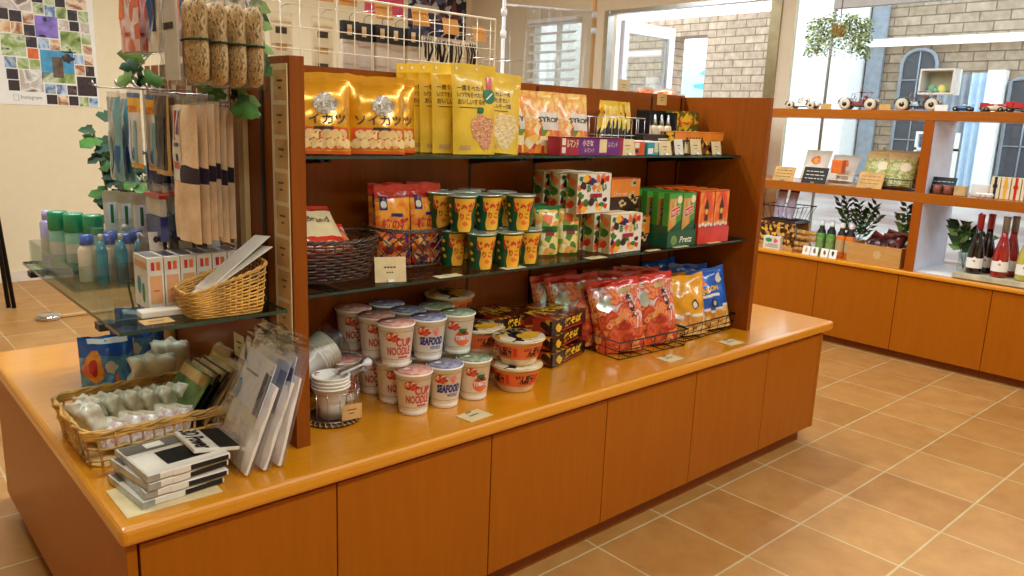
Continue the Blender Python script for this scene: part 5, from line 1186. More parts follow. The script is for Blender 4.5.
for k, (mm, q) in enumerate(cols5):
    t = thing('flat_pack', f'flat slim packet leaning at the right end of the wicker tray, {q}', 'packet', (.205+.022*k, .40+.006*k, Cz+.012), rot=(radians(0), radians(34), 0)); t['group'] = 'slim packets leaning in the wicker tray'
    MB().box(0, -.075, 0, .006, .075, .14, mm).build('packet', t, bev=.001); MB().box(-.0012, -.07, .112, 0, .07, .136, 'card_tan').build('header_card', t)
    MB().box(-.0006, -.0765, -.0006, .0072, .0765, .145, 'film').build('clear_wrap', t)
for k, q in enumerate(('in front of', 'behind')):
    t = thing('flat_pack', f'clear wrapped card packet at the tray back right, {q} its twin', 'packet', (.318+.010*k, .475+.012*k, Cz+.016), rot=(0, radians(24), radians(6)))
    MB().box(0, -.04, 0, .005, .04, .135, 'card_tan').build('packet', t); MB().box(-.001, -.034, .08, 0, .034, .12, 'yellow_film').build('label_card', t)
    MB().box(-.0014, -.0415, -.0006, .0062, .0415, .142, 'film').build('clear_wrap', t)
# diaper style packs and crumpled white ones behind
art('art_sea', [(40, 120, 180), (90, 160, 200), (30, 90, 170), (150, 196, 214)], 14, 'noise', .25, .5)
S = bag_fn(.125, .182, .10, .12, .95, .005, 151, .03); b, s = bag(S, lambda u, v: 'film_blue' if v > .62 else 'art_sea', 'film_blue', .12, seal_m='film_soft')
b.text('Milky', offs(S, .0025), -.85, .08, -.1, .22, 'navy', rot=-.06, fat=.03); b.disc(offs(S, .0018), -.6, .50, .34, .18, 'art_orange', 16, 3, .5, 1); b.disc(offs(S, .0026), -.62, .50, .17, .10, 'label_red', 12, 2, .5, 4); b.disc(offs(S, .0018), -.02, .5, .25, .08, 'off_white', 14, 2, .5, 2); b.disc(offs(S, .0018), .2, .24, .3, .08, 'off_white', 14, 2, .5, 3); b.disc(offs(S, .0024), .15, .34, .07, .07, 'print_orange', 10, 1, .4, 3)
b.rect(offs(S, .002), -.7, .80, .7, .86, 'white', 8, 1); b.rect(offs(S, .0016), .9, .05, .97, .8, 'off_white', 2, 8); b.rect(offs(S, .002), -.15, .03, .6, .10, 'print_orange', 5, 1)
dp = make('detergent_pack', 'blue pack with orange picture, leftmost behind the wicker tray', 'pack', [('pouch', b), ('top_seal', s)], (.168, .668, Cz), rot=(radians(-2), 0, radians(-4)), group='blue packs behind the wicker tray')
dup(dp, 'blue pack behind the left crumpled white parcel', (.262, .80, Cz), rz=-.05, scale=(.85, 1, 1)); dup(dp, 'blue pack behind the right crumpled white parcel', (.318, .92, Cz), rz=-.1)
b = blob(.120, .080, .115, 'crinkle_white', 9, 6, .020, 20, 26)
cw = make('wrapped_parcel', 'crumpled white wrapped parcel behind the wicker tray, left one', 'parcel', [('wrap', b)], (.252, .625, Cz), rot=(0, 0, radians(-14)), group='crumpled white parcels')
dup(cw, 'crumpled white wrapped parcel behind the wicker tray, right one against the rack', (.328, .72, Cz), rot=(0, 0, radians(-24)), scale=(.85, 1, 1))
# flat stack of black and white cushion packs
def cush(k, label, loc, rz):
    t = thing('flat_pack', label, 'flat pack', loc, rz); t['group'] = 'black and white flat packs in a pile'
    w, d, h = .155, .155, .013
    MB().box(0, 0, 0, w, d, h, 'off_white').build('body', t, bev=.003)
    m = MB(); F = lambda u, v: Vector((w*u, d*v, h+.0006)); G = lambda u, v: Vector((w*u, d*v, h+.0012))
    m.rect(F, .02, .03, .97, .97, 'off_white', 1, 1); m.rect(G, .02, .68, .70, .96, 'smoke', 1, 1); m.rect(lambda u, v: F(u, v)+Vector((0, 0, .0012)), .28, .74, .5, .9, 'off_white', 1, 1)
    m.rect(G, .30, .16, .82, .58, 'black', 1, 1); m.build('cover', t); MB().box(-.001, -.001, .001, .022, .06, h-.001, 'silver_film').box(.045, -.0012, .001, .075, 0, h-.001, 'off_white').build('band', t)
    MB().box(-.0008, -.0014, .0, 0, d, h, 'silver_film').build('spine', t)
    MB().box(.078, -.0012, .002, .15, 0, h-.002, 'ink_black').build('edge_print', t)
for k in range(4): cush(k, 'black and white flat pack in the pile at the worktop corner, %s' % ['lowest', 'second from bottom', 'third from bottom', 'topmost'][k], (.052+.006*k-(.006 if k == 3 else 0), .050+.003*(k % 2), Cz+.0022+k*.0152), radians([6, 3, 8, 4][k]))
t = thing('flat_pack', 'black and white pack with large lettering resting askew on the right of the pile', 'flat pack', (.158, .088, Cz+.066), rot=(radians(-2), radians(9), radians(-2)))
w, d, h = .088, .12, .008; MB().box(0, 0, 0, w, d, h, 'off_white').build('body', t, bev=.002); m = MB(); F = lambda u, v: Vector((w*u, d*v, h+.0006)); m.rect(F, .55, .0, 1, 1, 'ink_black', 1, 1)
m.text('3D Power', lambda u, v: Vector((w*(.5-v), d*(.95-u*.9), h+.0010)), .0, .12, 1, .42, 'ink_black', fat=.03) if 0 else m.text('3D Power', lambda u, v: Vector((w*(.08+.40*v), d*(.97-.94*u), h+.0010)), 0, 0, 1, 1, 'ink_black', fat=.03); m.build('cover', t)
tag(MB().box(.022, .036, Cz, .19, .165, Cz+.0018, 'card_pale').build('paper_mat'), 'worn tan paper mat under the pile of flat packs', 'mat')
# white shirts in clear film
plain('cloth_white', (232, 222, 208), .8, bump=.5, bscale=14)
def shirt(label, x0, z0, tiltdeg, sw, card=True):
    t = thing('shirt_pack', label, 'shirt pack', (x0, .065, z0), rot=(0, radians(tiltdeg), radians(sw))); t['group'] = 'white shirts in clear film'
    L_, W_ = .225, .17
    m = MB(); nz = lambda u, v: .004*noise.noise(Vector((u*4, v*5, x0*90)))
    Sf = lambda u, v: Vector((-.012*max(0, 1-abs(2*u-1)**4)*max(0, 1-abs(2*v-1)**6)-nz(u, v), W_*u, L_*v*.80))
    m.surf(Sf, 16, 18, 'cloth_white', flip=False); m.surf(lambda u, v: Vector((.006, W_*u, L_*v*.80)), 8, 8, 'cloth_white', flip=True)
    for e in (0, 1): m.surf(lambda u, v: Sf(e, v)*(1-u)+Vector((.006, W_*e, L_*v*.8))*u, 1, 18, 'cloth_white'); m.surf(lambda u, v: Sf(u, e)*(1-v)+Vector((.006, W_*u, L_*e*.8))*v, 16, 1, 'cloth_white')
    m.build('shirt', t)
    MB().box(-.014, .004, L_*.52, -.0125, W_*.86, L_*.99, 'cool_white').box(-.0148, .004, L_*.5, -.0141, W_*.2, L_*.88, 'navy').rect(lambda u, v: Vector((-.0152, u, v)), W_*.35, L_*.80, W_*.75, L_*.82, 'ink', 1, 1).disc(lambda u, v: Vector((-.0152, W_*.78+u, L_*.62+v)), 0, 0, .016, .022, 'pack_teal', 12, 1, .5, 2).build('printed_card', t)
    m = MB(); N_ = lambda u, v: .006*noise.noise(Vector((u*5+x0*50, v*6, 2)))
    m.surf(lambda u, v: Vector((-.018-N_(u, v)*1.0, (W_+.012)*u-.006, (L_+.02)*v-.004)), 14, 18, 'film'); m.surf(lambda u, v: Vector((.009, (W_+.012)*u-.006, (L_+.02)*v-.004)), 2, 2, 'film')
    m.surf(lambda u, v: Vector((-.012+.018*noise.noise(Vector((u*7, v*5, x0*70))), (W_+.012)*u-.006, L_+.015+.035*v*(1-.4*abs(u-.5)))), 14, 6, 'film'); m.build('clear_wrap', t)
shirt('white shirt pack in clear film, foremost of those leaning on the rack', .245, Cz+.006, 22, -4)
shirt('white shirt pack in clear film, middle one of those leaning on the rack', .283, Cz+.006, 21, 0)
shirt('white shirt pack in clear film, hindmost against the end of the rack', .315, Cz+.006, 16, 3)
# ---------------- main wire grid above the rack and things hung behind it
t = thing('wire_grid', 'white wire grid standing along the top of the back board', 'wire grid', (0, .52, 0))
m = MB()
for k in range(16): x = .46+k*.0505; m.tube([(x, 0, 1.22), (x, 0, 1.468)], .0013, 'white_wire', 5)
for k in range(5): z = 1.23+k*.052; m.tube([(.44, .0026, z), (1.235, .0026, z)], .0013, 'white_wire', 5)
m.build('grid', t)
m = MB(); m.tube([(.435, 0, 1.225), (1.235, 0, 1.225), (1.235, 0, 1.47), (.435, 0, 1.47)], .0032, 'white_wire', 6, True); m.build('frame', t)
m = MB(); [m.box(x-.01, -.02, 1.20, x+.01, .0, 1.23, 'white_wire') for x in (.6,)]; m.build('clamp', t); MB().box(1.09, -.02, 1.20, 1.11, .0, 1.23, 'white_wire').build('clamp', t)
plain('card_orange', (206, 146, 70), .7, var=.06); plain('sock_grey', (90, 88, 90), .9, var=.1); plain('sock_beige', (206, 194, 176), .9, var=.06); plain('header_black', (28, 26, 28), .5)
for k, (x, z, w) in enumerate(((.62, 1.482, .052), (.685, 1.476, .052), (.752, 1.473, .052), (.862, 1.452, .052), (.98, 1.448, .055), (1.085, 1.435, .055), (1.19, 1.425, .045))):
    ticket((x-w/2, .532, z-.02), (1, 0, .0), (0, .25 if k != 2 else .1, 1), w, .045, 'orange tan price card behind the wire grid, ' + ['leftmost', 'second from the left', 'third from the left', 'fourth from the left', 'fifth from the left', 'sixth from the left', 'rightmost'][k], name='price_card', m='card_orange', lines=0)
def sock(kind, x, y, label, w=.062, h=.19, zt=1.425):
    t = thing({'s': 'sock_pack', 'c': 'charm_pack', 'p': 'paper_pack'}[kind], label, 'hanging pack', (x, y, zt))
    if kind == 's':
        MB().box(-w/2, -.008, -h, w/2, .008, -.055, 'sock_beige').build('sock', t, bev=.004); MB().box(-w/2, -.010, -.056, w/2, .010, -.008, 'header_black').build('header_card', t); MB().box(-w/2+.012, -.0112, -.045, -w/2+.026, -.0101, -.018, 'box_cream').build('sticker', t)
    elif kind == 'c':
        m = MB(); rq = random.Random(int(x*1000)); [m.tube([(-.018+.009*q, 0, -.005), (-.020+.010*q+rq.uniform(-.008, .008), -.008, -.03-.01*rq.random()), (-.014+.008*q+rq.uniform(-.01, .01), 0, -.055-.03*rq.random())], rq.uniform(.0018, .004), 'header_black', 5) for q in range(5)]; m.build('strap', t, kind='stuff'); MB().box(-.022, -.003, -.012, .022, .003, 0, 'off_white').build('header_card', t)
    else:
        MB().box(-w/2, -.004, -h, w/2, .004, -.012, 'box_cream').build('sheet', t); m = MB(); [m.rect(lambda u, v: Vector((w*(u-.5), -.0046, -h*(1-v))), .2, .72-.2*q, .75, .80-.2*q, ['ink', 'card_tan', 'ink'][q], 1, 1) for q in range(3)]; m.build('print', t, kind='stuff'); MB().box(-w/2-.002, -.0055, -h-.002, w/2+.002, .0055, -.004, 'film').build('clear_wrap', t)
    MB().tube([(0, 0, -.008), (0, 0, .006), (0, -.02, .012), (0, -(y-.53)+.004, .010)], .0014, 'steel', 5).build('hook', t)
for k, x in enumerate((.44, .60, .715)): sock('p', x, .60, 'cream printed paper pack hanging behind the grid, ' + ['at its left end', 'second from the left', 'third, beside the black headed socks'][k], .055, .2, 1.43)
for k, x in enumerate((.80, .853, .905, .958, 1.01)): sock('s', x+.03, .66+.012*(k % 2), 'beige sock pack with black header behind the grid, ' + ['leftmost', 'second from the left', 'third from the left', 'fourth from the left', 'rightmost'][k], .05, .2, 1.44)
for k, x in enumerate((1.08, 1.13, 1.18, 1.235)): sock('c', x, .64, 'black strap charm hanging behind the grid, ' + ['leftmost', 'second', 'third', 'rightmost'][k], .05, .1, 1.415)
for k, x in enumerate((1.24, 1.30, 1.36)): sock('p', x, .74, 'clear wrapped paper pack low behind the right end of the grid, ' + ['left one', 'middle one', 'right one'][k], .055, .12, 1.355)
# ---------------- ivy
def leaf_mesh(mb, p, d, n_, sz, m):
    d = d.normalized(); s = d.cross(n_).normalized(); pr = [(0, 0), (.22, .42), (.10, .55), (.45, .75), (.34, .86), (.55, 1.0)]
    pts = [(0, 0), (.38, -.12), (.52, .22), (.30, .38), (.36, .66), (0, 1.05), (-.36, .66), (-.30, .38), (-.52, .22), (-.38, -.12)]
    c = p+d*(sz*.35)+n_*(sz*.06)
    vs = [c]+[p+s*(a*sz)+d*(b*sz)-n_*(abs(a)*sz*.18) for a, b in pts]; fs = [(0, 1+i, 1+(i+1) % 10) for i in range(10)]
    mb.add(vs, fs, m, True)
def vine(name, label, pts, seed, nl, sz, mats=('leaf', 'leaf_dark', 'leaf_light'), cat='ivy', stem_r=.0016):
    rr = random.Random(seed); t = thing(name, label, cat, pts[0]); o = Vector(pts[0]); P = [Vector(p)-o for p in pts]
    MB().tube(P, stem_r, 'stem', 5).build('stem', t); m = MB()
    for k in range(nl):
        q = (k+.5)/nl*(len(P)-1); i = min(int(q), len(P)-2); p = P[i].lerp(P[i+1], q-i)
        a = rr.uniform(0, 6.28); d = Vector((cos(a), sin(a), rr.uniform(-.9, .2))); n_ = Vector((rr.uniform(-.5, .1), -1, rr.uniform(.1, .6))).normalized()
        st = p+d*sz*.4; m.tube([p, p.lerp(st, .5), st], .0008, 'stem', 4); leaf_mesh(m, st, d-n_*d.dot(n_)*.6, n_, sz*rr.uniform(.75, 1.2), mats[k % len(mats)])
    m.build('foliage', t)
vine('ivy_vine', 'trailing green ivy hanging down beside the left end of the rack, upper strand', [(.335, .30, 1.56), (.333, .29, 1.47), (.33, .285, 1.38), (.325, .27, 1.30), (.31, .235, 1.25), (.30, .205, 1.215), (.30, .20, 1.185)], 5, 24, .042)
vine('ivy_vine', 'green ivy strand trailing over the top corner of the rack', [(.354, .30, 1.52), (.354, .26, 1.45), (.354, .235, 1.38), (.353, .22, 1.32), (.352, .21, 1.27)], 9, 20, .04)
vine('ivy_vine', 'small green ivy sprig behind the silver packets', [(.335, .66, 1.33), (.30, .66, 1.30), (.27, .64, 1.27), (.25, .63, 1.245)], 14, 8, .045)
# ============================================================ BACK OF THE SHOP
# photo poster on the cream wall
art('pic_green', [(70, 100, 40), (150, 170, 90), (210, 220, 180), (50, 70, 30)], 9, 'noise', .5, 0); art('pic_warm', [(210, 150, 80), (240, 220, 190), (150, 80, 40), (230, 190, 120)], 9, 'noise', .5, 0)
art('pic_dark', [(20, 18, 24), (60, 40, 30), (30, 26, 40), (120, 90, 60)], 10, 'noise', .5, 0); art('pic_sky', [(110, 160, 200), (200, 220, 236), (70, 110, 160), (190, 200, 190)], 8, 'noise', .5, 0)
art('pic_pale', [(226, 222, 214), (190, 176, 160), (240, 238, 234), (130, 110, 90)], 10, 'noise', .5, 0); plain('pic_purple', (130, 110, 190), .5, var=.2); plain('pic_orange', (220, 110, 40), .5, var=.15); plain('pic_rock', (96, 80, 64), .6, var=.3); plain('pic_blue', (70, 150, 190), .5, var=.1); plain('paper_white', (240, 238, 228), .6, var=.01)
def wp(px, py): return (.684+(px*.2188+.0)*.0059, 1.807-py*.2188*.00655+.063)   # poster grid units -> wall x, z
t = thing('wall_poster', 'large white poster of many small photographs on the cream wall', 'poster', (0, YB-.001, 0))
MB().box(.60, -.002, wp(0, 492)[1], wp(432, 0)[0], 0, 2.02, 'paper_white').build('sheet', t)
cells = [(-60,-60,58,18,'pic_pale'),(0,0,150,80,'pic_pale'),(155,0,203,40,'pic_dark'),(207,0,255,45,'pic_green'),(258,2,303,50,'pic_dark'),(307,-40,402,52,'pic_warm'),(158,42,206,90,'pic_green'),(209,48,256,96,'pic_sky'),(260,52,307,100,'pic_green'),(311,57,356,104,'pic_dark'),(361,58,406,108,'pic_green'),
(0,78,48,126,'pic_dark'),(52,84,104,132,'pic_dark'),(109,92,156,136,'pic_warm'),(2,130,52,180,'pic_warm'),(56,135,104,184,'pic_warm'),(110,140,158,188,'pic_dark'),(266,105,312,150,'pic_pale'),(316,108,360,150,'pic_dark'),(366,110,408,156,'pic_pale'),
(6,186,112,280,'pic_green'),(114,192,162,238,'pic_dark'),(118,242,165,287,'pic_orange'),(168,194,216,240,'pic_sky'),(220,196,266,242,'pic_warm'),(270,154,364,250,'pic_green'),(368,160,412,206,'pic_green'),(370,210,414,252,'pic_warm'),
(14,285,64,332,'pic_sky'),(70,288,118,334,'pic_green'),(122,290,168,335,'pic_green'),(326,256,370,298,'pic_sky'),(374,256,416,300,'pic_warm'),(328,303,372,348,'pic_warm'),(376,304,418,350,'pic_dark'),
(18,337,68,382,'pic_dark'),(74,338,176,434,'pic_pale'),(22,386,70,432,'pic_dark'),(332,354,424,442,'pic_dark'),(182,394,230,438,'pic_sky'),(234,396,280,440,'pic_sky'),(284,398,328,440,'pic_dark'),(186,443,234,486,'pic_dark'),(237,444,284,488,'pic_warm'),(288,446,332,488,'pic_dark'),(336,448,380,490,'pic_green'),(384,450,424,490,'pic_sky')]
m = MB()
for x0, y0, x1, y1, c in cells:
    a = wp(max(x0, -50), y1); b = wp(x1, y0); m.box(a[0], -.0028, a[1], b[0], -.0021, min(b[1], 2.0), c)
m.build('small_photos', t, kind='stuff')
m = MB(); a = wp(160, 190); b = wp(262, 96); m.box(a[0], -.0028, a[1], b[0], -.0021, b[1], 'pic_purple'); f2 = lambda u, v: Vector((a[0]+(b[0]-a[0])*u, -.0033, a[1]+(b[1]-a[1])*v)); m.disc(f2, .45, .85, .1, .12, 'navy', 12, 1); m.disc(f2, .3, .06, .18, .06, 'pic_dark', 10, 1, .6, 1); m.build('balloon_photo', t)
m = MB(); a2 = wp(172, 388); b2 = wp(324, 244); m.box(a2[0], -.0028, a2[1], b2[0], -.0021, b2[1], 'pic_blue'); f3 = lambda u, v: Vector((a2[0]+(b2[0]-a2[0])*u, -.0033, a2[1]+(b2[1]-a2[1])*v)); m.rect(f3, 0, 0, 1, .3, 'pic_green', 1, 1); m.rect(lambda u, v: f3(u, v)+Vector((0, -.0004, 0)), .34, .16, .66, .80, 'pic_rock', 1, 1); m.disc(lambda u, v: f3(u, v)+Vector((0, -.0008, 0)), .8, .8, .2, .14, 'pic_dark', 14, 1, .8, 2); m.build('tower_photo', t)
m = MB(); a = wp(72, 472); b = wp(164, 450); m.text('Instagram', lambda u, v: Vector((u, -.0028, v)), a[0], a[1], b[0], b[1], 'smoke', keep=False); a = wp(40, 474); b = wp(62, 450); m.tube([(a[0], -.003, a[1]), (b[0], -.003, a[1]), (b[0], -.003, b[1]), (a[0], -.003, b[1])], .0015, 'smoke', 4, True); m.build('lettering', t)
# wall posters seen over the grid
art('art_collage', [(30, 32, 60), (60, 70, 110), (120, 60, 70), (180, 190, 200), (24, 24, 40), (90, 100, 130)], 22, 'voronoi', .5, 0)
t = thing('wall_poster', 'dark blue collage poster on the far wall above the wire grid', 'poster', (0, YB-.001, 0)); MB().box(3.79, -.003, 1.90, 4.44, 0, 2.46, 'art_collage').build('sheet', t); MB().box(3.86, -.0038, 2.10, 4.1, -.0031, 2.16, 'off_white').build('caption_panel', t)
plain('pink_paper', (226, 90, 120), .6, var=.1)
t = thing('wall_poster', 'pink paper sheet on the far wall left of the dark collage', 'poster', (0, YB-.001, 0)); MB().box(3.35, -.003, 2.03, 3.74, 0, 2.46, 'pink_paper').build('sheet', t)
# clear vinyl screen on a stand
t = thing('vinyl_screen', 'clear vinyl droplet screen on a tall pipe stand beyond the rack', 'screen', (0, 2.5, 0))
MB().lathe([(.012, .0), (.012, 2.3)], 'white', 12, axis=TR(2.985, 0, 0)).build('pole', t); MB().lathe([(.014, .0), (.014, 2.3)], 'crate_wood', 12, axis=TR(3.80, 0, 0)).build('pole', t)
for x, z in ((2.985, 1.83), (2.985, 1.7), (3.8, 1.905), (3.8, 1.80)): MB().lathe([(.019, -.02), (.02, 0), (.019, .02)], 'white', 12, axis=TR(x, 0, z)).build('joint', t)
MB().tube([(2.985, 0, 1.875), (3.80, 0, 1.925)], .007, 'white', 8).build('top_rail', t)
m = MB(); m.surf(lambda u, v: Vector((2.99+.80*u, -.01+.018*sin(u*9+v*2)+.01*sin(u*23), .95+.93*v+.045*u*v)), 40, 12, 'vinyl'); m.build('sheet', t)
for x in (2.985, 3.8): MB().box(x-.02, -.22, 0, x+.02, .22, .025, 'white').build('foot', t, bev=.004)
# black folding stand at the left edge
t = thing('easel', 'black metal easel standing near the far wall at the left edge', 'easel', (.44, 3.9, 0))
for a, b in (((.055, 0, .005), (-.02, .12, 1.35)), ((-.22, .02, .005), (-.05, .12, 1.35)), ((-.10, .42, .005), (-.035, .14, 1.33)), ((.02, -.05, .02), (.0, .09, .85))): MB().tube([a, b], .012, 'black_metal', 8).build('leg', t)
# chrome disc and stick on the floor
t = thing('floor_stand', 'round chrome disc with a flat pale wooden stick on the floor behind the island', 'floor stand', (.60, 3.55, 0)); MB().lathe([(.062, 0), (.066, .006), (.066, .018), (.058, .026), (0, .028)], 'chrome', 30).build('disc', t); MB().box(.06, -.018, .004, .62, .018, .014, 'pale_wood').build('stick', t)
# potted plant behind the mesh
t = thing('potted_plant', 'leafy green potted plant standing behind the left end of the rack', 'potted plant', (.56, 1.62, 0))
MB().lathe([(.11, 0), (.12, .01), (.15, .28), (.16, .285), (.16, .30), (.14, .30), (.135, .27), (0, .27)], 'white', 30).build('pot', t); m = MB(); rr = random.Random(4); st = MB()
for k in range(9):
    a = k*.7; top_ = Vector((.17*cos(a)*rr.uniform(.6, 1.2), .16*sin(a), rr.uniform(.88, 1.16))); base = Vector((.03*cos(a), .03*sin(a), .27)); pts = [base.lerp(top_, s/5)+Vector((0, 0, -.05*(s/5-1)*(s/5))) for s in range(6)]; st.tube(pts, .004, 'stem', 5)
    for q in range(11):
        s = .62+.38*q/10; i = min(int(s*5), 4); p = pts[i].lerp(pts[i+1], s*5-i); d = Vector((rr.uniform(-1, 1), rr.uniform(-1, .4), rr.uniform(-.3, .5))).normalized(); n_ = Vector((rr.uniform(-.4, .4), -.7, .7)).normalized(); leaf_mesh(m, p, d-n_*d.dot(n_), n_, rr.uniform(.045, .07), 'leaf_dark' if q % 3 else 'leaf')
st.build('stem', t); m.build('foliage', t)
# ============================================================ WALL SHELVING ON THE RIGHT
Aw = 1.3106; Bw_ = .8966; Fw = CW+.0042; Fl = CW+.0006
# vintage toy cars
plain('leaf_pale', (178, 188, 138), .5, var=.2); plain('toy_black', (24, 24, 28), .25, coat=.6); plain('toy_red', (120, 30, 34), .25, coat=.6); plain('tyre_cream', (222, 204, 170), .5); plain('toy_bright', (200, 40, 36), .3, coat=.4); plain('toy_blue', (50, 96, 150), .3, coat=.4); plain('leather', (140, 72, 50), .5)
def wheel(x, y, r, m1='tyre_cream', m2='toy_black'):
    w = MB().lathe([(r*.55, -.006), (r, -.005), (r, .005), (r*.55, .006)], m1, 22, axis=TR(x, y, r, pi/2)); w.hub = MB(); w.hub.lathe([(r*.55, -.0045), (r*.2, -.009), (0, -.010)], m2, 16, axis=TR(x, y, r, pi/2), cap=False); w.hub.lathe([(r*.55, .0045), (r*.2, .009), (0, .010)], m2, 16, axis=TR(x, y, r, pi/2), cap=False)
    return w
def put_wheel(w, t): o = w.build('wheel', t); w.hub.build('hub', o)
def vintage(label, loc, rz, body, L_=.2, wr=.026, roof=None, people=False):
    t = thing('toy_car', label, 'toy car', loc, rz); h = wr
    b = MB(); sec = lambda x, w, z0, z1: [(x, -w, z0), (x, w, z0), (x, w*.85, z1), (x, -w*.85, z1)]
    st = [(-L_*.48, .020, h*.9, h*1.5), (-L_*.30, .024, h*.7, h*2.0), (-L_*.05, .026, h*.7, h*2.0), (0, .026, h*.7, h*1.5), (L_*.18, .026, h*.7, h*1.6), (L_*.22, .022, h*.75, h*2.1), (L_*.44, .016, h*.9, h*1.85), (L_*.47, .012, h*1.0, h*1.6)]
    vs = [p for s in st for p in sec(*s)]; fs = [(0, 1, 2, 3), tuple(len(vs)-4+k for k in (3, 2, 1, 0))]
    for i in range(len(st)-1):
        for k in range(4): fs.append((i*4+k, i*4+4+k, i*4+4+(k+1) % 4, i*4+(k+1) % 4))
    b.add(vs, fs, body); b.build('body', t, bev=.002)
    for x in (-L_*.32, L_*.32):
        for y in (-.033, .033): put_wheel(wheel(x, y, wr), t)
    for y in (-.034, .034):
        m = MB(); m.surf(lambda u, v: Vector((-L_*.32+wr*1.25*cos(pi*u), y-.008+.016*v, wr+wr*1.25*sin(pi*u))), 12, 1, 'toy_black'); m.surf(lambda u, v: Vector((L_*.32+wr*1.25*cos(pi*u), y-.008+.016*v, wr+wr*1.25*sin(pi*u))), 12, 1, 'toy_black'); m.box(-L_*.32+wr*1.2, y-.008, h*.55, L_*.32-wr*1.2, y+.008, h*.7, 'toy_black'); m.build('fender', t)
    MB().tube([(L_*.2, -.02, h*2), (L_*.17, -.02, h*2.9), (L_*.17, .02, h*2.9), (L_*.2, .02, h*2)], .0015, 'brass_steel', 5).build('windscreen', t)
    MB().tube([(L_*.12+.012*cos(a*.6)*.4, .012*sin(a*.628), h*2.1+.010*cos(a*.628)) for a in range(10)], .0015, 'leather', 5, True).build('steering_wheel', t)
    MB().box(-L_*.12, -.02, h*1.5, -L_*.02, .02, h*1.8, 'leather').box(-L_*.16, -.02, h*1.5, -L_*.11, .02, h*2.5, 'leather').build('seat', t, bev=.002)
    if roof: MB().surf(lambda u, v: Vector((-L_*.28+L_*.34*u, -.028+.056*v, h*3.0+.006*sin(pi*v)+.004*sin(pi*u))), 6, 6, 'leather').tube([(-L_*.26, -.024, h*1.9), (-L_*.22, -.024, h*3.0)], .0014, 'brass_steel', 4).tube([(-L_*.26, .024, h*1.9), (-L_*.22, .024, h*3.0)], .0014, 'brass_steel', 4).build('folding_roof', t)
    if people:
        m = MB()
        for dx in (-.03, .01): m.lathe([(.009, 0), (.011, .008), (.006, .02), (.007, .024), (.008, .030), (.005, .037), (0, .038)], 'off_white', 12, axis=TR(dx, 0, h*1.55))
        m.build('figure', t, kind='stuff')
    for y in (-.014, .014): MB().lathe([(.001, 0), (.006, .004), (.006, .006), (0, .007)], 'brass_steel', 10, axis=TR(L_*.47, y, h*1.5, 0, pi/2)).build('headlamp', t)
vintage('black and white open toy car with two pale figures, leftmost on the top shelf', (XF+.08, 1.03, Aw), pi/2+.0, 'cup_white', .2, .021, people=True)
vintage('dark red vintage toy car with cream wheels and a brown hood on the top shelf', (XF+.08, .70, Aw), pi/2+.1, 'toy_red', .21, .030, roof=True)
vintage('black vintage toy car with cream wheels on the top shelf, near the white cube', (XF+.08, .39, Aw), pi/2+.1, 'toy_black', .22, .031, roof=True)
def racer(label, loc, body, L_=.10):
    t = thing('toy_car', label, 'toy car', loc, pi/2); MB().lathe([(.004, -L_/2), (.011, -L_*.3), (.013, 0), (.010, L_*.35), (.003, L_/2)], body, 14, axis=TR(0, 0, .017, 0, pi/2)).box(-L_*.1, -.007, .028, L_*.02, .007, .036, 'off_white').build('body', t)
    for x in (-L_*.32, L_*.3):
        for y in (-.017, .017): put_wheel(wheel(x, y, .012, 'toy_black', 'brass_steel'), t)
    MB().box(-L_*.5, -.016, .03, -L_*.42, .016, .033, body).build('wing', t)
racer('small blue racing toy car on the top shelf', (XF+.07, .17, Aw), 'toy_blue'); racer('small pale racing toy car between the blue and the red one', (XF+.07, .03, Aw), 'tyre_cream')
t = thing('toy_truck', 'red toy truck on the top shelf at the right of the racing cars', 'toy truck', (XF+.13, .06, Aw), pi/2); MB().box(-.05, -.02, .014, .05, .02, .02, 'toy_black').box(.02, -.018, .02, .05, .018, .045, 'toy_bright').box(-.05, -.02, .02, .015, -.017, .04, 'toy_bright').box(-.05, .017, .02, .015, .02, .04, 'toy_bright').box(-.05, -.017, .02, .015, .017, .024, 'toy_bright').build('body', t); [put_wheel(wheel(x, y, .011, 'toy_black', 'brass_steel'), t) for x in (-.032, .032) for y in (-.022, .022)]
t = thing('toy_truck', 'red toy truck at the right end of the toy row', 'toy truck', (XF+.09, -.065, Aw), pi/2); MB().box(-.05, -.02, .014, .05, .02, .02, 'toy_black').box(.02, -.018, .02, .05, .018, .05, 'toy_bright').box(-.05, -.02, .02, .015, .02, .045, 'toy_bright').build('body', t); [put_wheel(wheel(x, y, .011, 'toy_black', 'brass_steel'), t) for x in (-.032, .032) for y in (-.022, .022)]
for y, q in ((.86, 'beside the leftmost toy car'), (.535, 'left of the black vintage car'), (.255, 'right of the black vintage car')): tag(MB().box(XF+.02, y-.03, Aw, XF+.024, y+.03, Aw+.03, 'card_tan' if q[0] == 'b' or 'left of' in q else 'paper_white').xf(TR()).build('price_card'), 'small price card on the toy shelf, '+q, 'price card')
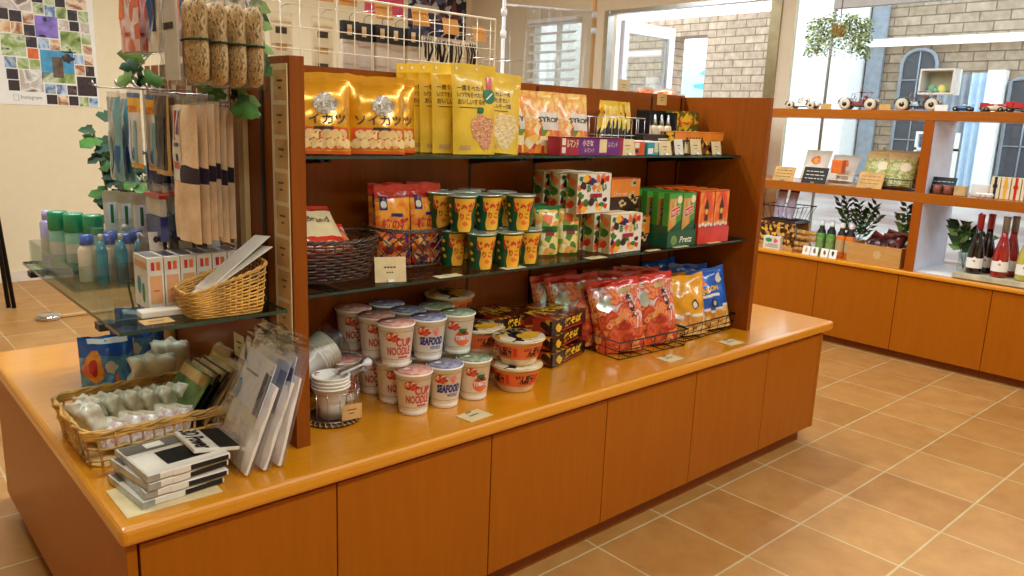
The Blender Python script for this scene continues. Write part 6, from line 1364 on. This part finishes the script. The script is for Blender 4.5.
# hanging plant
t = thing('hanging_plant', 'pale green trailing plant in a hanging pot by the window', 'hanging plant', (4.22, .965, 1.645)); rr = random.Random(8)
MB().lathe([(.025, .08), (.038, .09), (.045, .14), (.046, .145), (.03, .145), (0, .135)], 'crate_wood', 20).build('pot', t); MB().tube([(0, 0, .17), (0, 0, H-1.66)], .003, 'stem', 5).build('cord', t)
m = MB()
for k in range(2200):
    a = rr.uniform(0, 6.28); q = rr.random(); r = .02+.165*math.sqrt(rr.random()); z = .215-.05*(r/.18)**2-.20*rr.random()*(.35+.65*min(1, r/.1)); p = Vector((r*cos(a)*.9, r*sin(a), z+.02*noise.noise(Vector((a*2, r*9, 0))))); d = Vector((cos(a), sin(a), rr.uniform(-1, .3))).normalized(); n_ = Vector((rr.uniform(-1, 0), rr.uniform(-1, 1), rr.uniform(-.2, 1))).normalized(); s_ = d.cross(n_).normalized()*.006
    m.add([p-d*.008, p+s_, p+d*.010, p-s_], [(0, 1, 2, 3)], ('leaf_pale', 'leaf_light', 'leaf_pale', 'leaf')[k % 4])
for k in range(26): a = k*.7; r = .10+.06*(k % 3)/2; m.tube([(.05*cos(a), .05*sin(a), .17), (r*.8*cos(a), r*.8*sin(a), .16), (r*cos(a), r*sin(a), .04+.02*(k % 4))], .001, 'stem', 4)
m.build('foliage', t, kind='stuff')
# white cube display box on the glazing
t = thing('display_cube', 'open white wall cube with small coloured balls in front of the brick wall', 'display cube', (XW+.055-.11, .48, 1.415)); w, h, d = .092, .14, .108
MB().box(0, -w, 0, d, w, .010, 'white').box(0, -w, h-.01, d, w, h, 'white').box(0, -w, .01, d, -w+.01, h-.01, 'white').box(0, w-.01, .01, d, w, h-.01, 'white').box(d-.004, -w+.01, .01, d, w-.01, h-.01, 'box_cream').build('frame', t)
plain('ball_green', (130, 190, 150), .5); plain('ball_yellow', (236, 226, 130), .5)
def ball(r): return [(r*sin(pi*k/10), r-r*cos(pi*k/10)) for k in range(11)]
for y, mm, q in ((.515, 'ball_green', 'green'), (.462, 'ball_yellow', 'yellow')): tag(MB().lathe(ball(.023), mm, 16, axis=TR(XW+.055-.06, y, 1.4255)).build('ball'), f'small {q} ball inside the white wall cube', 'ball')
tag(MB().lathe(ball(.014), 'ball_green', 14, axis=TR(XW-.02, .49, 1.4255)).build('ball'), 'tiny pale ball between the green and yellow ones in the wall cube', 'ball')
# middle shelf: packets in wire baskets, cards
art('art_tea', [(170, 160, 70), (120, 130, 50), (210, 200, 130), (90, 100, 40)], 60, 'noise', .5, .1); plain('kraft', (190, 158, 104), .7, var=.08); plain('olive_film', (176, 160, 60), .35, coat=.4)
wire_basket('wire_basket', 'black wire basket of kraft snack bags on the middle wall shelf', (XF+.16, .50, Bw_), .20, .27, .055, 0, 'black_metal', .0016, 4, 6)
wire_basket('wire_basket', 'white wire basket on the middle wall shelf behind the chalkboard card', (XF+.16, .84, Bw_), .19, .28, .055, 0, 'white_wire', .0016, 4, 6)
S = bag_fn(.15, .20, .05, .07, .8, .003, 161); b, s = bag(S, lambda u, v: 'art_tea' if v < .78 else 'kraft', 'kraft', .07, seal_m='kraft'); b.disc(offs(S, .0015), .35, .55, .4, .13, 'box_cream', 16, 2)
kb = make('snack_bag', '', 'snack bag', [('pouch', b), ('top_seal', s)], (0, 0, 0), 0, 'kraft snack bags on the wall shelf')
for k, (x, y, z, tl, rz, q) in enumerate(((XF+.09, .565, .012, -24, -82, 'left one in front in the black wire basket'), (XF+.09, .445, .012, -26, -78, 'right one in front in the black wire basket'), (XF+.16, .56, .014, -18, -86, 'left one behind in the black wire basket'), (XF+.16, .44, .014, -18, -84, 'right one behind in the black wire basket'))):
    if k == 0: kb.location = (x, y, Bw_+z); kb.rotation_euler = (radians(tl), 0, radians(rz)); kb['label'] = 'kraft and olive snack bag, '+q
    else: dup(kb, 'kraft and olive snack bag, '+q, (x, y, Bw_+z), rot=(radians(tl), 0, radians(rz)))
S = bag_fn(.15, .19, .04, .07, .8, .003, 165); b, s = bag(S, 'off_white', 'off_white', .07); b.disc(offs(S, .0015), .0, .62, .4, .14, 'print_orange', 16, 2, .4, 1); b.disc(offs(S, .0022), 0, .62, .25, .09, 'cup_panel', 12, 1, .4, 2); b.rect(offs(S, .0015), -.6, .15, .5, .35, 'box_cream', 4, 2)
wb = make('snack_bag', 'white bag with an orange picture leaning at the left of the middle wall shelf', 'snack bag', [('pouch', b), ('top_seal', s)], (XF+.14, .955, Bw_+.012), rot=(radians(-26), 0, radians(-84)))
dup(wb, 'white bag with an orange picture lying back beside the chalkboard card', (XF+.16, .80, Bw_+.012), rot=(radians(-38), 0, radians(-80)))
tag(MB().box(0, 0, 0, .05, .06, .075, 'pic_orange').xf(TR(XF+.09, .76, Bw_+.0625)).build('snack_box', bev=.002), 'small orange box perched in the white wire basket above the chalkboard', 'box')
def board(y, w, h, m_, label, ink, x=XF+.02, lean=-20, name='sign_card'):
    t = thing(name, label, 'sign', (x, y, Bw_), rot=(radians(lean), 0, RZF)); m = MB().box(-w/2, 0, 0, w/2, .003, h, m_); rr = random.Random(int(y*100))
    for q in range(3):
        x0 = -w*.38
        while x0 < w*.34: l_ = rr.uniform(.08, .2)*w; m.rect(lambda u, v: Vector((u, -.0005, v)), x0, h*(.72-.22*q), min(x0+l_, w*.4), h*(.76-.22*q), ink, 1, 1); x0 += l_+w*.04
    m.build('board', t); MB().box(-.012, -.008, 0, .012, .02, .006, 'brass_steel').build('stand', t)
board(1.075, .13, .085, 'card_tan', 'tan handwritten sign at the left end of the middle wall shelf', 'ink')
board(.885, .145, .095, 'ink_black', 'black chalkboard sign with white writing on the middle wall shelf', 'off_white')
board(.565, .135, .09, 'card_tan', 'tan wooden sign with red brown writing before the kraft bags', 'leather')
board(.215, .125, .09, 'ink_black', 'black sign with pale green writing right of the upright', 'bottle_teal', XF+.06)
# little mugs and packs right of the post
for k, (x, y) in enumerate(((XF+.05, .225), (XF+.05, .175))): make('mug', 'small brown mug on the middle wall shelf, %s' % ('nearest the upright' if k == 0 else 'in front of the black sign'), 'mug', [('cup', MB().lathe([(.016, 0), (.02, .003), (.022, .045), (.020, .046), (.018, .006), (0, .005)], 'leather', 18)), ('handle', MB().tube([(.0, -.021-.014*sin(pi*q/6), .01+.028*q/6) for q in range(7)], .003, 'leather', 5))], (x, y, Bw_+.0005))
tag(MB().box(XF+.04, .09, Bw_, XF+.08, .145, Bw_+.05, 'kraft').build('gift_box', bev=.003), 'small tan gift box right of the brown mugs', 'box')
tag(MB().box(XF+.14, .02, Bw_, XF+.20, .10, Bw_+.06, 'paper_white').build('gift_box', bev=.002), 'white box at the back of the shelf right of the black sign', 'box')
t0 = None
for k in range(4):
    q = ['leftmost', 'second', 'third', 'rightmost'][k]; t = thing('ribbon_box', f'tall cream box with a vertical ribbon on the wall shelf, {q} of four', 'box', (XF+.10, .0-.045*k, Bw_)); t['group'] = 'cream ribbon boxes'
    MB().box(0, -.04, 0, .05, 0, .105, 'box_cream').build('carton', t); MB().box(-.001, -.026, 0, .0, -.014, .1055, ['ink_black', 'cup_panel', 'label_red', 'smoke'][k]).build('ribbon', t); MB().disc(lambda u, v: Vector((-.0015, -.02+u, .06+v)), 0, 0, .011, .013, ['ink_black', 'cup_panel', 'label_red', 'smoke'][k], 12, 1).build('seal', t)
for k, y in enumerate((.03, .005, -.02)): make('paper_flower', 'small white paper flower on the wall shelf, %s of three' % ['left', 'middle', 'right'][k], 'ornament', [('petals', MB().lathe([(.004, 0), (.014, .006), (.018, .018), (.012, .024), (0, .018)], 'paper_white', 9, smooth=False))], (XF+.045, y, Bw_+.0005))
# lower left niche
wire_basket('wire_basket', 'black wire basket of lilac packets on the left of the lower niche', (XF+.14, 1.09, .66), .16, .20, .085, 0, 'black_metal', .002, 4, 4, (0.02, 1), .03)
t = thing('basket_stand', 'brown wooden box stand carrying the black wire basket of lilac packets', 'stand', (XF+.14, 1.09, Fl)); MB().box(-.09, -.11, 0, .09, .11, .02, 'crate_wood').box(-.09, -.11, .02, -.075, .11, .16, 'art_choc').box(.075, -.11, .02, .09, .11, .16, 'crate_wood').box(-.09, -.11, .16, .09, .11, .1715, 'choco').build('body', t)
S = bag_fn(.06, .19, .03, .08, .9, .003, 171); plain('film_lilac', (200, 186, 214), .3, coat=.4, var=.1); b, s = bag(S, lambda u, v: 'purple' if v > .85 else 'film_lilac', 'film_lilac', .08, seal_m='purple')
lp = make('snack_pouch', 'lilac and white slim pouch in the black wire basket, left one', 'snack pouch', [('pouch', b), ('top_seal', s)], (XF+.12, 1.135, .668), rot=(radians(-14), 0, RZF), group='lilac pouches'); dup(lp, 'lilac and white slim pouch in the black wire basket, right one', (XF+.12, 1.07, .668), rot=(radians(-14), radians(4), RZF))
art('art_biscuit', [(226, 176, 90), (200, 140, 60), (240, 204, 130)], 30, 'noise', .5, .1)
t = thing('snack_bag', 'clear bags of round golden biscuits piled on the wall worktop', 'biscuits', (XF+.08, .96, Fl)); m = MB()
for k in range(8): m.lathe([(0, 0), (.017, .002), (.021, .014), (.017, .026), (0, .029)], 'art_biscuit', 16, axis=TR(.01*(k % 2), -.055+.032*(k % 4), .001+.031*(k//4)))
MB.build(m, 'biscuit', t, kind='stuff'); MB().box(-.026, -.082, 0, .036, .068, .066, 'film').build('clear_wrap', t)
t = thing('snack_bag', 'upper clear bag of round golden biscuits on top of the other', 'biscuits', (XF+.09, .93, Fl+.068)); m = MB()
for k in range(8): m.lathe([(0, 0), (.017, .002), (.021, .014), (.017, .026), (0, .029)], 'art_biscuit', 16, axis=TR(.01*(k % 2), -.055+.032*(k % 4), .001+.031*(k//4)))
m.build('biscuit', t, kind='stuff'); MB().box(-.026, -.082, 0, .036, .068, .066, 'film').build('clear_wrap', t)
m = MB().box(0, -.055, 0, .03, .055, .075, 'off_white'); m.disc(lambda u, v: Vector((-.0006, u, v)), .02, .052, .022, .013, 'cap_green', 16, 1); m.disc(lambda u, v: Vector((-.0006, u, v)), -.025, .05, .014, .012, 'pink_paper', 12, 1, .5, 1)
for k in range(4): m.rect(lambda u, v: Vector((-.0006, u, v)), -.045, .01+.006*k, .04-.02*(k == 3), .012+.006*k, 'smoke', 1, 1)
tag(m.xf(TR(XF+.02, 1.10, Fl)).build('biscuit_box'), 'white box with a green oval on the left end of the wall worktop', 'box')
# dressing bottles
plain('juice_green', (90, 150, 60), .15, coat=.8, var=.1); plain('juice_orange', (220, 120, 40), .15, coat=.8, var=.1)
def dress(mj): return [('bottle', MB().lathe([(.024, 0), (.027, .004), (.027, .10), (.022, .118), (.013, .132), (.012, .150)], mj, 24)), ('cap', MB().lathe([(.0135, .150), (.014, .151), (.014, .172), (0, .173)], 'white', 20)), ('neck_label', MB().lathe([(.0245, .112), (.0228, .120), (.0145, .133), (.013, .146)], 'ink_black', 24, cap=False)), ('label', MB().surf(lambda u, v: Vector((.0275*cos(u), .0275*sin(u), .03+.06*v)), 16, 2, 'kraft' if mj == 'juice_orange' else 'leaf_light', pi-1.1, pi+1.1))]
dg = make('dressing_bottle', 'green dressing bottle with a white cap, left one on the wall worktop', 'bottle', dress('juice_green'), (XF+.10, .835, Fl), 0, 'dressing bottles'); dup(dg, 'green dressing bottle with a white cap, right one on the wall worktop', (XF+.10, .775, Fl)); dup(dg, 'green dressing bottle behind the left green one', (XF+.17, .81, Fl))
do = make('dressing_bottle', 'orange dressing bottle with a white cap, left one on the wall worktop', 'bottle', dress('juice_orange'), (XF+.10, .715, Fl), 0, 'dressing bottles'); dup(do, 'orange dressing bottle with a white cap, right one beside the crate', (XF+.10, .662, Fl)); dup(do, 'orange dressing bottle behind the left orange one', (XF+.17, .70, Fl))
for k, (y, q) in enumerate(((.875, 'leftmost'), (.825, 'second'), (.765, 'third'), (.715, 'rightmost'))): t = thing('label_card', f'small cream picture card before the dressing bottles, {q} of four', 'card', (XF+.014, y, Fl), rot=(radians(-12), 0, RZF)); MB().box(-.022, 0, 0, .022, .002, .05, 'paper_white').disc(lambda u, v: Vector((u, -.0006, .028+v)), 0, 0, .008, .014, ['card_tan', 'smoke', 'leather', 'ink'][k], 10, 1, .6, k).build('card', t)
for o in list(COL.objects):
    if o.name.startswith('dressing_bottle'): o.scale = (1.0, 1.0, 1.14)
# wooden crate with brown packs
t = thing('wooden_crate', 'pale wooden crate with a round mark beside the dressing bottles', 'crate', (XF+.03, .495, Fl)); m = MB().box(0, -.145, 0, .012, .145, .105, 'crate_wood').box(.17, -.145, 0, .182, .145, .105, 'crate_wood').box(.012, -.145, 0, .17, -.133, .105, 'crate_wood').box(.012, .133, 0, .17, .145, .105, 'crate_wood').box(.012, -.133, 0, .17, .133, .01, 'crate_wood').build('crate', t); MB().disc(lambda u, v: Vector((-.0008, u-.02, .055+v)), 0, 0, .022, .022, 'pale_wood', 20, 1).build('round_mark', t)
S = bag_fn(.12, .15, .04, .08, .8, .005, 181); art('art_brownpack', [(70, 30, 24), (120, 40, 30), (40, 20, 18), (226, 150, 60), (90, 40, 30)], 40); b, s = bag(S, 'art_brownpack', 'choco', .08, seal_m='leather')
cp = make('snack_bag', 'brown snack pack lying in the wooden crate, left one', 'snack bag', [('pouch', b), ('top_seal', s)], (XF+.09, .56, Fl+.04), rot=(radians(-40), radians(25), RZF), group='brown packs in the crate'); dup(cp, 'brown and red snack pack standing highest in the wooden crate, right one', (XF+.10, .44, Fl+.045), rot=(radians(-35), radians(-8), RZF)); dup(cp, 'brown snack pack at the back of the wooden crate', (XF+.15, .47, Fl+.04), rot=(radians(-25), radians(10), RZF))
# plants in the niche
def branchy(name, label, loc, n, h, sp, sz, mats, seed, vase=True, narrow=.35):
    t = thing(name, label, 'plant', loc); rr = random.Random(seed)
    if vase: MB().lathe([(.03, 0), (.032, .005), (.028, .07), (.034, .10), (.031, .10), (.025, .07), (0, .008)], 'glass_sheet', 24).build('vase', t)
    st = MB(); m = MB()
    for k in range(n):
        a = k*2.4; top_ = Vector((sp*cos(a)*.5*rr.uniform(.4, 1), sp*sin(a)*rr.uniform(.5, 1), h*rr.uniform(.75, 1))); pts = [Vector((0, 0, .01)).lerp(top_, s/5)+Vector((0, 0, .25*h*(s/5)*(1-s/5))) for s in range(6)]; st.tube(pts, .0018, 'stem', 5)
        for q in range(12):
            s = .35+.65*q/11; i = min(int(s*5), 4); p = pts[i].lerp(pts[i+1], s*5-i); sd = 1 if q % 2 else -1
            ax = (pts[i+1]-pts[i]).normalized(); d = (Vector((rr.uniform(-.5, .3), sd, rr.uniform(-.2, .6)))+ax*.6).normalized(); n_ = Vector((-1, 0, .5)).normalized(); s_ = d.cross(n_).normalized()*sz*narrow*.5
            m.add([p, p+d*sz*.4+s_, p+d*sz, p+d*sz*.4-s_], [(0, 1, 2, 3)], mats[q % len(mats)], False)
    st.build('stem', t); m.build('foliage', t)
branchy('fern', 'deep green fern in a glass vase in the lower left niche', (XF+.28, .72, Fl), 8, .31, .17, .055, ('leaf_dark', 'leaf', 'leaf'), 3)
branchy('leafy_branch', 'green leafy branch in a glass vase behind the wooden crate', (XF+.31, .43, Fl), 5, .31, .11, .05, ('leaf', 'leaf_light'), 5, narrow=.5)
branchy('leafy_branch', 'fresh green leafy branch in a glass vase beside the wine bottles', (XF+.27, .12, Fw), 4, .25, .12, .07, ('leaf', 'leaf_light', 'leaf_dark'), 7, narrow=.55)
# wine bottles on a stone slab
plain('stone', (190, 180, 150), .7, var=.12, bump=.4, bscale=40); tag(MB().box(XF+.015, -.62, Fw, XF+.20, .085, Fw+.028, 'stone').build('stone_slab', bev=.003), 'pale stone slab under the wine bottles in the white niche', 'slab')
plain('wine_dark', (22, 12, 12), .08, coat=1, var=.2); plain('wine_rose', (150, 26, 24), .08, coat=1, var=.15); plain('wine_white', (190, 180, 80), .08, coat=1); plain('foil_red', (176, 30, 34), .3, coat=.4); plain('foil_grey', (150, 140, 130), .35, metal=.3)
def wine(mg, mf): 
    b = MB().lathe([(.030, 0), (.036, .003), (.0375, .012), (.0375, .095), (.034, .125), (.024, .165), (.0155, .20), (.0145, .225)], mg, 32); f = MB().lathe([(.0158, .222), (.0158, .285), (.0165, .286), (.0165, .297), (0, .298)], mf, 24)
    l = MB().surf(lambda u, v: Vector((.038*cos(u), .038*sin(u), .030+.05*v+.008*(v > .9)*max(0, 1-abs(u-pi)*4))), 22, 8, 'paper_white', pi-1.25, pi+1.25); l.disc(lambda u, v: Vector((.0385*cos(pi+u), .0385*sin(pi+u), .066+v)), 0, 0, .18, .006, 'card_tan', 10, 1)
    return [('bottle', b), ('capsule', f), ('label', l)]
ws = Fw+.0284
wn = make('wine_bottle', 'dark wine bottle with a red capsule, front left on the stone slab', 'wine bottle', wine('wine_dark', 'foil_red'), (XF+.065, .005, ws), .2, 'wine bottles in the niche'); dup(wn, 'dark wine bottle with a red capsule, behind the front left one', (XF+.145, -.018, ws))
wr_ = make('wine_bottle', 'red rose wine bottle with a grey capsule, in front on the stone slab', 'wine bottle', wine('wine_rose', 'foil_grey'), (XF+.065, -.108, ws), .2, 'wine bottles in the niche'); dup(wr_, 'red rose wine bottle with a grey capsule, behind the front one', (XF+.145, -.125, ws))
make('wine_bottle', 'white wine bottle at the right edge of the picture on the stone slab', 'wine bottle', wine('wine_white', 'foil_grey'), (XF+.065, -.215, ws), .2, 'wine bottles in the niche')
for y, q in ((.225, 'at its left end'),): tag(MB().lathe([(.0045, 0), (.0045, .006), (0, .007)], 'black', 12, axis=TR(XF+.4125, y-.11, .79, 0, -pi/2)).build('screw_cap'), 'small dark round screw cap high on the white niche back', 'cap')
